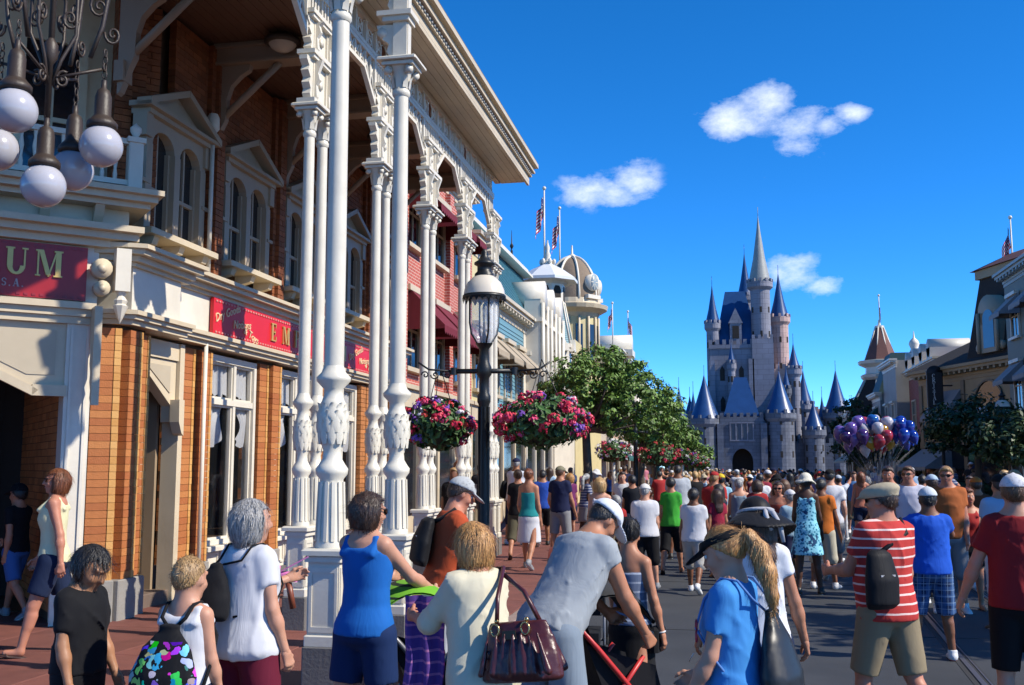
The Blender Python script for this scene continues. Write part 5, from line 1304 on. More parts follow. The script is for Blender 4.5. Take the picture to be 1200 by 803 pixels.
for (px, py, y, rx, rz, mix, l) in ((719, 529, 31.6, .55, .33, (3, 1, 1, 5, 1), 'white and red flower basket under the tree crown'), (771, 533, 31.9, .62, .36, (6, 2, 0, 0, 5), 'coral red flower basket by the second lamp'), (800, 536, 40, .55, .3, (3, 2, 3, 3, 2), 'mixed pale flower basket beyond the second lamp'),
                                    (815, 540, 52, .65, .35, (5, 2, 1, 1, 4), 'far red flower basket on the left kerb'), (790, 537, 46, .6, .35, (6, 2, 1, 1, 3), 'dense red flower basket between far lamps')):
    q = at_y(px, py, y); basket(q.x, q.y, q.z, rx, rz, l, int(px), .45, mix, None, 46)
# posts carrying the farther baskets
for (px, y, l) in ((719, 31.6, 'slim white post under the white and red basket'), (771, 31.9, 'teal iron post under the coral red basket'), (800, 40, 'slim post under the mixed pale basket'), (790, 46, 'slim post under the dense red basket'), (815, 52, 'slim post under the far red basket')):
    q = at_y(px, 540, y); t = T('basket_post', l, 'post', (q.x, q.y, 0)); f = MB(); f.lathe([(.16, 0), (.14, .3), (.08, .45), (.06, 1.5), (.09, 1.55), (.05, 1.65), (.05, 2.0)], n=10)
    O('post', f, M('teal_iron', (.02, .13, .13), .5, .2) if 'teal' in l else WHITE, t)
# ------------------------------------------------------------------ trees
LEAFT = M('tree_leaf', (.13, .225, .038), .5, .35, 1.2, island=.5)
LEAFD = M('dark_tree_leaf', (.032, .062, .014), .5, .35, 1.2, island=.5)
BARK = M('bark', (.10, .075, .055), .9, .3, 8, .8, 40)
def tree(x, y, ztrunk, crowns, label, seed, nclump=150, per=70, size=.075, mat=LEAFT, z0=SWZ):
    rr = random.Random(seed)
    t = T('street_tree', label, 'tree', (x, y, z0), 0, 'trees along the street')
    f = MB(); top = Vector((rr.uniform(-.1, .1), rr.uniform(-.1, .1), ztrunk))
    f.tube([(0, 0, -.1), (.02, .0, ztrunk * .3), (-.03, .02, ztrunk * .65), top], [.15, .12, .11, .10], 10)
    for cx, cy, cz, rx, rz in crowns:
        for q in range(5):
            e = Vector((cx + rr.uniform(-.7, .7) * rx, cy + rr.uniform(-.7, .7) * rx, cz + rr.uniform(-.3, .6) * rz)); m_ = top.lerp(e, .5) + Vector((rr.uniform(-.15, .15), rr.uniform(-.15, .15), -.12))
            f.tube([top, top.lerp(m_, .5) + Vector((0, 0, .02)), m_, e], [.075, .055, .04, .012], 6)
    O('trunk', f, BARK, t)
    vs = []; fs = []
    tot = sum(c[3] ** 2 * c[4] for c in crowns)
    for cx, cy, cz, rx, rz in crowns:
        for k in range(int(nclump * rx * rx * rz / tot)):
            while True:
                d = Vector((rr.uniform(-1, 1), rr.uniform(-1, 1), rr.uniform(-1, 1)))
                if .12 < d.length < 1.0: break
            d = d * (d.length ** -.35)
            c = Vector((cx + d.x * rx, cy + d.y * rx, cz + d.z * rz * (1 if d.z > 0 else .8))); cr = rr.uniform(.16, .36) * rx * .75
            for j in range(per):
                v = Vector((rr.gauss(0, .5), rr.gauss(0, .5), rr.gauss(0, .38))) * cr
                p = c + v; n = (v.normalized() + Vector((rr.uniform(-.7, .7), rr.uniform(-.7, .7), rr.uniform(0, 1.1)))).normalized()
                t1 = n.orthogonal().normalized(); t2 = n.cross(t1); b = rr.uniform(0, 6.28); t1, t2 = t1 * math.cos(b) + t2 * math.sin(b), t2 * math.cos(b) - t1 * math.sin(b)
                l = size * rr.uniform(.6, 1.3); o = len(vs); vs += [p - t1 * l, p + t2 * l * .48, p + t1 * l, p - t2 * l * .48]; fs.append((o, o + 1, o + 2, o + 3))
    f = MB(); f._add(vs, fs); O('crown', f, mat, t, kind='stuff')
    return t
q = x_at(690, 560, 26)
tree(q, 26, 2.6, [(.15, 0, 3.7, 1.2, .85), (1.1, .3, 3.45, 1.0, .8), (-.7, .2, 3.4, .75, .6), (.55, .2, 4.35, .85, .5), (1.0, -.2, 2.85, .8, .55)], 'broad green street tree right of the flower basket by the veranda', 1, 230, 72, .06)
q = x_at(752, 560, 36); tree(q, 36, 2.2, [(0, 0, 3.5, 1.5, .95), (.6, .3, 2.9, 1.1, .8), (-.4, 0, 4.1, .9, .5)], 'street tree behind the second black lamp', 2, 150, 70, .085)
q = x_at(768, 560, 46); tree(q, 46, 2.2, [(0, 0, 3.2, 1.5, 1.1), (.9, .2, 2.8, 1.1, .8)], 'third street tree in the row before the castle', 3, 110, 60, .11)
q = x_at(782, 560, 60); tree(q, 60, 2.2, [(0, 0, 3.1, 1.6, 1.2)], 'far street tree left of the castle walls', 4, 90, 50, .14)
q = x_at(812, 560, 100); tree(q, 100, 2.0, [(0, 0, 2.6, 1.9, 1.4)], 'small tree at the foot of the castle', 5, 70, 45, .2)
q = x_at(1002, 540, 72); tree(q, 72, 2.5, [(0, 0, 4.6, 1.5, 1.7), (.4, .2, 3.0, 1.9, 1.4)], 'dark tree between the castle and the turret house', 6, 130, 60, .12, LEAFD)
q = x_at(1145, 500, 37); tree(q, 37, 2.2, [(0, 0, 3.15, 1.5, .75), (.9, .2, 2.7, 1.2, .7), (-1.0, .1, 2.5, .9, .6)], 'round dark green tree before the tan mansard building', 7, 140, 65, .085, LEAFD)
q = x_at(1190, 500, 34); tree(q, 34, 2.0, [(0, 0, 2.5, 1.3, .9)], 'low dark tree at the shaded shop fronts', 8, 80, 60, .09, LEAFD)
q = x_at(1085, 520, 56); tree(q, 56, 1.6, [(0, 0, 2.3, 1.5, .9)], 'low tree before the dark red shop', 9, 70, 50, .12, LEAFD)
tree(8.9, 12.0, 2.4, [(0, 0, 4.7, 2.0, 1.5), (-.6, .6, 4.2, 1.4, 1.1)], 'unseen tree added on the kerb to shade the road', 10, 150, 60, .12, LEAFD)  # added out of view so that its shadow falls on the road
tree(9.4, 17.5, 2.4, [(0, 0, 4.8, 2.2, 1.6)], 'second unseen tree added on the kerb to shade the road', 12, 140, 60, .12, LEAFD)  # another unseen tree, added to carry the shade farther along
for k, (px, y, l) in enumerate(((1120, 41, 'clipped dark hedge under the round tree'), (1060, 60, 'clipped dark hedge behind the balloons'))):
    q = at_y(px, 560, y); t = T('hedge', l, 'hedge', (q.x, q.y, SWZ)); f = leaf_ball(1.0, .5, 2600, .09, random.Random(40 + k), LEAFD); f.v = [(v[0] * 2.2, v[1] * .6, v[2] * 1.3 + .55) for v in f.v]; O('foliage', f, LEAFD, t, kind='stuff')
# ------------------------------------------------------------------ balloons
q = at_y(1025, 512, 24)
t = T('balloon_bunch', 'large bunch of purple, blue and red balloons above the crowd', 'balloons', (q.x, q.y, 0))
rr = random.Random(5)
fb_ = MB(); fb_.lathe([(.0, -.2), (.03, -.185), (.02, -.17), (.09, -.1), (.135, -.02), (.15, .06), (.13, .14), (.08, .185), (.0, .2)], n=14, caps=False); fbm = None
BC = [(.10, .05, .26), (.15, .09, .34), (.012, .04, .30), (.015, .10, .38), (.36, .03, .05), (.52, .50, .56), (.42, .22, .02), (.06, .025, .14), (.02, .07, .28)]
BM = [M('balloon_%d' % i, c, .12, .04, 3, spec=.7) for i, c in enumerate(BC)]
bms = [fb_.mesh('balloon', m_) for m_ in BM]
stg = MB(); pts = []
while len(pts) < 64:
    a, u = rr.uniform(0, 6.28), rr.uniform(0, 1) ** .5; p = Vector((math.cos(a) * u * .86, math.sin(a) * u * .7, 0)); p.z = 2.5 + .40 * math.sqrt(max(0, 1 - u * u)) * rr.uniform(-.8, 1.15) 
    if all((p - o_).length > .165 for o_ in pts): pts.append(p)
    elif rr.random() < .02: pts.append(p)
for p in pts:
    k = (rr.choice((0, 1, 7, 1)) if p.x < -.25 else rr.choice((2, 3, 8, 2)) if p.x > .35 else rr.choice((4, 5, 2, 3, 4, 6, 5)))
    o = put('balloon', bms[k], t, loc=p); o.scale = (rr.uniform(.72, .95),) * 3; o.rotation_euler = (rr.uniform(-.4, .4), p.x * .5, rr.uniform(0, 6))
    stg.tube([p + Vector((0, 0, -.2)), (p.x * .35, p.y * .35, 1.75), (0, 0, 1.15)], .0022, 3)
O('strings', stg, M('string', (.22, .22, .24), .7), t)
# ------------------------------------------------------------------ implicit-surface modelling for people
class SDF:
    def __init__(s, lo, hi, h):
        s.h = h; s.lo = np.array(lo, float); n = np.ceil((np.array(hi) - s.lo) / h).astype(int) + 1
        s.n = n; s.ax = [s.lo[i] + np.arange(n[i]) * h for i in range(3)]
        s.f = np.full(n, 0.5, np.float32)
    def sl(s, lo, hi):
        r = []
        for i in range(3):
            a = int(max(0, math.floor((lo[i] - s.lo[i]) / s.h))); b = int(min(s.n[i], math.ceil((hi[i] - s.lo[i]) / s.h) + 1)); r.append(slice(a, max(a, b)))
        return tuple(r)
    def xyz(s, q): return s.ax[0][q[0]][:, None, None], s.ax[1][q[1]][None, :, None], s.ax[2][q[2]][None, None, :]
    def put(s, fn, lo, hi, k=0.0, sub=False):
        m = max(3 * s.h, k) + .01
        q = s.sl(np.array(lo) - m, np.array(hi) + m); a = s.f[q]
        if a.size == 0: return
        d = fn(*s.xyz(q)).astype(np.float32)
        if sub:
            d = -d; a2 = np.maximum(a, d)
            if k: hh = np.maximum(k - np.abs(a - d), 0) / k; a2 = a2 + hh * hh * k * .25
        else:
            a2 = np.minimum(a, d)
            if k: hh = np.maximum(k - np.abs(a - d), 0) / k; a2 = a2 - hh * hh * k * .25
        s.f[q] = a2
    def cap(s, a, b, ra, rb=None, k=.02, cut=None, sub=False):
        a = np.array(a, float); b = np.array(b, float); rb = ra if rb is None else rb; r = max(ra, rb); ba = b - a; L2 = max(1e-9, ba @ ba)
        def fn(x, y, z):
            px, py, pz = x - a[0], y - a[1], z - a[2]
            t = np.clip((px * ba[0] + py * ba[1] + pz * ba[2]) / L2, 0, 1)
            d = np.sqrt((px - t * ba[0]) ** 2 + (py - t * ba[1]) ** 2 + (pz - t * ba[2]) ** 2) - (ra + (rb - ra) * t)
            if cut is not None: d = np.maximum(d, (px - ba[0]) * cut[0] + (py - ba[1]) * cut[1] + (pz - ba[2]) * cut[2])
            return d
        s.put(fn, np.minimum(a, b) - r, np.maximum(a, b) + r, k, sub)
    def ell(s, c, r, Rm=None, k=.02, sub=False, cuts=()):
        c = np.array(c, float); r = np.array(r, float); M_ = np.eye(3) if Rm is None else np.array(Rm); R0 = max(r)
        def fn(x, y, z):
            px, py, pz = x - c[0], y - c[1], z - c[2]
            q = [M_[0, i] * px + M_[1, i] * py + M_[2, i] * pz for i in range(3)]
            k0 = np.sqrt(sum((q[i] / r[i]) ** 2 for i in range(3))); k1 = np.sqrt(sum((q[i] / r[i] ** 2) ** 2 for i in range(3))) + 1e-9
            d = k0 * (k0 - 1) / k1
            for f_ in cuts: d = np.maximum(d, f_(*q))
            return d
        s.put(fn, c - R0, c + R0, k, sub)
    def loft(s, P, Rt, zs, rx, ry, yc, k=.02, cuts=()):
        zs, rx, ry, yc = [np.array(v, float) for v in (zs, rx, ry, yc)]; Rt = np.array(Rt)
        ext = max(rx.max(), ry.max() + abs(yc).max()); pts = np.array([P + Rt @ np.array([sx * ext, sy * ext, z]) for sx in (-1, 1) for sy in (-1, 1) for z in (zs[0], zs[-1])])
        def fn(x, y, z):
            px, py, pz = x - P[0], y - P[1], z - P[2]
            q = [Rt[0, i] * px + Rt[1, i] * py + Rt[2, i] * pz for i in range(3)]
            qz = np.broadcast_to(q[2], np.broadcast(px, py, pz).shape)
            a, b, c = np.interp(qz, zs, rx), np.interp(qz, zs, ry), np.interp(qz, zs, yc)
            d = (np.sqrt((q[0] / a) ** 2 + (np.abs((q[1] - c) / b)) ** 2) - 1) * np.minimum(a, b)
            d = np.maximum(d, np.maximum(zs[0] - q[2], q[2] - zs[-1]))
            for f_ in cuts: d = np.maximum(d, f_(*q))
            return d
        s.put(fn, pts.min(0), pts.max(0), k)
    def wrinkle(s, amp, seed, scale=1.0, vert=.5, ztop=None):
        rr = np.random.RandomState(seed); m = np.abs(s.f) < 4 * s.h + amp
        i, j, k = np.nonzero(m); p = np.stack([s.ax[0][i], s.ax[1][j], s.ax[2][k]], 1); d = np.zeros(len(p))
        w = np.sin(p @ rr.normal(0, 6, 3) + rr.uniform(0, 6)) + np.sin(p @ rr.normal(0, 9, 3) + rr.uniform(0, 6))
        for q in range(6):
            a = rr.uniform(0, 6.28); v = np.array([math.cos(a), math.sin(a), rr.uniform(-1.1, 1.1) * vert * 2]); v = v / np.linalg.norm(v) * rr.uniform(34, 84) / scale
            mk = np.clip(.5 + .9 * np.sin(p @ rr.normal(0, 7, 3) + rr.uniform(0, 6)), 0, 1)
            d += mk * (.42 - (1 - np.abs(np.sin(.5 * (p @ v) + .9 * w + rr.uniform(0, 6)))) ** 3.2) * rr.uniform(.6, 1.1)
        d = np.minimum(d * .72 - .1, .25)
        if ztop is not None: d *= np.clip((ztop - p[:, 2]) / .08, 0, 1)
        s.f[m] += (amp * d).astype(np.float32)
    def nets(s):
        f = s.f; f[0] = f[-1] = .1; f[:, 0] = f[:, -1] = .1; f[:, :, 0] = f[:, :, -1] = .1
        ins = f < 0
        c8 = [ins[a:ins.shape[0] - 1 + a, b:ins.shape[1] - 1 + b, c:ins.shape[2] - 1 + c] for a in (0, 1) for b in (0, 1) for c in (0, 1)]
        cnt = sum(c.astype(np.int8) for c in c8); act = (cnt > 0) & (cnt < 8)
        I, J, K = np.nonzero(act); nv = len(I)
        if nv == 0: return np.zeros((0, 3)), np.zeros((0, 4), int)
        idx = np.full(act.shape, -1, np.int64); idx[I, J, K] = np.arange(nv)
        V = np.zeros((nv, 3)); C = np.zeros(nv); off = [(a, b, c) for a in (0, 1) for b in (0, 1) for c in (0, 1)]
        val = {o: f[I + o[0], J + o[1], K + o[2]].astype(float) for o in off}
        for o in off:
            for ax in range(3):
                if o[ax] == 0:
                    p = list(o); p[ax] = 1; p = tuple(p); a, b = val[o], val[p]; m = (a < 0) != (b < 0)
                    t = np.where(m, a / np.where(m, a - b, 1), 0)
                    for q in range(3): V[:, q] += np.where(m, o[q] + (t if q == ax else 0), 0)
                    C += m
        V = (V / C[:, None] + np.stack([I, J, K], 1)) * s.h + s.lo
        F = []
        for ax in range(3):
            a = [slice(None)] * 3; b = [slice(None)] * 3; a[ax] = slice(0, -1); b[ax] = slice(1, None)
            x = ins[tuple(a)] != ins[tuple(b)]; i, j, k = np.nonzero(x); g = [i, j, k]; u, w = [(1, 2), (2, 0), (0, 1)][ax]
            ok = (g[u] > 0) & (g[w] > 0) & (g[u] < f.shape[u] - 1) & (g[w] < f.shape[w] - 1); g = [v[ok] for v in g]
            def cell(du, dw):
                h_ = [v.copy() for v in g]; h_[u] -= du; h_[w] -= dw; return idx[h_[0], h_[1], h_[2]]
            q = np.stack([cell(0, 0), cell(1, 0), cell(1, 1), cell(0, 1)], 1); fl = ~ins[g[0], g[1], g[2]]
            q[fl] = q[fl][:, ::-1]; F.append(q)
        return V, np.concatenate(F)
def relax(V, F, it=1, lam=.5):
    for _ in range(it):
        S_ = np.zeros_like(V); c = np.zeros(len(V))
        for a, b in ((0, 1), (1, 2), (2, 3), (3, 0)):
            np.add.at(S_, F[:, a], V[F[:, b]]); np.add.at(S_, F[:, b], V[F[:, a]]); np.add.at(c, F[:, a], 1); np.add.at(c, F[:, b], 1)
        V = V + lam * (S_ / np.maximum(c, 1)[:, None] - V)
    return V
def np_mesh(name, V, F, mats, mi=None):
    me = bpy.data.meshes.new(name); n = len(F)
    me.vertices.add(len(V)); me.vertices.foreach_set('co', np.asarray(V, np.float32).ravel())
    me.loops.add(4 * n); me.loops.foreach_set('vertex_index', np.asarray(F, np.int32).ravel())
    me.polygons.add(n); me.polygons.foreach_set('loop_start', np.arange(0, 4 * n, 4, dtype=np.int32))
    me.polygons.foreach_set('use_smooth', np.ones(n, bool))
    for m in (mats if isinstance(mats, (list, tuple)) else [mats]): me.materials.append(m)
    if mi is not None: me.polygons.foreach_set('material_index', np.asarray(mi, np.int32))
    me.update(calc_edges=True); me.validate()
    return me
def rotx(d): c, s = math.cos(R(d)), math.sin(R(d)); return np.array([[1, 0, 0], [0, c, -s], [0, s, c]])
def roty(d): c, s = math.cos(R(d)), math.sin(R(d)); return np.array([[c, 0, s], [0, 1, 0], [-s, 0, c]])
def rotz(d): c, s = math.cos(R(d)), math.sin(R(d)); return np.array([[c, -s, 0], [s, c, 0], [0, 0, 1]])
def unit(v): v = np.array(v, float); return v / np.linalg.norm(v)

# ------------------------------------------------------------------ cloth, skin, hair
def cloth(name, col, rough=.8, pat=None, c2=None, c3=None):
    key = 'cloth_' + name
    if key in MATS: return MATS[key]
    col = tuple(v * ALB for v in col)
    m, nt_, b = new_mat(key)
    t = N(nt_, 'ShaderNodeTexCoord').outputs['Object']
    c = mixc(nt_, noise(nt_, t, 5, 4), tuple(v * .9 for v in col), tuple(min(1, v * 1.08) for v in col))
    p = N(nt_, 'ShaderNodeSeparateXYZ'); L(nt_, t, p.inputs[0])
    if pat == 'stripe':
        wv = mathn(nt_, 'MULTIPLY_ADD', noise(nt_, t, 4, 2), .02, p.outputs[2]); ln = mathn(nt_, 'GREATER_THAN', mathn(nt_, 'SINE', mathn(nt_, 'MULTIPLY', wv, 6.2832 / .062)), .80); c = mixc(nt_, ln, c, c2)
    elif pat == 'plaid':
        for ax, per, thr, cc in ((0, .075, .3, c2), (2, .075, .3, c2), (1, .08, .5, c2), (0, .055, .93, c3), (2, .06, .93, c3)):
            ln = mathn(nt_, 'GREATER_THAN', mathn(nt_, 'SINE', mathn(nt_, 'MULTIPLY', p.outputs[ax], 6.2832 / per)), thr); c = mixc(nt_, mathn(nt_, 'MULTIPLY', ln, .55), c, cc)
    elif pat == 'print':
        vn = N(nt_, 'ShaderNodeTexVoronoi'); vn.inputs['Scale'].default_value = 26; L(nt_, t, vn.inputs['Vector']); c = mixc(nt_, mathn(nt_, 'GREATER_THAN', vn.outputs[0], .40), c, c2)
        c = mixc(nt_, mathn(nt_, 'GREATER_THAN', noise(nt_, t, 9, 2), .58), c, c3 or c2)
    elif pat == 'blobs':
        vn = N(nt_, 'ShaderNodeTexVoronoi'); vn.inputs['Scale'].default_value = 19; ds = N(nt_, 'ShaderNodeTexNoise'); ds.inputs['Scale'].default_value = 16; L(nt_, t, ds.inputs['Vector']); dv = N(nt_, 'ShaderNodeVectorMath', operation='MULTIPLY_ADD'); L(nt_, ds.outputs[1], dv.inputs[0]); dv.inputs[1].default_value = (.11, .11, .11); L(nt_, t, dv.inputs[2]); L(nt_, dv.outputs[0], vn.inputs['Vector']); hv = N(nt_, 'ShaderNodeHueSaturation'); hv.inputs['Saturation'].default_value = 1.1; hv.inputs['Value'].default_value = .62; L(nt_, vn.outputs[1], hv.inputs['Color'])
        inz = mathn(nt_, 'MULTIPLY', mathn(nt_, 'LESS_THAN', p.outputs[2], c2[2]), mathn(nt_, 'LESS_THAN', vn.outputs[0], .48)); c = mixc(nt_, inz, c, hv.outputs[0])
    elif pat == 'yoke':
        c = mixc(nt_, mathn(nt_, 'GREATER_THAN', mathn(nt_, 'ADD', p.outputs[2], mathn(nt_, 'MULTIPLY', mathn(nt_, 'ABSOLUTE', p.outputs[0]), .9)), c3[0]), c, c2)
    L(nt_, c, b.inputs['Base Color']); b.inputs['Roughness'].default_value = rough; b.inputs['Specular IOR Level'].default_value = .14
    b.inputs['Sheen Weight'].default_value = .02
    bn = N(nt_, 'ShaderNodeBump'); bn.inputs['Strength'].default_value = .16; bn.inputs['Distance'].default_value = .02
    mp = N(nt_, 'ShaderNodeMapping'); mp.inputs['Rotation'].default_value = (.35, .5, .2); mp.inputs['Scale'].default_value = (9, 9, 3.2); L(nt_, t, mp.inputs['Vector'])
    fn_ = N(nt_, 'ShaderNodeTexNoise'); fn_.inputs['Scale'].default_value = 1.0; fn_.inputs['Detail'].default_value = 2.5; fn_.inputs['Distortion'].default_value = 1.2; L(nt_, mp.outputs[0], fn_.inputs['Vector'])
    rd = mathn(nt_, 'ABSOLUTE', mathn(nt_, 'SUBTRACT', fn_.outputs[0], .5)); L(nt_, mathn(nt_, 'ADD', mathn(nt_, 'MULTIPLY', rd, 2.0), mathn(nt_, 'MULTIPLY', noise(nt_, t, 260, 2), .03)), bn.inputs['Height']); L(nt_, bn.outputs[0], b.inputs['Normal'])
    return m
def skin_mat(name, col):
    key = 'skin_' + name
    if key in MATS: return MATS[key]
    col = tuple(v * ALB for v in col)
    m, nt_, b = new_mat(key); t = N(nt_, 'ShaderNodeTexCoord').outputs['Object']
    c = mixc(nt_, noise(nt_, t, 6, 5), tuple(v * .88 for v in col), (min(1, col[0] * 1.12), col[1] * 1.02, col[2] * .98))
    L(nt_, c, b.inputs['Base Color']); b.inputs['Roughness'].default_value = .52; b.inputs['Specular IOR Level'].default_value = .35
    b.inputs['Subsurface Weight'].default_value = .12; b.inputs['Subsurface Radius'].default_value = (.012, .005, .003)
    return m
def hair_mat(name, col, c2=None):
    key = 'hair_' + name
    if key in MATS: return MATS[key]
    m, nt_, b = new_mat(key); t = N(nt_, 'ShaderNodeTexCoord').outputs['Object']
    sc = N(nt_, 'ShaderNodeVectorMath', operation='MULTIPLY'); L(nt_, t, sc.inputs[0]); sc.inputs[1].default_value = (130, 130, 9)
    st = noise(nt_, sc.outputs[0], 1.0, 3); c2 = c2 or tuple(min(1, v * 2.0) for v in col)
    L(nt_, mixc(nt_, ramp(nt_, st, [(.35, 0.0), (.7, 1.0)]), tuple(v * .7 for v in col), c2), b.inputs['Base Color']); b.inputs['Roughness'].default_value = .42
    bn = N(nt_, 'ShaderNodeBump'); bn.inputs['Strength'].default_value = .8; bn.inputs['Distance'].default_value = .008; L(nt_, st, bn.inputs['Height']); L(nt_, bn.outputs[0], b.inputs['Normal'])
    return m
SK = {'fair': skin_mat('fair', (.56, .30, .20)), 'tan': skin_mat('tan', (.46, .215, .125)), 'ruddy': skin_mat('ruddy', (.50, .22, .14)), 'brown': skin_mat('brown', (.22, .095, .05)), 'dark': skin_mat('dark', (.085, .038, .022)), 'olive': skin_mat('olive', (.38, .19, .10))}
HR = {'black': hair_mat('black', (.008, .007, .007), (.03, .026, .024)), 'dark': hair_mat('dark', (.022, .012, .008), (.07, .035, .02)), 'brown': hair_mat('brown', (.06, .028, .013), (.16, .075, .03)), 'auburn': hair_mat('auburn', (.10, .028, .010), (.26, .085, .03)),
      'blonde': hair_mat('blonde', (.34, .18, .06), (.62, .40, .17)), 'strawberry': hair_mat('strawberry', (.33, .14, .04), (.62, .34, .12)), 'grey': hair_mat('grey', (.17, .165, .16), (.42, .41, .40)), 'sand': hair_mat('sand', (.24, .13, .05), (.45, .28, .12))}
EYEW = M('eye_white', (.7, .68, .64), .2, .03); EYED = M('iris_dark', (.03, .018, .012), .15, .1); LENS = M('sunglass_lens', (.01, .01, .012), .08, .1, spec=.8); LIP = M('lip', (.38, .10, .08), .4, .1)
SOLEW = M('white_rubber', (.62, .62, .60), .5, .05)

def strands(V, F, seed, hs, st, n, hc, base=None):
    """loose locks lying on and lifting off the hair surface, joined to the hair mesh"""
    rr = np.random.RandomState(seed + 41); fn = np.cross(V[F[:, 2]] - V[F[:, 0]], V[F[:, 3]] - V[F[:, 1]]); vn = np.zeros_like(V)
    for q in range(4): np.add.at(vn, F[:, q], fn)
    vn /= np.linalg.norm(vn, axis=1)[:, None] + 1e-9
    i = rr.randint(0, len(V), n); p = V[i]; nn = vn[i]; down = np.array([0, 0, -1.0]) + rr.normal(0, .22, (n, 3))
    if base is not None: near = (np.linalg.norm(p - hc, axis=1) < .128 * hs)[:, None]; bd = base - p; bd /= np.linalg.norm(bd, axis=1)[:, None] + 1e-9; down = np.where(near, bd + rr.normal(0, .08, (n, 3)), down)
    if st in ('short', 'buzz', 'fringe', 'curly'): down = down * .6 + nn * .9 + rr.normal(0, .35, (n, 3))
    t = down - nn * np.sum(down * nn, 1)[:, None] * .93; t /= np.linalg.norm(t, axis=1)[:, None] + 1e-9
    top = np.clip((p[:, 2] - hc[2]) / .12, 0, 1)[:, None]; out = p - hc; out[:, 2] = 0; t = t + top * out * (5 if base is None else 0); t /= np.linalg.norm(t, axis=1)[:, None]
    Ls = {'short': .022, 'buzz': .012, 'fringe': .02, 'curly': .05}.get(st, .075) * rr.uniform(.6, 1.4, n)[:, None] * hs; w = np.cross(t, nn) * (.0015 if n > 500 else .0022)
    lift = rr.uniform(.0, 1, n)[:, None] ** 3 * .012 + .0015
    P_ = []
    for k, fr in enumerate((0, .35, .7, 1.0)): c = p + t * Ls * fr - nn * (fr * fr) * Ls * .16 + nn * (lift * (.3 + fr)); ww = w * (1 - .75 * fr); P_ += [c - ww, c + ww]
    W_ = np.stack(P_, 1).reshape(-1, 3); b = np.arange(n)[:, None] * 8 + len(V)
    Q = np.concatenate([np.concatenate([b + 2 * k, b + 2 * k + 1, b + 2 * k + 3, b + 2 * k + 2], 1) for k in range(3)])
    return np.concatenate([V, W_]), np.concatenate([F, Q])
# ------------------------------------------------------------------ a person from a description
def hand_prims(s, w, d, t, n, sc, curl, k=.008):
    """palm, four unequal fingers bent at the knuckles and a thumb from the side of the palm"""
    d, t, n = unit(d), unit(t), unit(n)
    s.cap(w - d * .03 * sc, w + d * .02 * sc, .021 * sc, .024 * sc, k=.015)
    for i, (o_, L_, r_) in enumerate(((.030, .070, .0090), (.010, .078, .0094), (-.010, .072, .0090), (-.029, .056, .0080))):
        kn = w + d * (.092 - .006 * abs(i - 1)) * sc + t * o_ * sc
        s.cap(w + d * .012 * sc + t * o_ * .55 * sc, kn, .0155 * sc, .0125 * sc, k=.016)
        p = kn; c = curl[0] * (1 + .12 * i); dd = d; spread = t * (o_ * 1.2)
        for q, fr in enumerate((.45, .31, .24)):
            c_ = R(c if q == 0 else curl[1]); ax = unit(dd + spread if q == 0 else dd)
            nn = unit(n - ax * (n @ ax)); dd = ax * math.cos(c_) + nn * math.sin(c_); e = p + dd * L_ * fr * sc
            s.cap(p, e, r_ * (1 - .07 * q) * sc, r_ * (.93 - .07 * q) * sc, k=k); p = e
            n = n
    b = w + d * .025 * sc + t * .022 * sc; m = b + (d * .6 + t * .62 + n * .38) * .045 * sc; e = m + (d * .86 + t * .18 + n * .40) * .036 * sc; f = e + (d * .9 + n * .32) * .022 * sc
    s.cap(w + d * .02 * sc + t * .01 * sc, m, .016 * sc, .0118 * sc, k=.014); s.cap(m, e, .0112 * sc, .0098 * sc, k=k); s.cap(e, f, .0096 * sc, .0078 * sc, k=k)
TORSO_M = ([.455, .48, .50, .54, .60, .66, .72, .78, .815, .84, .872], [.105, .155, .168, .170, .158, .158, .170, .174, .152, .104, .062], [.075, .112, .122, .122, .110, .112, .122, .116, .094, .076, .060], [0, -.008, -.012, -.012, 0, .004, .006, -.002, -.01, -.012, -.004])
TORSO_F = ([.455, .48, .50, .54, .60, .66, .72, .78, .815, .84, .872], [.11, .162, .172, .168, .136, .132, .146, .150, .132, .088, .054], [.078, .116, .125, .122, .098, .098, .122, .112, .088, .068, .054], [0, -.012, -.018, -.014, 0, .004, .018, .006, -.008, -.012, -.004])
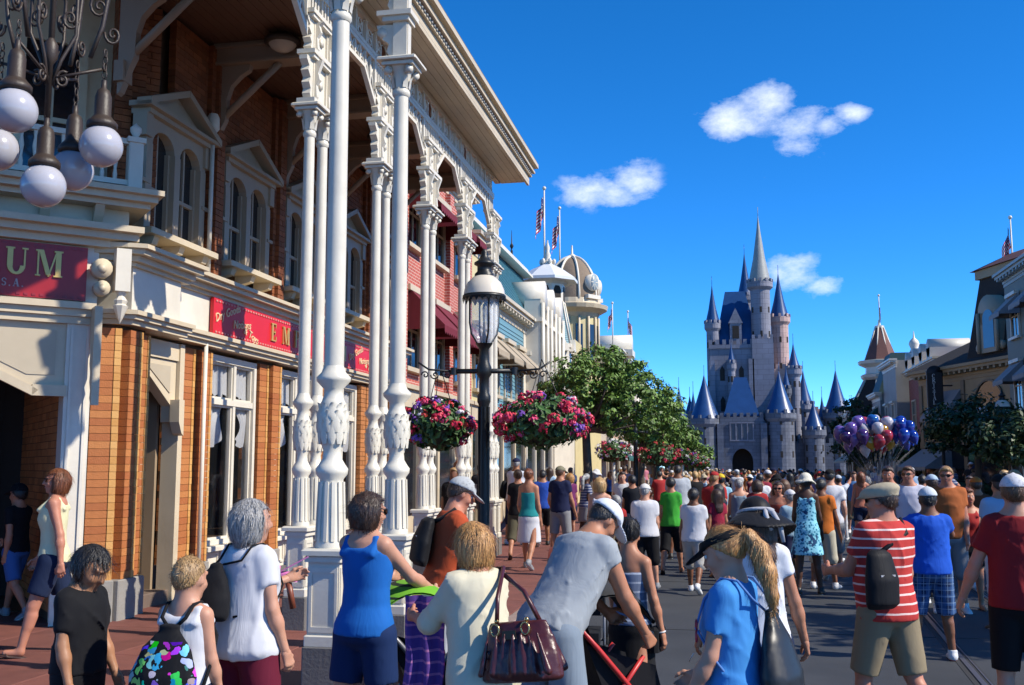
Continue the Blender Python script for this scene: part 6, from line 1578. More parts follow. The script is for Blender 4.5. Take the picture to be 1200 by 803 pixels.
def person(name_xy, H=1.72, rz=0.0, sex='m', girth=1.0, skin='tan', hair=('short', 'dark'), hat=None, top=None, bot=None, shoes=('sneaker', None), lean=0, twist=0, side=0, armR=(4, 8, 12), armL=(4, 8, 12), bendR=None, bendL=None,
           legR=(0, 3, 0), legL=(0, 3, 0), head=(4, 0), lvl=1, seed=0, label='', group=None, floor=0.0, glasses=False, eyes=False, curl=(28, 26), extra=None, belly=0.0, cat='person', only_meshes=False, watch=None, curlR=None, curlL=None):
    h = (.0125, .019, .030)[lvl]; s0 = H / 1.75; g = girth
    hs = (.21 + .018 * (H - 1.2) / .55) / .228; hs = min(hs, 1.02)
    hc0 = H - .115 * hs; piv = hc0 - .085 * hs; shz = piv - .106 * s0
    zmap = lambda zf: (zf * H if zf < .5 else .5 * H + (zf - .5) * H * (shz - .5 * H) / (.315 * H))
    TZ, TX, TY, TC = TORSO_M if sex == 'm' else TORSO_F
    P = np.array([0, 0, .5 * H]); Rt = rotz(twist) @ rotx(-lean) @ roty(side)
    def Tq(v): return P + Rt @ (np.array(v, float) - P)
    Tl = lambda x, y, zf: Tq((x, y, zmap(zf)))
    zs = np.array([zmap(z) for z in TZ]) - P[2]
    kk = np.array([1.0 if z > .83 else 1.0 for z in TZ]); gx = np.where(np.array(TZ) > .83, 1.0, g); bl = np.interp(TZ, [.5, .58, .66, .74], [0, belly, belly, 0])
    rx = np.array(TX) * s0 * gx; ry = np.array(TY) * s0 * gx + bl * .5; yc = np.array(TC) * s0 + bl * .5
    sw = (.150 if sex == 'm' else .132) * s0 * (.5 + .5 * g)
    Sh = {1: Tq((sw, -.012 * s0, shz - .018 * s0)), -1: Tq((-sw, -.012 * s0, shz - .018 * s0))}
    Hp = {1: Tq((.088 * s0 * g, -.005, .5 * H)), -1: Tq((-.088 * s0 * g, -.005, .5 * H))}
    arms = {}; legs = {}
    for sd_, (fl, ab, el), bend in ((1, armR, bendR), (-1, armL, bendL)):
        f_, a_, e_ = R(fl), R(ab), R(el)
        v = np.array([sd_ * math.sin(a_), math.sin(f_) * math.cos(a_), -math.cos(f_) * math.cos(a_)])
        if twist: v = rotz(twist) @ v
        b_ = np.array(bend if bend is not None else (-sd_ * .25, 1, .1), float); b_ = unit(b_ - v * (b_ @ v))
        w_ = math.cos(e_) * v + math.sin(e_) * b_
        E = Sh[sd_] + v * .172 * H; Wr = E + w_ * .148 * H
        inw = np.array([-sd_, 0, 0.]); n_ = unit(inw - w_ * (inw @ w_) + 1e-6); t_ = np.cross(n_, w_) * (1 if sd_ < 0 else -1)
        if t_[1] < -.2 and e_ < .6: t_ = t_
        arms[sd_] = (Sh[sd_], E, Wr, v, w_, n_, unit(t_))
    low = 9
    for sd_, (fl, ab, kn) in ((1, legR), (-1, legL)):
        f_, a_, k_ = R(fl), R(ab), R(kn)
        v = np.array([sd_ * math.sin(a_), math.sin(f_) * math.cos(a_), -math.cos(f_) * math.cos(a_)]); bk = unit(np.array([0, -1, 0]) - v * (np.array([0, -1, 0]) @ v))
        w_ = math.cos(k_) * v + math.sin(k_) * bk; K = Hp[sd_] + v * .235 * H; A = K + w_ * .222 * H
        fp = max(-20, min(55, (k_ - f_) * 57.3 * .75)); fd = np.array([sd_ * .12, math.cos(R(fp)), -math.sin(R(fp))]); fd = unit(fd)
        legs[sd_] = (Hp[sd_], K, A, v, w_, fd); toe = A + fd * .15 * s0
        low = min(low, A[2] - .075 * s0, toe[2] - .045 * s0 if fp > 5 else 9)
    dz = np.array([0, 0, -low])
    P = P + dz
    for d_ in (Sh, Hp): pass
    arms = {k_: tuple([a[0] + dz, a[1] + dz, a[2] + dz]) + a[3:] for k_, a in arms.items()}; legs = {k_: tuple([a[0] + dz, a[1] + dz, a[2] + dz]) + a[3:] for k_, a in legs.items()}
    Tq_ = lambda v: P + Rt @ (np.array(v, float) - np.array([0, 0, .5 * H]))
    Rh = rotz(head[1]) @ rotx(-head[0]); piv3 = Tq_((0, -.012 * s0, piv)); hc = piv3 + Rh @ np.array([0, .012, .085 * hs])
    HQ = lambda x, y, z: hc + Rh @ (np.array([x, y, z]) * hs)
    # bounds
    pts = [hc + .3 * np.array(q) for q in ((1, 1, 1), (-1, -1, -1))] + [a[i] + q for a in arms.values() for i in range(3) for q in (-.16, .16)] + [a[2] + a[4] * .22 for a in arms.values()] + [a[i] + q for a in legs.values() for i in range(3) for q in (-.17, .17)]
    lo, hi = np.min(pts, 0), np.max(pts, 0)
    # ---- body
    B = SDF(lo, hi, h)
    B.loft(P, Rt, zs, rx, ry, yc, .02)
    fm = .92 if sex == 'f' else 1.0
    for sd_, (S_, E, Wr, v, w_, n_, t_) in arms.items():
        B.cap(S_, Tq_((sd_ * .045 * s0, -.018, shz + .045 * s0)), .048 * s0 * fm * g ** .5, .034 * s0, k=.035)
        B.cap(S_, E, .052 * s0 * fm * g ** .7, .040 * s0 * fm * g ** .5, k=.025); B.cap(E, E + w_ * .05 * H, .041 * s0 * fm * g ** .5, .044 * s0 * fm * g ** .4, k=.02); B.cap(E + w_ * .04 * H, Wr, .043 * s0 * fm * g ** .4, .026 * s0 * fm, k=.02)
        if lvl > 0:
            B.cap(Wr, Wr + w_ * .055 * H, .030 * s0, .026 * s0, k=.015); B.cap(Wr + w_ * .05 * H, Wr + w_ * .095 * H + n_ * .015, .024 * s0, .016 * s0, k=.012); B.cap(Wr + w_ * .02 * H + t_ * .015, Wr + w_ * .055 * H + t_ * .035, .014 * s0, .012 * s0, k=.01)
        else: hsz = s0 * (1.03 if sex == 'm' else .93); B.cap(Wr - w_ * .02, Wr + w_ * .02, .026 * s0 * fm, .024 * hsz, k=.012)
    for sd_, (Hq, K, A, v, w_, fd) in legs.items():
        B.cap(Hq, K, .088 * s0 * g, .057 * s0 * g ** .5, k=.03); B.cap(K, A, .054 * s0 * g ** .5, .036 * s0, k=.02); bk = -unit(np.array([0, 1, 0]) - w_ * w_[1])
        B.cap(K + w_ * .05 * H + bk * .018 * s0, K + w_ * .10 * H + bk * .014 * s0, .048 * s0 * g ** .4, .042 * s0, k=.03)
        B.cap(A + np.array([0, 0, -.03 * s0]), A + fd * .13 * s0 + np.array([0, 0, -.045 * s0]), .036 * s0, .028 * s0, k=.03)
    # neck and head
    B.cap(Tq_((0, -.018, shz + .02 * s0)), HQ(0, -.02, -.05), (.060 if sex == 'm' else .050) * s0, (.056 if sex == 'm' else .048) * hs, k=.03)
    B.ell(HQ(0, -.012, .012), np.array([.076, .094, .098]) * hs, Rh, .01); B.ell(HQ(0, .024, -.045), np.array([.058, .066, .068]) * hs, Rh, .03)
    B.ell(HQ(0, .066, -.092), np.array([.028, .024, .022]) * hs, Rh, .025)
    if lvl < 2:
        B.cap(HQ(0, .086, .018), HQ(0, .108, -.026), .010 * hs, .0155 * hs, k=.014); B.ell(HQ(0, .082, -.060), np.array([.024, .012, .012]) * hs, Rh, .012)
        for q in (-1, 1):
            B.ell(HQ(q * .034, .096, .010), np.array([.018, .014, .012]) * hs, Rh, .012, sub=True); B.cap(HQ(q * .014, .088, .030), HQ(q * .050, .074, .031), .009 * hs, .008 * hs, k=.012)
            B.ell(HQ(q * .077, -.006, -.008), np.array([.011, .024, .032]) * hs, Rh @ rotz(-q * 22), .008); B.ell(HQ(q * .040, .064, -.030), np.array([.024, .022, .022]) * hs, Rh, .02)
    V, F = B.nets(); V = relax(V, F, 1, .35)
    if lvl == 0:
        for sd_, (S_, E, Wr, v, w_, n_, t_) in arms.items():
            q = np.array([Wr - w_ * .06, Wr + w_ * .20]); c_ = (curlR if sd_ > 0 else curlL) or curl
            H_ = SDF(q.min(0) - .095, q.max(0) + .095, .0048); hand_prims(H_, Wr, w_, t_, n_, hsz, c_)
            v2, f2 = H_.nets(); v2 = relax(v2, f2, 1, .3); F = np.concatenate([F, f2 + len(V)]); V = np.concatenate([V, v2])
    out = {'body': np_mesh('body', V, F, SK[skin])}
    # ---- bottoms
    if bot:
        kind, bm, ln = bot
        G = SDF(lo, hi, h * 1.05); off = {'shorts': .014, 'jeans': .010, 'skirt': .012, 'tight': .006}.get(kind, .014)
        wz = zmap(.585 if sex == 'm' else .60) - .5 * H
        zz_ = np.append(zs[zs < wz], wz); ex = np.interp(zz_, [-.03 * H, .03 * H], [off, .003]) if top else off
        G.loft(P, Rt, zz_, np.interp(zz_, zs, rx) + ex, np.interp(zz_, zs, ry) + ex, np.interp(zz_, zs, yc), .02)
        if kind == 'skirt':
            zb = .5 * H - ln * H
            G.loft(P, np.eye(3) if lean < 20 else Rt, [zb - .5 * H, -.10 * H, .0, .03 * H], [.215 * s0 * g, .20 * s0 * g, .18 * s0 * g, .168 * s0 * g], [.185 * s0 * g, .165 * s0 * g, .135 * s0 * g, .124 * s0 * g], [.0, 0, -.01, -.012], .03)
        else:
            for sd_, (Hq, K, A, v, w_, fd) in legs.items():
                t0 = min(1, ln / .235); e = Hq + v * .235 * H * t0; r1 = (.088 + (.057 - .088) * t0) * s0 * g
                wide = {'shorts': (.022, .032), 'jeans': (.012, .014), 'tight': (.007, .006)}.get(kind, (.018, .022))
                G.cap(Hq, e, .088 * s0 * g + wide[0], r1 + wide[1], .03, cut=v if ln <= .235 else None)
                if ln > .235: t1 = min(1, (ln - .235) / .215); e2 = K + w_ * .222 * H * t1; G.cap(K, e2, r1 + wide[1], (.054 - .012 * t1) * s0 + wide[1] * 1.1, .03, cut=w_)
        if lvl < 2: G.wrinkle(.005 if kind != 'tight' else .002, seed + 5, 1.1 if lvl == 0 else 1.4, ztop=P[2] - .03 * H)
        V, F = G.nets(); V = relax(V, F, 1, .3); out[{'skirt': 'skirt', 'jeans': 'trousers'}.get(kind, 'shorts')] = np_mesh('shorts', V, F, bm)
    # ---- top
    if top:
        kind, tm = top[0], top[1]; o = top[2] if len(top) > 2 else {}
        G = SDF(lo, hi, h * 1.05); loose = o.get('loose', .018 if kind in ('tee', 'polo') else .011); hem = zmap(o.get('hem', .50 if kind in ('tee', 'polo') else .525)) - .5 * H
        up = {'tee': .838, 'polo': .845, 'tank': .83, 'tube': .765, 'long': .838, 'dress': .83}.get(kind, .838); ze = zmap(up) - .5 * H
        zz_ = np.concatenate([[hem], zs[(zs > hem + .01) & (zs < ze - .01)], [ze]]); a, b, c = np.interp(zz_, zs, rx), np.interp(zz_, zs, ry), np.interp(zz_, zs, yc)
        if kind in ('tee', 'polo', 'long'):
            ch_ = np.interp(zmap(.74) - .5 * H, zs, rx); cd = np.interp(zmap(.74) - .5 * H, zs, ry); lowm = zz_ < zmap(.74) - .5 * H
            a = np.where(lowm, np.maximum(a, ch_ * .97), a); b = np.where(lowm, np.maximum(b, cd * .97), b)
        fall = np.interp(zz_, [hem, hem + .10, ze], [1.35, 1.0, .55]); a = a + loose * fall; b = b + loose * fall
        cuts = []
        if kind in ('tank', 'dress'):
            hw = np.interp(zmap(.80) - .5 * H, zs, rx); zn = zmap(.785) - .5 * H
            cuts = [lambda x, y, z: z - zn + .35 * np.maximum(0, np.abs(x) - hw * .55) - .02]
        G.loft(P, Rt, zz_, a, b, c, .015, cuts)
        if kind in ('tee', 'polo', 'long', 'cap'):
            fr = o.get('sleeve', {'tee': .56, 'polo': .62, 'long': 1.25, 'cap': .2}[kind])
            for sd_, (S_, E, Wr, v, w_, n_, t_) in arms.items():
                fm2 = fm * g ** .6; G.cap(S_, Tq_((sd_ * .05 * s0, -.018, shz + .040 * s0)), .058 * s0 * fm2, .042 * s0, .035)
                e = S_ + v * .172 * H * min(fr, 1.0); G.cap(S_, e, .066 * s0 * fm2, (.060 + .006 * (kind != 'cap')) * s0 * fm2, .03, cut=v if fr <= 1 else None)
                if fr > 1: e2 = E + w_ * .148 * H * (fr - 1); G.cap(E, e2, .062 * s0 * fm2, .058 * s0 * fm2, .03, cut=w_)
            G.cap(Tq_((0, -.01, shz + .01)), HQ(0, .01, -.09), .052 * s0, .05 * s0, .005, sub=True) if kind != 'polo' else None
        if kind == 'polo': G.cap(Tq_((0, -.018, shz + .012)), Tq_((0, -.012, shz + .066 * s0)), .082 * s0, .068 * s0, .012, cut=Rt[:, 2]); G.cap(Tq_((0, -.012, shz + .03)), Tq_((0, -.008, shz + .12)), .058 * s0, .058 * s0, .004, sub=True)
        if kind in ('tank', 'dress'):
            for sd_ in (-1, 1):
                xs = hw * .62 * sd_; sr = max(.017 * s0, h * .95); zt_ = shz + .012 * s0; ws = o.get('strap', 1)
                for q in (range(ws) if lvl == 0 else (0,)):
                    xq = xs + sd_ * (q - (ws - 1) / 2) * .022; G.cap(Tq_((xq, ry[6] * .86 + yc[6], zmap(.77))), Tq_((xq * .95, .012, zt_ + .012)), sr, k=.02); G.cap(Tq_((xq * .95, .012, zt_ + .012)), Tq_((xq * .95, -.045 * s0, zt_ + .006)), sr, k=.02); G.cap(Tq_((xq * .95, -.045 * s0, zt_ + .006)), Tq_((xq, -ry[7] * .93 + yc[7], zmap(.775))), sr, k=.02)
        if kind == 'dress': zb = o.get('skirt', .34) * H - .5 * H; G.loft(P, np.eye(3), [zb, -.05 * H, .04 * H, .10 * H], [.25 * s0 * g, .205 * s0 * g, .18 * s0 * g, .15 * s0 * g], [.21 * s0 * g, .17 * s0 * g, .135 * s0 * g, .115 * s0 * g], [0, 0, -.01, 0], .03)
        if lvl < 2: G.wrinkle(o.get('wrinkle', .0145 if kind in ('tee', 'polo', 'long', 'dress') else .0035), seed, 1.0 if lvl == 0 else 1.35)
        V, F = G.nets(); V = relax(V, F, 1, .3); out[{'dress': 'dress', 'tank': 'vest', 'tube': 'vest'}.get(kind, 'shirt')] = np_mesh('shirt', V, F, tm)
    # ---- hair
    hh = min(h, .011) if lvl == 0 else h * .75
    if hair:
        st, hcol = hair; ext = np.array([.2, .2, .2]) if st not in ('long', 'pony') else np.array([.22, .26, .2])
        bx = np.array([HQ(a, b, c) for a in (-.16, .16) for b in (-.24, .13) for c in (-.40 if st in ('long', 'pony') else -.2, .17)])
        G = SDF(bx.min(0), bx.max(0), hh)
        face = lambda x, y, z: np.minimum(y - .030 * hs, .066 * hs - z)            # inside the face opening
        if st in ('short', 'buzz', 'pony', 'bun', 'fringe'):
            e = {'short': .012, 'buzz': .006, 'pony': .010, 'bun': .010, 'fringe': .010}[st]
            G.ell(HQ(0, -.014, .016), (np.array([.077, .094, .098]) + e) * hs, Rh, 0, cuts=[lambda x, y, z: (.73 * y - .68 * z - .014 * hs) if st != 'fringe' else np.maximum(.73 * y - .68 * z - .0 * hs, z - .05 * hs)])
            if st == 'short': G.ell(HQ(0, .055, .085), np.array([.055, .035, .028]) * hs, Rh, .02)
        if st == 'bowl': G.ell(HQ(0, -.012, .005), np.array([.094, .112, .115]) * hs, Rh, 0, cuts=[lambda x, y, z: face(x, y, z), lambda x, y, z: -.075 * hs - z])
        if st in ('bob', 'long', 'curly'):
            r_ = np.array([.100, .116, .122]) if st != 'curly' else np.array([.115, .125, .125])
            G.ell(HQ(0, -.018, -.006), r_ * hs, Rh, 0, cuts=[lambda x, y, z: face(x, y, z)])
            G.loft(HQ(0, -.03, -.03), Rh, [-.095 * hs, -.05 * hs, .05 * hs], [.092 * hs, .104 * hs, .10 * hs], [.072 * hs, .084 * hs, .09 * hs], [0, 0, 0], .03)
            if st == 'long': G.loft(HQ(0, -.075, -.16), Rh, [-.16 * hs, -.08 * hs, .1 * hs], [.055 * hs, .085 * hs, .09 * hs], [.022 * hs, .032 * hs, .045 * hs], [.0, 0, .02], .04)
        if st == 'pony':
            ch_ = [HQ(0, -.10, .035), HQ(0, -.145, .02), HQ(.0, -.165, -.06), HQ(0, -.155, -.16), HQ(0, -.13, -.27), HQ(0, -.11, -.33)]
            for (a, b, r0, r1) in zip(ch_[:-1], ch_[1:], (.024, .034, .046, .044, .030), (.034, .046, .044, .030, .010)): G.cap(a, b, r0 * hs, r1 * hs, .02)
        if st == 'bun': G.ell(HQ(0, -.115, .045), np.array([.045, .04, .045]) * hs, Rh, .015)
        if lvl < 2: G.wrinkle(.0045 if st != 'curly' else .012, seed + 9, .55, .12 if st != 'curly' else 1)
        V, F = G.nets(); V = relax(V, F, 1, .25)
        if lvl < 2 and len(V): V, F = strands(V, F, seed, hs, st, (950, 220)[lvl], hc, HQ(0, -.10, .035) if st in ('pony', 'bun') else None)
        out['hair'] = np_mesh('hair', V, F, HR[hcol])
    if hat:
        kd, hm = hat[0], hat[1]; bx = np.array([HQ(a, b, c) for a in (-.30, .30) for b in (-.30, .32) for c in (-.16, .22)]); G = SDF(bx.min(0), bx.max(0), hh * (.8 if lvl == 0 else 1))
        if kd in ('cap', 'visor'):
            G.ell(HQ(0, -.010, .030), np.array([.094, .116, .105]) * hs, Rh, 0, cuts=[lambda x, y, z: .012 * hs - z + y * .05] + ([lambda x, y, z: z - .048 * hs] if kd == 'visor' else []))
            th = max(.008, h * .75); back = -1 if (len(hat) > 2 and hat[2] == 'back') else 1
            G.ell(HQ(0, back * .118, .030), np.array([.074, .088, th]) * np.array([hs, hs, 1]), Rh @ rotx(-14 * back), .012)
            if kd == 'cap': G.ell(HQ(0, -.01, .136), np.array([.012, .012, .008]) * hs, Rh, .004)
        elif kd in ('sun', 'bucket'):
            Rb = .235 if kd == 'sun' else .155; th = max(.007, h * .7); dr = .7 if kd == 'sun' else .9
            G.ell(HQ(0, -.010, .045), np.array([.098, .112, .105]) * hs, Rh, 0, cuts=[lambda x, y, z: -.01 * hs - z])
            c0 = HQ(0, -.01, .040)
            def brim(x, y, z):
                px, py, pz = x - c0[0], y - c0[1], z - c0[2]; q = [Rh[0, i] * px + Rh[1, i] * py + Rh[2, i] * pz for i in range(3)]; r_ = np.sqrt(q[0] ** 2 + (q[1] * .94) ** 2); a_ = np.arctan2(q[1], q[0])
                zz2 = -dr * np.maximum(r_ - .09, 0) ** 1.0 * (.55 + 2.2 * r_) + .014 * np.sin(a_ * 3 + seed) * (r_ / Rb)
                return np.maximum(np.abs(q[2] - zz2) - th, r_ - Rb * hs)
            G.put(brim, c0 - .27, c0 + .27, .012)
        elif kd == 'flat':
            G.ell(HQ(0, .002, .062), np.array([.104, .142, .058]) * hs, Rh @ rotx(-10), 0, cuts=[lambda x, y, z: -.030 * hs - z]); G.ell(HQ(0, -.01, .035), np.array([.094, .114, .075]) * hs, Rh, .02, cuts=[lambda x, y, z: -.01 * hs - z]); G.ell(HQ(0, .125, .030), np.array([.066, .05, .009]) * hs, Rh @ rotx(-16), .01)
        V, F = G.nets(); V = relax(V, F, 1, .3); out['hat'] = np_mesh('hat', V, F, hm)
    # ---- shoes
    if shoes and shoes[0]:
        for sd_, (Hq, K, A, v, w_, fd) in legs.items():
            up = unit(np.array([0, 0, 1]) - fd * fd[2]); sdv = np.cross(fd, up); Rm = np.stack([sdv, fd, up], 1); c0 = A - up * .035 * s0 + fd * .045 * s0; bx = np.array([c0 - .22, c0 + .24]); G = SDF(bx[0], bx[1], h * .8 if lvl < 2 else h * .9)
            if shoes[0] == 'sneaker':
                for y_, z_, r_ in ((-.07, -.002, (.042, .048, .046)), (.03, -.010, (.047, .085, .042)), (.105, -.018, (.050, .055, .032))): G.ell(c0 + Rm @ (np.array([0, y_, z_]) * s0), np.array(r_) * s0, Rm, .025, cuts=[lambda x, y, z, z_=z_: -.042 * s0 - z_ * s0 - z])
                G.cap(A - up * .03 * s0, A + up * .035 * s0, .050 * s0, .047 * s0, .02, cut=up)
            elif shoes[0] == 'sandal':
                for y_, r_ in ((-.06, (.045, .06, .011)), (.05, (.05, .10, .011))): G.ell(c0 + Rm @ (np.array([0, y_, -.036]) * s0), np.array(r_) * s0, Rm, .02)
                G.cap(c0 + Rm @ (np.array([-.046, .05, -.03]) * s0), c0 + Rm @ (np.array([.0, .09, .006]) * s0), .008, k=.005); G.cap(c0 + Rm @ (np.array([.046, .05, -.03]) * s0), c0 + Rm @ (np.array([.0, .09, .006]) * s0), .008, k=.005)
            V, F = G.nets(); V = relax(V, F, 1, .3)
            if len(F) == 0: continue
            zl = ((V - c0) @ up)[F].mean(1); out['shoe' if sd_ > 0 else 'shoe_'] = np_mesh('shoe', V, F, [shoes[1] or SOLEW, (shoes[2] if len(shoes) > 2 else SOLEW)], (zl < -.027 * s0).astype(int))
            if shoes[0] == 'sneaker' and len(shoes) > 3:
                G = SDF(A - .2, A + .25, h * .8); G.cap(A - w_ * .02, A - w_ * .095 * H * .6, .045 * s0, .047 * s0, 0, cut=-w_); V, F = G.nets(); out['sock' if sd_ > 0 else 'sock_'] = np_mesh('sock', V, F, shoes[3])
    if eyes and lvl < 2 and not glasses:
        e = MB(); e2 = MB()
        for q in (-1, 1): e.ball(HQ(q * .031, .0775, .008), .0115 * hs, 10, 8); e2.ball(HQ(q * .031, .0845, .007), .0062 * hs, 8, 6)
        out['eyes'] = e.mesh('eyes', EYEW); out['iris'] = e2.mesh('iris', EYED)
    if (eyes or glasses) and lvl < 2:
        e = MB(); e.tube([HQ(-.022, .0905, -.062), HQ(-.008, .096, -.059), HQ(.008, .096, -.059), HQ(.022, .0905, -.062)], [.003, .006, .006, .003], 6); out['lips'] = e.mesh('lips', LIP)
    if glasses:
        e = MB(); Rq = Matrix([list(r_) for r_ in Rh]).to_4x4(); e.xf = Matrix.Translation(hc) @ Rq @ Matrix.Scale(hs, 4)
        for q in (-1, 1):
            e.lathe([(.0, -.004), (.022, -.003), (.026, 0), (.022, .003), (0, .004)], (0, 0, 0), 14) if False else None
            c = [(q * .034 + .028 * math.cos(a), .100 - .010 * abs(q * .034 + .028 * math.cos(a)) / .06, .008 + .021 * math.sin(a)) for a in [2 * math.pi * i / 14 for i in range(14)]]
            e._add(c + [(x, y - .004, z) for x, y, z in c], [tuple(range(14)), tuple(range(27, 13, -1))] + [(i, 14 + i, 14 + (i + 1) % 14, (i + 1) % 14) for i in range(14)])
            e.tube([(q * .058, .088, .016), (q * .083, .03, .018), (q * .084, -.02, .012)], .0035, 5)
        e.tube([(-.010, .099, .015), (.010, .099, .015)], .0035, 5); e.xf = None; out['sunglasses'] = e.mesh('sunglasses', LENS)
    if watch:
        for sd_ in watch:
            S_, E, Wr, v, w_, n_, t_ = arms[sd_]; e = MB(); c = Wr - w_ * .012; r_ = .030 * s0 * fm
            e.tube([c + (n_ * math.cos(a) + t_ * math.sin(a)) * r_ for a in [2 * math.pi * i / 14 for i in range(14)]], .006, 6, closed=True); out['wristband'] = e.mesh('wristband', watch[sd_])
    info = dict(arms=arms, legs=legs, Tq=Tq_, HQ=HQ, shz=shz, zmap=zmap, P=P, Rt=Rt, rx=rx, ry=ry, zs=zs, s0=s0, H=H, hs=hs, Rh=Rh, yc=yc)
    if only_meshes: return out, info
    x, y = name_xy
    root = T('person', label, cat, (x, y, floor), R(rz), group)
    for nm, me in out.items(): put(nm.rstrip('_'), me, root)
    info['root'] = root
    return info
def wpos(px, py, y): p = at_y(px, py, y); return (p.x, p.y)
# ------------------------------------------------------------------ the people nearest to the viewer
def at_d(px, py, zc):
    p = ray(px, py) * (zc / FPX); return Vector((p.x, p.y, EYE + p.z))
def ground(px, py, z=0.0):
    d = ray(px, py); t = (z - EYE) / d.z; return Vector((d.x * t, d.y * t, z))
WT = cloth('white', (.64, .64, .67)); BK = cloth('black', (.010, .010, .012)); DEN = cloth('denim', (.014, .024, .06)); KH = cloth('khaki', (.27, .215, .135)); RYL = cloth('royal', (.015, .10, .55))
WS, BS, GS = M('white_shoe', (.66, .66, .66), .5, .05), M('black_shoe', (.02, .02, .02), .5, .1), M('grey_shoe', (.25, .26, .28), .6, .1)
REDRUB = M('red_rubber', (.45, .03, .04), .5, .05); FLIP = M('flip_flop', (.05, .025, .02), .6, .1)
SWX = lambda p: SWZ if p.x < KX else 0.0
def someone(px, zc=None, hy=560, foot=None, H=None, floor=None, **k):
    if foot is not None:
        f = floor or 0.0; p = ground(px, foot, f)
    else:
        p = at_d(px, 640, zc); f = floor if floor is not None else SWX(p)
    if H is None:
        zc_ = (p - Vector((0, 0, EYE))).dot(_f); H = at_d(px, hy, zc_).z - f - .012
    return person((p.x, p.y), H=H, floor=f, **k)
def stow(name, label, cat, info, build, group=None):
    """a bag or other carried thing: top-level, standing where its bearer stands"""
    r = info['root']; t = T(name, label, cat, r.location, r.rotation_euler.z, group); build(t, info); return t
walk = dict(legR=(22, 3, 8), legL=(-16, 3, 22)); walk2 = dict(legR=(-18, 3, 24), legL=(20, 3, 6)); stand2 = dict(legR=(3, 6, 2), legL=(-3, 4, 6))

a = someone(14, foot=724, hy=563, floor=SWZ, rz=80, skin='tan', hair=('short', 'black'), hat=('cap', BK), top=('tee', BK), bot=('shorts', cloth('jean_blue', (.05, .13, .34)), .21), shoes=('sneaker', GS, SOLEW), lvl=0, seed=11, girth=.95, label='boy in black cap and black tee walking into the corner doorway', **walk, armR=(20, 6, 45), armL=(-10, 6, 20))
yw = someone(56, foot=767, hy=543, floor=SWZ, rz=112, sex='f', skin='ruddy', girth=1.04, hair=('bob', 'auburn'), top=('tank', cloth('lemon', (.72, .68, .42)), {'strap': 2, 'hem': .50}), bot=('shorts', DEN, .175), shoes=('sandal', FLIP, FLIP), lvl=0, seed=12, glasses=True, legR=(-14, 4, 18), legL=(18, 4, 6), armR=(14, 8, 12), armL=(-16, 10, 10), head=(2, 10), label='woman in lemon yellow vest and sunglasses striding past the doorway')
a = someone(100, 5.3, 631, rz=-98, skin='olive', hair=('bowl', 'black'), top=('tee', BK, {'sleeve': .72, 'loose': .026}), bot=('shorts', BK, .24), shoes=('sneaker', BS), lvl=0, seed=13, head=(34, 0), armR=(6, 8, 14), armL=(6, 8, 20), curl=(48, 40), label='dark haired boy in black tee looking down at the kerb')
def bottle(t, i):
    S_, E, Wr, v, w_, n_, t_ = i['arms'][1]; c = Wr + w_ * .09 + n_ * .02
    f = MB(); f.xf = Matrix.Translation(c) @ Matrix.Rotation(R(80), 4, 'Y'); f.lathe([(.0, -.06), (.03, -.06), (.033, -.05), (.033, .05), (.02, .075), (.014, .09), (.014, .10), (0, .10)], n=12); O('bottle', f, M('dark_bottle', (.02, .02, .03), .15, .1), t)
    f = MB(); f.xf = Matrix.Translation(c) @ Matrix.Rotation(R(80), 4, 'Y'); f.lathe([(.0345, -.03), (.0345, .03)], n=12, caps=False); O('wrap', f, M('purple_wrap', (.25, .12, .42), .4, .1), t)
stow('drink_bottle', 'small dark bottle in the hand of the dark haired boy', 'bottle', a, bottle)

def drawstring(bm, scale=1.0, cord=BK, zt=.80, zb=.60, w=.15, cx=0.0):
    def build(t, i):
        H, s0 = i['H'], i['s0']; bk = -(np.interp(0, [0], [0]) + .125 * s0)
        Zt, Zb = i['zmap'](zt) - .0, i['zmap'](zb); c = i['Tq']
        lo = c((cx - .25, -.42, Zb - .1)); G = SDF(np.minimum(c((cx - .32, -.45, Zb - .12)), c((cx + .32, .1, Zt + .1))) - .12, np.maximum(c((cx - .32, -.45, Zb - .12)), c((cx + .32, .1, Zt + .1))) + .12, .0125)
        Zm = (Zt + Zb) / 2; hh_ = (Zt - Zb) / 2
        G.loft(c((cx, -.155 * s0 - .02, Zm)), i['Rt'], [-hh_, -hh_ * .8, -hh_ * .2, hh_ * .45, hh_ * .85, hh_], [w * .80, w, w * 1.0, w * .72, w * .30, w * .36], [.05, .085, .08, .05, .028, .03], [-.03, -.05, -.04, -.02, 0, 0], .01)
        G.wrinkle(.007, 77, .7, .25); V, F = G.nets(); V = relax(V, F, 1, .3); put('bag', np_mesh('bag', V, F, bm), t)
        f = MB()
        for sd_ in (-1, 1):
            x = sd_ * .10 * s0
            f.tube([c((cx + sd_ * .03, -.16 * s0, Zt - .01)), c((x * .9, -.145 * s0, i['zmap'](.80))), c((x, -.075 * s0, i['shz'] + .055 * s0)), c((x, .01, i['shz'] + .062 * s0)), c((x * 1.1, .10 * s0, i['zmap'](.79))), c((x * 1.5, .13 * s0, i['zmap'](.71))), c((x * 1.95, .02, i['zmap'](.64))), c((cx + sd_ * w * .85, -.16 * s0, Zb + .02))], .0075 * scale, 6)
        O('strap', f, cord, t)
    return build
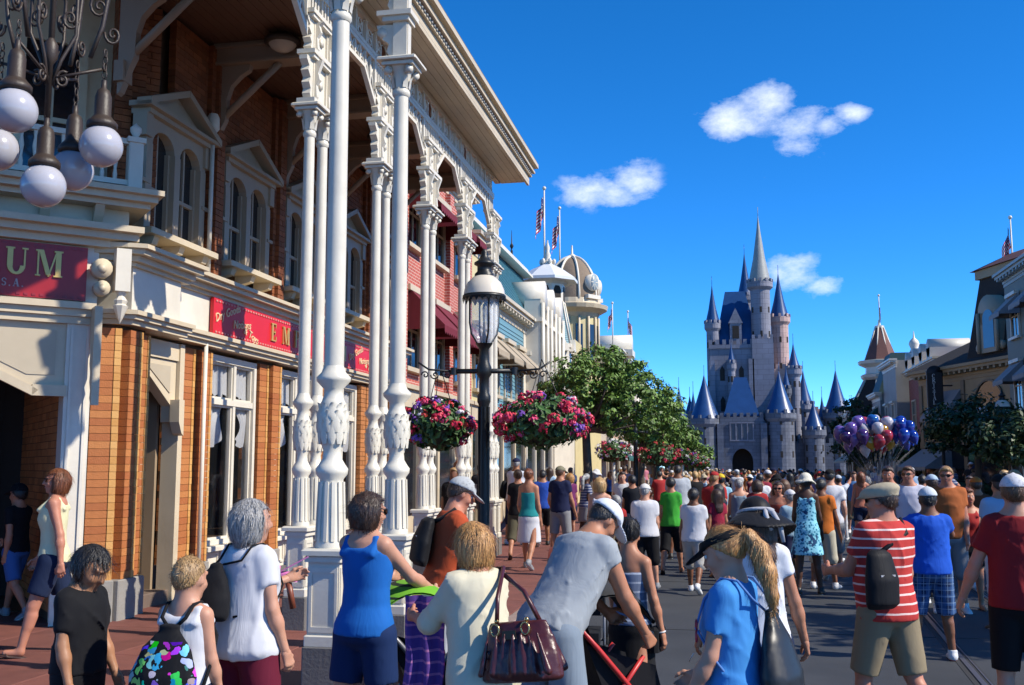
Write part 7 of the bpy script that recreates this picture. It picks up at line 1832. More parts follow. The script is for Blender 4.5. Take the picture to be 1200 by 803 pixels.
kb = someone(222, 5.1, 641, rz=-6, skin='fair', girth=.95, hair=('buzz', 'sand'), top=('tank', cloth('jersey', (.64, .64, .67), pat='yoke', c2=(.015, .02, .09), c3=(1.12,)), {'loose': .02, 'hem': .48, 'strap': 4}), bot=('shorts', cloth('navy', (.015, .02, .06)), .22), shoes=('sneaker', WS), lvl=0, seed=14, armR=(6, 8, 14), armL=(10, 12, 8), head=(6, -6), **walk, label='blond boy in white sleeveless jersey with navy shoulders')
stow('drawstring_backpack', 'black drawstring backpack printed with bright coloured shapes', 'backpack', kb, drawstring(cloth('toon_bag', (.010, .010, .012), pat='blobs', c2=(0, 0, .86)), 1.2, BK, .78, .46, .18))
gw = someone(293, 5.4, 580, rz=-22, sex='f', skin='fair', girth=1.12, hair=('bob', 'grey'), top=('tee', WT, {'loose': .03, 'hem': .47}), bot=('shorts', cloth('maroon', (.13, .012, .03)), .14), shoes=('sneaker', WS), lvl=0, seed=15, armR=(2, 12, 16), armL=(38, 6, 70), head=(6, -18), **stand2, label='grey haired woman in loose white tee and maroon shorts')
stow('drawstring_backpack', 'plain black drawstring backpack on the white tee of the grey haired woman', 'backpack', gw, drawstring(BK, .8, BK, .79, .60, .13, -.07))
q = at_d(334, 678, 6.0)
t = T('toy_gun', 'pink plastic bubble toy with a leaflet beside the white column', 'toy', q, R(20))
f = MB(); f.bbox((-.07, -.02, -.02), (.07, .02, .04), .01); f.lathe([(.03, .0), (.035, .04), (.02, .05)], (-.06, 0, .03), 10); O('body', f, M('pink_plastic', (.75, .22, .50), .3, .05), t)
f = MB(); f.tube([(.02, 0, -.02), (.05, 0, -.17)], .018, 8); O('handle', f, M('brown_plastic', (.22, .06, .03), .4, .1), t)
f = MB(); f.xf = Matrix.Rotation(R(-28), 4, 'Y'); f.box((.0, -.03, .045), (.17, .03, .05)); O('leaflet', f, M('leaflet_print', (.55, .18, .42), .5, .5, 14), t)

bt = someone(430, 6.35, 573, rz=-16, sex='f', skin='fair', girth=1.08, hair=('curly', 'dark'), top=('tank', cloth('vest_blue', (.012, .13, .46)), {'loose': .016, 'hem': .50, 'strap': 3}), bot=('shorts', cloth('navy_short', (.010, .028, .10)), .165), shoes=('sneaker', WS), lvl=0, seed=16, armR=(44, 14, 26), armL=(34, 4, 60), head=(10, -22), glasses=True, curl=(50, 45), legR=(4, 4, 4), legL=(-6, 5, 8), label='woman in bright blue sleeveless top pushing a stroller')
om = someone(517, 8.0, 556, rz=-62, skin='ruddy', girth=1.12, belly=.03, hair=('short', 'dark'), hat=('cap', cloth('hat_grey', (.46, .47, .47))), top=('tee', cloth('rust', (.46, .075, .025)), {'loose': .024}), bot=('jeans', cloth('stone', (.50, .52, .55)), .45), shoes=('sneaker', GS), lvl=0, seed=17, lean=10, head=(26, 0), armR=(12, 8, 12), armL=(22, 8, 40), eyes=True, label='man in rust orange tee and grey cap by the white columns')
def sling(bm, x0=.0, zt=.80, zb=.64, w=.12, dy=-.17, strap=True, dirx=1):
    def build(t, i):
        s0, c = i['s0'], i['Tq']; Zt, Zb = i['zmap'](zt), i['zmap'](zb); pts = [c((x0 - w - .1, dy - .2, Zb - .1)), c((x0 + w + .1, dy + .2, Zt + .1))]
        G = SDF(np.minimum(*pts) - .2, np.maximum(*pts) + .2, .0125)
        G.loft(c((x0, dy * s0 - .03, (Zt + Zb) / 2)), i['Rt'], [-(Zt - Zb) / 2, -(Zt - Zb) * .4, 0, (Zt - Zb) * .42, (Zt - Zb) / 2], [w * .8, w, w, w * .75, w * .45], [.04, .07, .075, .05, .03], [0, -.02, -.02, 0, .01], .01)
        G.wrinkle(.003, 31, .8); V, F = G.nets(); put('bag', np_mesh('bag', V, F, bm), t)
        f = MB(); d = dirx
        f.tube([c((x0 + d * .02, dy * s0, Zt - .03)), c((d * .09 * s0, -.12 * s0, i['zmap'](.80))), c((d * .12 * s0, -.04, i['shz'] + .062 * s0)), c((d * .09 * s0, .09 * s0, i['zmap'](.79))), c((-d * .02, .16 * s0, i['zmap'](.70))), c((-d * .16 * s0, .08, i['zmap'](.62))), c((-d * .18 * s0, -.06, i['zmap'](.62))), c((x0 - d * w * .6, dy * s0, Zb + .03))], .017, 6); O('strap', f, bm, t)
        f = MB(); q = c((x0, dy * s0 - .108, (Zt + Zb) / 2 + .03)); f.cbox(q, (.12, .008, .012)); O('zip', f, M('zip_grey', (.4, .4, .42), .4, .1), t)
    return build
stow('sling_backpack', 'black zipped backpack across the rust orange tee', 'backpack', om, sling(cloth('bag_black', (.012, .012, .014), .6), .02, .80, .60, .14))
bw = someone(566, 5.25, 607, rz=48, sex='f', skin='ruddy', girth=1.12, hair=('bob', 'strawberry'), top=('long', cloth('ivory', (.66, .60, .44)), {'loose': .03, 'hem': .47, 'sleeve': 1.15}), bot=('jeans', cloth('white_jean', (.62, .62, .60)), .44), shoes=('sneaker', WS), lvl=0, seed=18, lean=8, head=(14, 6), armL=(40, 10, 55), armR=(26, 6, 70), curl=(40, 35), label='woman with strawberry blonde bob in ivory top')
def handbag(t, i):
    s0, c = i['s0'], i['Tq']; o = np.array(c((.02, -.31, i['zmap'](.595)))); Rb = i['Rt'] @ rotz(-62); q = lambda x, y, z: o + Rb @ np.array([x, y, z])
    G = SDF(o - .36, o + .36, .011); G.loft(o, Rb, [-.145, -.13, -.02, .10, .135], [.195, .215, .205, .165, .15], [.075, .095, .085, .045, .028], [0, 0, 0, 0, 0], .01)
    for k in range(7): x = -.15 + .05 * k; e_ = .006 * math.sin(k * 2.3); G.cap(q(x * .85, .075, .08), q(x * 1.15 + e_, .095, -.10 + e_), .007, .016 + e_, .03); G.cap(q(x * .85, -.075, .08), q(x * 1.15 + e_, -.095, -.10 + e_), .007, .016 + e_, .03)
    G.wrinkle(.004, 3, .6); V, F = G.nets(); V = relax(V, F, 1, .3); put('bag', np_mesh('bag', V, F, M('burgundy_leather', (.075, .014, .016), .36, .3, 7, .35, 24, spec=.5)), t)
    f = MB(); m_ = M('burgundy_leather', (.075, .014, .016)); top = c((.155 * s0, -.03, i['shz'] + .055 * s0))
    f.tube([q(-.10, -.03, .13), q(-.09, -.02, .25), top + np.array([0, -.03, 0]), top + np.array([0, .03, -.01]), q(.03, .03, .27), q(.10, .03, .13)], .012, 6); O('strap', f, m_, t)
    f = MB()
    for x in (-.10, .06): f.tube([q(x, -.055, .10) + Rb @ np.array([.022 * math.cos(a), 0, .028 * math.sin(a)]) for a in [2 * math.pi * z / 12 for z in range(12)]], .0055, 6, closed=True)
    for x in (-.10, .06): f.ball(q(x, -.03, .14), .012, 8, 6)
    O('buckle', f, M('brass', (.6, .42, .18), .25, .1, metal=.9), t)
    f = MB(); f.xf = Matrix.Translation(q(-.02, -.068, .075)) @ Matrix([list(r_) for r_ in Rb]).to_4x4(); f.box((-.035, -.004, -.02), (.035, .004, .02)); O('plate', f, M('dark_plate', (.05, .04, .03), .3, .1, metal=.6), t)
stow('handbag', 'large glossy burgundy leather handbag with brass rings', 'handbag', bw, handbag)
gm = someone(642, 6.1, H=1.80, rz=-38, skin='tan', girth=1.16, hair=('buzz', 'black'), hat=('cap', cloth('hat_white', (.66, .70, .76))), top=('tee', cloth('heather', (.33, .36, .39)), {'sleeve': .34, 'loose': .022, 'hem': .49, 'wrinkle': .0155}), bot=('shorts', cloth('slate', (.22, .27, .33)), .24), shoes=('sneaker', WS), lvl=0, seed=19, lean=34, head=(48, -16), armR=(22, 8, 14), armL=(30, 6, 24), curl=(50, 40), legR=(8, 6, 6), legL=(-2, 5, 4), label='stooping man in heather grey tee and white cap')
st = someone(738, 7.3, 600, rz=-14, sex='f', skin='tan', girth=.95, hair=('bun', 'black'), hat=('cap', BK), top=('tube', cloth('striped_tube', (.16, .20, .30), pat='stripe', c2=(.34, .38, .46)), {'loose': .01}), bot=('skirt', BK, .20), shoes=('sneaker', WS), lvl=0, seed=20, armR=(-2, 14, 8), armL=(16, 8, 20), head=(24, 32), watch={1: M('white_band', (.7, .7, .72), .4, .05)}, **walk2, label='woman in grey blue strapless top and short black skirt')
def cross_strap(col):
    def build(t, i):
        s0, c = i['s0'], i['Tq']; f = MB()
        f.tube([c((-.10 * s0, -.02, i['shz'] + .05 * s0)), c((-.085 * s0, -.10 * s0, i['zmap'](.81))), c((-.02 * s0, -.128 * s0, i['zmap'](.74))), c((.07 * s0, -.125 * s0, i['zmap'](.66))), c((.14 * s0, -.09 * s0, i['zmap'](.59))), c((.19 * s0, .0, i['zmap'](.54)))], .014, 6); O('strap', f, col, t)
        f = MB(); q = c((.20 * s0, .04, i['zmap'](.47))); f.bbox((q[0] - .035, q[1] - .11, q[2] - .09), (q[0] + .035, q[1] + .11, q[2] + .08), .02); O('pouch', f, col, t)
    return build
stow('shoulder_bag', 'black cross body bag over the bare back of the woman in the strapless top', 'bag', st, cross_strap(BK))
pg = someone(856, 4.8, 612, rz=66, sex='f', skin='fair', girth=1.02, hair=('pony', 'strawberry'), hat=('visor', BK), top=('tee', cloth('sky_tee', (.055, .26, .62)), {'loose': .024, 'hem': .46, 'sleeve': .62}), bot=('shorts', DEN, .16), shoes=('sneaker', WS), lvl=0, seed=21, head=(24, 4), armL=(10, 10, 18), armR=(20, 8, 30), eyes=True, label='girl with long ponytail and black visor in sky blue tee')
q = np.array(pg['Tq']((-.02, .175, pg['zmap'](.70))))
sg_ = O('letter', (lambda m_: ([m_.prism([(x * .10 + .10, z * .10) for x, z in p], 'y', -.004, .004) for p in glyph('S')], m_)[1])(MB()), M('red_print', (.5, .03, .05), .6, .05), pg['root']); sg_.location = tuple(np.array(pg['Tq']((-.05, .142, pg['zmap'](.675))))); sg_.rotation_euler = (0, 0, R(200))
stow('drawstring_backpack', 'shiny black drawstring sack with blue base on the sky blue tee', 'backpack', pg, drawstring(M('shiny_black', (.010, .010, .011), .42, .2, 5, spec=.45), .9, cloth('blue_cord', (.10, .22, .5)), .765, .47, .17, .07))
hw_ = someone(888, 6.3, 577, rz=4, sex='f', skin='tan', girth=1.02, hair=('long', 'dark'), hat=('sun', cloth('straw_black', (.014, .014, .016), .55)), top=('tee', cloth('soft_white', (.70, .72, .78)), {'sleeve': .45, 'loose': .016}), bot=('shorts', DEN, .18), shoes=('sneaker', WS), lvl=0, seed=22, head=(12, 14), armR=(4, 16, 10), armL=(6, 24, 6), watch={1: M('white_band', (.7, .7, .72)), -1: M('silver_band', (.55, .55, .56), .3, .05, metal=.7)}, **walk, label='woman in wide black sun hat with grey ribbon and white tee')
f = MB(); HQ = hw_['HQ']
f.tube([HQ(.104 * math.cos(a), -.01 + .118 * math.sin(a), .052) for a in [2 * math.pi * i / 24 for i in range(24)]], .011, 6, closed=True)
f.tube([HQ(.02, -.13, .045), HQ(.05, -.17, .02), HQ(.075, -.20, -.06), HQ(.09, -.19, -.16)], [.014, .018, .018, .012], 6); f.tube([HQ(.02, -.13, .045), HQ(.0, -.18, .01), HQ(.02, -.2, -.09)], [.014, .016, .01], 6)
O('ribbon', f, cloth('ribbon_grey', (.42, .42, .45)), hw_['root'])
S_, E, Wr, v, w_, n_, t_ = hw_['arms'][-1]
def cig(t, i): f = MB(); a = Wr + w_ * .13; f.tube([a, a + w_ * .07 + t_ * .03], .004, 5); O('paper', f, M('white_paper', (.75, .74, .72), .6, .03), t)
stow('paper_stick', 'thin white stick in the fingers of the woman in the black sun hat', 'stick', hw_, cig)
sm = someone(1036, 7.2, 562, rz=34, skin='ruddy', girth=1.16, belly=.05, hair=('short', 'dark'), hat=('flat', cloth('beige', (.47, .40, .28))), top=('polo', cloth('red_stripe', (.50, .045, .04), pat='stripe', c2=(.66, .50, .46)), {'loose': .024, 'hem': .475}), bot=('shorts', KH, .235), shoes=('sneaker', GS), lvl=0, seed=23, glasses=True, head=(4, 28), armL=(26, 10, 62), armR=(6, 8, 14), legR=(-10, 4, 10), legL=(14, 4, 6), label='man in red polo with thin white stripes and a beige flat cap')
stow('sling_bag', 'black teardrop sling bag on the striped red polo', 'bag', sm, sling(cloth('bag_black', (.012, .012, .014)), -.20, .745, .53, .13, -.14, True, 1))
bm_ = someone(1096, foot=774, hy=571, rz=2, skin='brown', girth=1.08, hair=('buzz', 'black'), hat=('cap', cloth('cap_white', (.60, .64, .68))), top=('tee', RYL, {'loose': .022}), bot=('shorts', cloth('plaid', (.012, .028, .085), pat='plaid', c2=(.04, .10, .24), c3=(.20, .28, .38)), .235), shoes=('sneaker', WS, REDRUB), lvl=0, seed=24, armL=(62, 34, 50), armR=(58, 20, 70), legR=(3, 6, 2), legL=(6, 7, 4), label='man in royal blue tee and blue plaid shorts wearing a white cap')
rm = someone(1192, 7.2, 556, rz=-8, skin='fair', girth=1.02, hair=('short', 'brown'), hat=('cap', WT), top=('tee', cloth('cherry', (.27, .018, .022)), {'loose': .026, 'sleeve': .66}), bot=('shorts', BK, .235), shoes=('sneaker', BS), lvl=0, seed=25, armL=(8, 22, 12), armR=(4, 8, 12), curlL=(24, 20), label='man in cherry red tee cut by the edge of the picture')

# ------------------------------------------------------------------ strollers
def stroller(px, zc, rz, label, fab, frm, lining, py=760, sc=1.0, canopy=True, z=None):
    q = at_d(px, py, zc); t = T('stroller', label, 'stroller', (q.x, q.y, 0.0 if q.x > KX else SWZ), R(rz))
    f = MB()
    for s_ in (-1, 1):
        f.tube([(s_ * .24, -.42, 1.0), (s_ * .25, -.22, .78), (s_ * .26, .30, .18)], .016, 8); f.tube([(s_ * .26, -.34, .14), (s_ * .25, -.05, .56), (s_ * .24, .08, .72)], .014, 8)
    f.tube([(-.24, -.42, 1.0), (-.1, -.46, 1.03), (.1, -.46, 1.03), (.24, -.42, 1.0)], .02, 8); f.tube([(-.26, -.34, .14), (.26, -.34, .14)], .012, 6); f.tube([(-.26, .30, .18), (.26, .30, .18)], .012, 6); O('frame', f, frm, t)
    f = MB(); f._add([(-.22, -.12, .50), (.22, -.12, .50), (.23, .22, .46), (-.23, .22, .46), (-.22, -.28, .92), (.22, -.28, .92)], [(0, 1, 2, 3), (4, 5, 1, 0)]); f._add([(-.22, -.15, .47), (.22, -.15, .47), (.23, .22, .43), (-.23, .22, .43), (-.22, -.32, .92), (.22, -.32, .92)], [(3, 2, 1, 0), (0, 1, 5, 4)])
    for s_ in (-1, 1): f._add([(s_ * .225, -.15, .47), (s_ * .235, .22, .43), (s_ * .235, .16, .66), (s_ * .225, -.28, .8)], [(0, 1, 2, 3)])
    f.box((-.21, -.36, .2), (.21, .1, .34)); O('seat', f, fab, t)
    if canopy:
        f = MB(); n = 12; m = 8; vs = []
        for i in range(n + 1):
            a = R(20 + 130 * i / n)
            for j in range(m + 1): x = -.26 + .52 * j / m; e = 1 - .16 * abs(2 * j / m - 1) ** 2.5; vs.append((x, -.10 - .34 * math.cos(a) * -1 * e * -1 if False else -.12 + .32 * math.cos(a) * e, .84 + .30 * math.sin(a) * e))
        f._add(vs, [(i * (m + 1) + j, i * (m + 1) + j + 1, (i + 1) * (m + 1) + j + 1, (i + 1) * (m + 1) + j) for i in range(n) for j in range(m)], True)
        f._add([(x * .985, y * .985, z_ - .012) for x, y, z_ in vs], [(i * (m + 1) + j, (i + 1) * (m + 1) + j, (i + 1) * (m + 1) + j + 1, i * (m + 1) + j + 1) for i in range(n) for j in range(m)], True); O('canopy', f, lining, t)
    for x, y in ((-.27, -.34), (.27, -.34), (-.27, .32), (.27, .32)):
        f = MB(); f.xf = Matrix.Translation((x, y, .12)) @ Matrix.Rotation(R(90), 4, 'Y'); f.lathe([(.075, -.018), (.115, -.02), (.12, 0), (.115, .02), (.075, .018)], n=18, caps=False); f.lathe([(.0, -.012), (.08, -.012), (.08, .012), (.0, .012)], n=12); O('wheel', f, M('tyre', (.02, .02, .02), .7, .2), t)
    return t
BLKFAB = cloth('stroller_black', (.014, .014, .017)); ALU = M('grey_tube', (.18, .18, .19), .4, .1, metal=.5); REDT = M('red_tube', (.55, .035, .035), .4, .08)
stroller(502, 6.6, -62, 'dark stroller with lime green canopy pushed by the woman in blue', BLKFAB, ALU, cloth('lime', (.16, .42, .03), pat='stripe', c2=(.01, .02, .01)))
stroller(722, 6.5, -62, 'black stroller with red tubing before the stooping man', BLKFAB, REDT, cloth('dark_grey', (.045, .046, .05)), canopy=True)
stroller(678, 9.9, 4, 'stroller with rust red canopy behind the stooping man', BLKFAB, ALU, cloth('rust_canopy', (.22, .05, .035)))
q = at_d(497, 722, 5.7); t = T('patterned_shawl', 'purple and blue striped shawl hanging between the two women at the stroller', 'shawl', (q.x, q.y, .30), R(-10))
f = MB(); vs = [(-.13 + .26 * i / 12 + .01 * math.sin(j), .03 * math.sin(i * 1.3 + j * .2) + .02 * math.sin(j * .7), .85 * j / 14) for j in range(15) for i in range(13)]
fs = [(j * 13 + i, j * 13 + i + 1, (j + 1) * 13 + i + 1, (j + 1) * 13 + i) for j in range(14) for i in range(12)]; f._add(vs, fs, True); f._add([(x, y + .012, z) for x, y, z in vs], [g[::-1] for g in fs], True); O('cloth', f, cloth('purple_stripe', (.12, .06, .30), pat='stripe', c2=(.35, .14, .32)), t)

# ------------------------------------------------------------------ people in the middle distance
def C_(n, c, **k): return cloth(n, c, **k)
TEALC, NAVY, GREEN, ORG = C_('teal_top', (.02, .25, .26)), C_('navy', (.015, .02, .06)), C_('green', (.05, .36, .04)), C_('orange', (.62, .17, .03))
mid = [
 # px, feet, head top, heading, sex, skin, hair, hat, top, bottom, pose, label
 (607, 655, 547, 8, 'f', 'tan', ('bun', 'dark'), None, ('tee', BK), ('shorts', C_('olive_short', (.09, .08, .05)), .30), walk, 'woman in black tee walking behind the woman with white shorts'),
 (620, 667, 546, -8, 'f', 'tan', ('bun', 'auburn'), None, ('tube', TEALC), ('skirt', WT, .22), walk2, 'woman with bare tanned back, teal top and white skirt'),
 (657, 655, 546, -14, 'm', 'tan', ('short', 'brown'), ('cap', C_('olive_cap', (.22, .20, .13))), ('tee', NAVY), ('shorts', C_('grey_short', (.25, .25, .26)), .23), stand2, 'man in navy sports tee and olive cap by the tree trunk'),
 (636, 640, 548, 15, 'm', 'olive', ('short', 'black'), None, ('tee', C_('cobalt', (.02, .07, .36))), ('shorts', BK, .22), walk, 'man in cobalt tee ahead of the man in navy'),
 (704, 690, 558, 2, 'f', 'fair', ('bob', 'blonde'), None, ('dress', C_('white_dress', (.72, .73, .78)), {'skirt': .30}), None, stand2, 'blonde woman in white strappy dress'),
 (757, 690, 567, 3, 'm', 'fair', ('buzz', 'grey'), ('cap', C_('pale_cap', (.66, .64, .60))), ('polo', WT, {'loose': .035}), ('shorts', BK, .24), stand2, 'stout man in white polo, pale cap and black shorts'),
 (788, 672, 556, -4, 'f', 'tan', ('short', 'black'), None, ('tee', GREEN), ('shorts', BK, .27), walk, 'person in bright green tee and long black shorts'),
 (796, 655, 544, 4, 'm', 'brown', ('buzz', 'black'), None, ('tee', C_('pale_grey', (.45, .48, .52)), {'loose': .035}), ('shorts', NAVY, .24), stand2, 'tall broad man in pale grey tee'),
 (815, 695, 569, -12, 'm', 'brown', ('short', 'black'), None, ('tee', WT, {'loose': .035}), ('shorts', C_('sand_short', (.42, .40, .37)), .25), walk2, 'youth in oversized white tee and sand shorts'),
 (842, 676, 572, 20, 'f', 'olive', ('long', 'dark'), None, ('tee', C_('crimson', (.30, .02, .05))), ('shorts', DEN, .2), stand2, 'woman in crimson tee beyond the youth in white'),
 (915, 680, 563, 150, 'f', 'ruddy', ('long', 'dark'), None, ('tube', C_('brick_top', (.30, .06, .04))), ('skirt', BK, .24), stand2, 'woman in brick red strapless top facing back with sunglasses'),
 (948, 697, 555, -4, 'f', 'dark', ('short', 'black'), ('bucket', C_('cream_hat', (.68, .65, .55))), ('dress', C_('turq_print', (.03, .22, .36), pat='print', c2=(.22, .52, .64), c3=(.02, .06, .14)), {'skirt': .33}), None, stand2, 'woman in turquoise print sundress and cream sun hat'),
 (966, 690, 560, -20, 'm', 'brown', ('short', 'black'), None, ('tee', ORG), ('shorts', C_('cream_short', (.5, .46, .36)), .24), stand2, 'man in orange tee beside the turquoise dress'),
 (929, 684, 574, 30, 'm', 'fair', ('buzz', 'grey'), ('cap', WT), ('tee', C_('aqua', (.30, .44, .55))), ('shorts', NAVY, .23), stand2, 'man in aqua tee and white cap behind the woman with the sun hat'),
 (985, 634, 555, -10, 'm', 'tan', ('short', 'dark'), ('cap', C_('pale_cap2', (.5, .54, .6))), ('tee', C_('ice', (.56, .60, .68))), ('jeans', WT, .45), walk, 'man in ice blue shirt and white trousers raising one arm'),
 (979, 640, 580, -4, 'm', 'dark', ('buzz', 'black'), ('cap', WT), ('tee', WT), ('shorts', KH, .24), walk2, 'small child in white tee and khaki shorts walking on the road'),
 (1003, 625, 552, 175, 'm', 'fair', ('short', 'brown'), None, ('tee', C_('mid_blue', (.10, .24, .50))), ('shorts', KH, .24), stand2, 'man in mid blue tee turned towards the viewer'),
 (1047, 700, 545, 172, 'm', 'ruddy', ('short', 'dark'), None, ('tee', C_('charcoal', (.03, .03, .035))), ('shorts', C_('grey_short', (.25, .25, .26)), .24), stand2, 'smiling man in charcoal tee facing the viewer'),
 (1071, 705, 545, 168, 'm', 'ruddy', ('short', 'brown'), None, ('tee', C_('lilac_white', (.60, .60, .70))), ('shorts', KH, .24), stand2, 'man in lilac white tee and dark glasses facing the viewer'),
 (1098, 700, 556, 20, 'm', 'tan', ('short', 'dark'), ('cap', C_('blue_cap', (.40, .52, .66))), ('tee', C_('light_blue', (.38, .46, .58))), ('shorts', NAVY, .24), stand2, 'person in pale blue cap behind the royal blue tee'),
 (1117, 718, 545, 176, 'm', 'ruddy', ('short', 'sand'), None, ('tee', C_('pumpkin', (.42, .12, .035))), ('shorts', C_('grey_short', (.25, .25, .26)), .24), stand2, 'tall man in pumpkin orange tee and sunglasses facing the viewer'),
 (1141, 716, 571, 186, 'f', 'tan', ('short', 'auburn'), None, ('tank', C_('scarlet', (.42, .035, .03))), ('shorts', BK, .14), stand2, 'girl in scarlet vest with glasses pushed up, facing the viewer'),
 (1150, 690, 559, 10, 'm', 'olive', ('short', 'dark'), ('cap', C_('orange_cap', (.60, .17, .03))), ('tee', C_('brown_tee', (.14, .05, .02))), ('shorts', BK, .24), stand2, 'person in bright orange cap behind the scarlet vest'),
 (1180, 737, 556, 14, 'm', 'tan', ('short', 'black'), ('cap', BK), ('tee', C_('pale_denim', (.36, .48, .64)), {'loose': .03}), ('jeans', C_('pale_trouser', (.55, .58, .64)), .45), stand2, 'broad person in pale blue shirt, black cap and white trousers'),
 (1196, 690, 549, 30, 'f', 'fair', ('bob', 'blonde'), None, ('tee', C_('grey_blue', (.2, .24, .3))), ('shorts', NAVY, .2), stand2, 'woman with blonde hair at the edge beyond the pale blue shirt'),
 (868, 662, 560, 6, 'm', 'fair', ('short', 'grey'), None, ('tank', C_('steel_blue', (.20, .27, .34))), ('shorts', NAVY, .23), stand2, 'grey haired man in steel blue vest'),
 (893, 652, 552, -6, 'm', 'brown', ('buzz', 'black'), None, ('tee', C_('clean_white', (.72, .72, .74)), {'loose': .03}), ('shorts', KH, .24), walk, 'man in clean white tee ahead of the black sun hat'),
 (902, 640, 549, 12, 'm', 'tan', ('short', 'brown'), ('cap', WT), ('tee', C_('rose_red', (.42, .05, .08))), ('shorts', NAVY, .24), walk2, 'man in rose red tee and white cap deep in the crowd'),
 (847, 655, 553, 5, 'm', 'olive', ('short', 'black'), ('cap', C_('yellow_cap', (.70, .50, .04))), ('tee', C_('sky_pale', (.30, .52, .66))), ('shorts', BK, .24), walk, 'man in yellow cap and pale sky tee'),
 (1012, 640, 550, -8, 'f', 'ruddy', ('long', 'auburn'), None, ('tank', C_('salmon', (.55, .20, .13))), ('shorts', DEN, .16), walk, 'woman in salmon vest walking up the tram track'),
 (730, 640, 552, 170, 'm', 'fair', ('short', 'dark'), None, ('tee', C_('off_white', (.62, .62, .62))), ('shorts', BK, .24), stand2, 'man in off white tee facing back near the far baskets'),
 (742, 648, 556, 10, 'm', 'tan', ('short', 'black'), None, ('tee', C_('ink', (.012, .014, .02))), ('shorts', C_('grey_short', (.25, .25, .26)), .24), stand2, 'man in ink black tee on the pavement edge'),
 (668, 632, 552, 20, 'f', 'fair', ('curly', 'strawberry'), None, ('tee', C_('plum', (.16, .03, .12))), ('shorts', DEN, .2), walk, 'curly haired woman in plum tee behind the navy tee'),
]
for k, (px, ft, tp, rz, sex, skin, hair, hat, top, bot, pose, lab) in enumerate(mid):
    p0 = ground(px, ft, 0.0); fl = SWZ if p0.x < KX + .3 else 0.0
    kw = dict(pose)
    if 'raising one arm' in lab: kw.update(armR=(120, 20, 20))
    facing = abs(rz) > 140
    g_ = 1.16 if ('broad' in lab or 'stout' in lab) else (1.05 if sex == 'm' else 1.0)
    sh = ('sandal', FLIP, FLIP) if (sex == 'f' and k % 3 == 0) else ('sneaker', (WS, GS, WS, BS)[k % 4])
    kw.setdefault('armR', (rng.uniform(-8, 14), rng.uniform(5, 11), rng.uniform(8, 40))); kw.setdefault('armL', (rng.uniform(-8, 14), rng.uniform(5, 11), rng.uniform(8, 40)))
    if facing and k % 2: kw['armL'] = (30, 6, 75)
    someone(px, foot=ft, hy=tp, floor=fl, rz=rz, sex=sex, skin=skin, hair=hair, hat=hat, top=top, bot=bot, shoes=sh, girth=g_, lvl=1, seed=100 + k, head=(rng.uniform(0, 10), rng.uniform(-20, 20)), glasses=facing and ('glasses' in lab) and 'pushed' not in lab, eyes=facing, label=lab, **kw)

# ------------------------------------------------------------------ the crowd walking towards the castle
variants = []
vs_ = [('m', 1.76, ('short', 'dark'), None, ('tee', WT), ('shorts', KH, .24), walk, 0), ('f', 1.64, ('long', 'brown'), None, ('tank', WT), ('shorts', DEN, .17), walk2, 0), ('m', 1.80, ('buzz', 'dark'), ('cap', WT), ('tee', WT), ('shorts', NAVY, .24), stand2, 0), ('f', 1.66, ('bob', 'blonde'), None, ('tee', WT), ('shorts', BK, .22), walk, 0),
       ('m', 1.72, ('short', 'black'), None, ('polo', WT), ('jeans', DEN, .45), walk2, 0), ('f', 1.60, ('pony', 'dark'), None, ('tee', WT), ('skirt', NAVY, .2), stand2, 0), ('m', 1.78, ('short', 'grey'), ('cap', BK), ('polo', WT), ('shorts', KH, .24), walk, 0), ('f', 1.68, ('bob', 'brown'), ('bucket', WT), ('dress', WT), None, walk2, 0),
       ('m', 1.35, ('short', 'sand'), None, ('tee', WT), ('shorts', NAVY, .24), walk, 0), ('m', 1.74, ('short', 'brown'), None, ('tank', WT), ('shorts', BK, .24), stand2, 1), ('f', 1.63, ('long', 'black'), None, ('tee', WT), ('jeans', DEN, .44), stand2, 1)]
for k, (sex, H, hair, hat, top, bot, pose, fc) in enumerate(vs_):
    ms, inf = person((0, 0), H=H, sex=sex, hair=hair, hat=hat, top=top, bot=bot, lvl=2, seed=200 + k, girth=1.06, only_meshes=True, shoes=('sneaker', WS), armR=(70, 12, 80) if k in (2, 9) else (rng.uniform(-20, 30), rng.uniform(4, 14), rng.uniform(8, 75)), armL=(60, 16, 95) if k == 2 else (rng.uniform(-20, 30), rng.uniform(4, 14), rng.uniform(8, 75)), head=(rng.uniform(0, 16), rng.uniform(-35, 35)), lean=rng.uniform(0, 6), **pose)
    variants.append((ms, sex, hat, bot, hair))
TC = [('white', WT), ('black', BK), ('red', cloth('c_red', (.38, .03, .03))), ('blue', cloth('c_blue', (.03, .12, .42))), ('pale blue', cloth('c_pale', (.35, .5, .68))), ('orange', ORG), ('grey', cloth('c_grey', (.3, .31, .33))), ('pink', cloth('c_pink', (.6, .22, .3))), ('green', cloth('c_green', (.04, .14, .05))), ('charcoal', cloth('charcoal', (.03, .03, .035))), ('black', BK), ('white', WT), ('navy', NAVY), ('white', cloth('soft_white', (.70, .72, .78))), ('maroon', cloth('c_mar', (.16, .02, .035))), ('striped', cloth('c_str', (.08, .10, .2), pat='stripe', c2=(.5, .5, .5))), ('tan', cloth('c_tan', (.30, .2, .12)))]
BC_ = [('khaki', KH), ('navy', NAVY), ('black', BK), ('denim', DEN), ('grey', cloth('grey_short', (.25, .25, .26))), ('white', WT), ('olive', cloth('olive_short', (.09, .08, .05)))]
HCN = ['white', 'black', 'pale grey', 'red', 'beige', 'navy']
HC = [WT, BK, cloth('hat_white', (.66, .70, .76)), cloth('c_red', (.38, .03, .03)), cloth('beige', (.47, .40, .28)), NAVY]
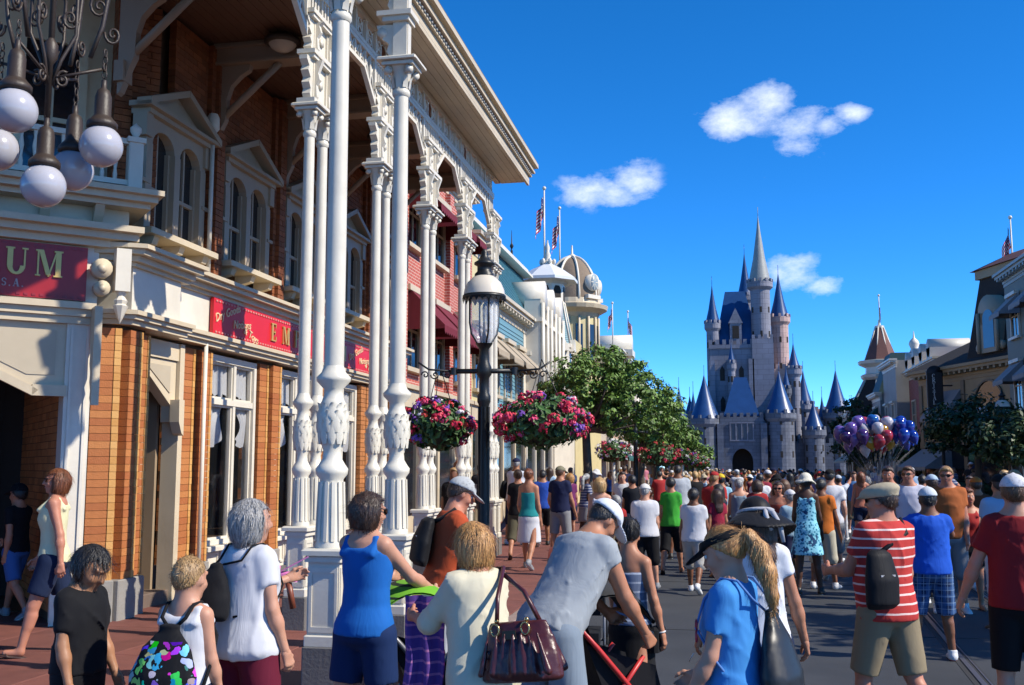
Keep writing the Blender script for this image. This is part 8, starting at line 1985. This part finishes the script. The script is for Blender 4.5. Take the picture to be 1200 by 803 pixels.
SKL = [SK[k] for k in ('fair', 'tan', 'ruddy', 'olive', 'brown', 'dark', 'fair', 'tan')]; HRL = [HR[k] for k in ('dark', 'black', 'brown', 'blonde', 'auburn', 'grey', 'sand', 'black', 'dark')]
HRN = ['dark', 'black', 'brown', 'blonde', 'auburn', 'grey', 'sandy', 'black', 'dark']
taken = [Vector((o.location.x, o.location.y)) for o in SC.objects if o.get('category') in ('person', 'stroller')]
cr = random.Random(99); n_cr = 0; tries = 0; used_lab = {}
_g = SDF((-.25, -.42, .85), (.25, .05, 1.5), .03); _g.ell((0, -.19, 1.16), (.15, .09, .22), None, 0); _g.ell((0, -.25, 1.08), (.11, .06, .11), None, .03)
for _s in (-1, 1): _g.cap((_s * .10, -.14, 1.30), (_s * .10, -.03, 1.42), .025, k=.02)
_V, _F = _g.nets(); bagm = np_mesh('bag', _V, _F, BK)
NCROWD = 243
while n_cr < NCROWD and tries < 20000:
    tries += 1
    u = cr.random(); y = 18.5 + 78 * u ** 1.5
    if cr.random() < .13: x = cr.uniform(-5.6, -2.6); y = 17 + 60 * u
    elif cr.random() < .08: x = cr.uniform(8.7, 10.0); y = 24 + 50 * u
    else: x = cr.uniform(-2.0, 8.0)
    if y < 25 and (x > 2.4 and cr.random() < .7 or (x < 2.4 and cr.random() < .2)): continue
    p = Vector((x, y))
    if any((p - q).length < (.62 if y < 40 else .5) for q in taken): continue
    taken.append(p); k = cr.randrange(len(variants)); ms, sex, hat, bot, hair = variants[k]
    rz = R(cr.gauss(0, 22)) if cr.random() < .84 else R(180 + cr.gauss(0, 30))
    tn, tmat = cr.choice(TC); bn_, bmat = cr.choice(BC_); hi = cr.randrange(len(HRL)); hm = cr.choice(HC); smat = cr.choice(SKL)
    depth = 'by trees' if y < 34 else 'half way off' if y < 62 else 'far off'
    sidew = 'on shaded pavement' if x > 8.4 else 'on red pavement' if x < KX else 'by the kerb' if x < .3 else 'in mid road' if x < 4 else 'across road'
    head_ = ('%s hat' % HCN[HC.index(hm)] if hat else '%s hair' % HRN[hi])
    btn = bn_ + ' ' + ({'shorts': 'shorts', 'jeans': 'trousers', 'skirt': 'skirt'}[bot[0]] if bot else '')
    who = 'child' if k == 8 else ('man' if sex == 'm' else 'woman')
    lab = '%s in %s %s, %s, %s, %s %s' % (who, tn, 'dress' if not bot else 'top', btn if bot else 'long hem', head_, sidew, depth)
    if rz > 1.8: lab = lab.replace(' in ', ' facing back, ', 1)
    if len(lab.split()) > 16: lab = lab.replace(' facing back,', ' turned back,').replace(' top,', ',', 1)
    while len(lab.split()) > 16: lab = ' '.join(lab.split()[:-1])
    root = T('person', lab, 'person', (x, y, SWZ if (x < KX or x > 8.4) else 0.0), rz, 'crowd walking between the shops and the castle')
    sc_ = cr.uniform(.95, 1.05); root.scale = (sc_, sc_, sc_)
    for nm, me in ms.items():
        nm2 = nm.rstrip('_')
        m_ = smat if nm2 == 'body' else tmat if nm2 in ('shirt', 'vest', 'dress') else bmat if nm2 in ('shorts', 'trousers', 'skirt') else HRL[hi] if nm2 == 'hair' else hm if nm2 == 'hat' else None
        o = put(nm2, me, root)
        if m_ is not None: o.material_slots[0].link = 'OBJECT'; o.material_slots[0].material = m_
    if who != 'child' and n_cr % 9 == 0 and rz < 1.8:
        bp = T('backpack', '%s backpack on %s in %s %s %s %s' % (('black', 'navy', 'red')[n_cr % 3], who, tn, 'dress' if not bot else 'top', sidew, depth), 'backpack', root.location, rz, 'backpacks carried in the crowd'); bp.scale = root.scale
        o = put('bag', bagm, bp); o.material_slots[0].link = 'OBJECT'; o.material_slots[0].material = (BK, NAVY, MATS['cloth_c_red'])[n_cr % 3]
    n_cr += 1
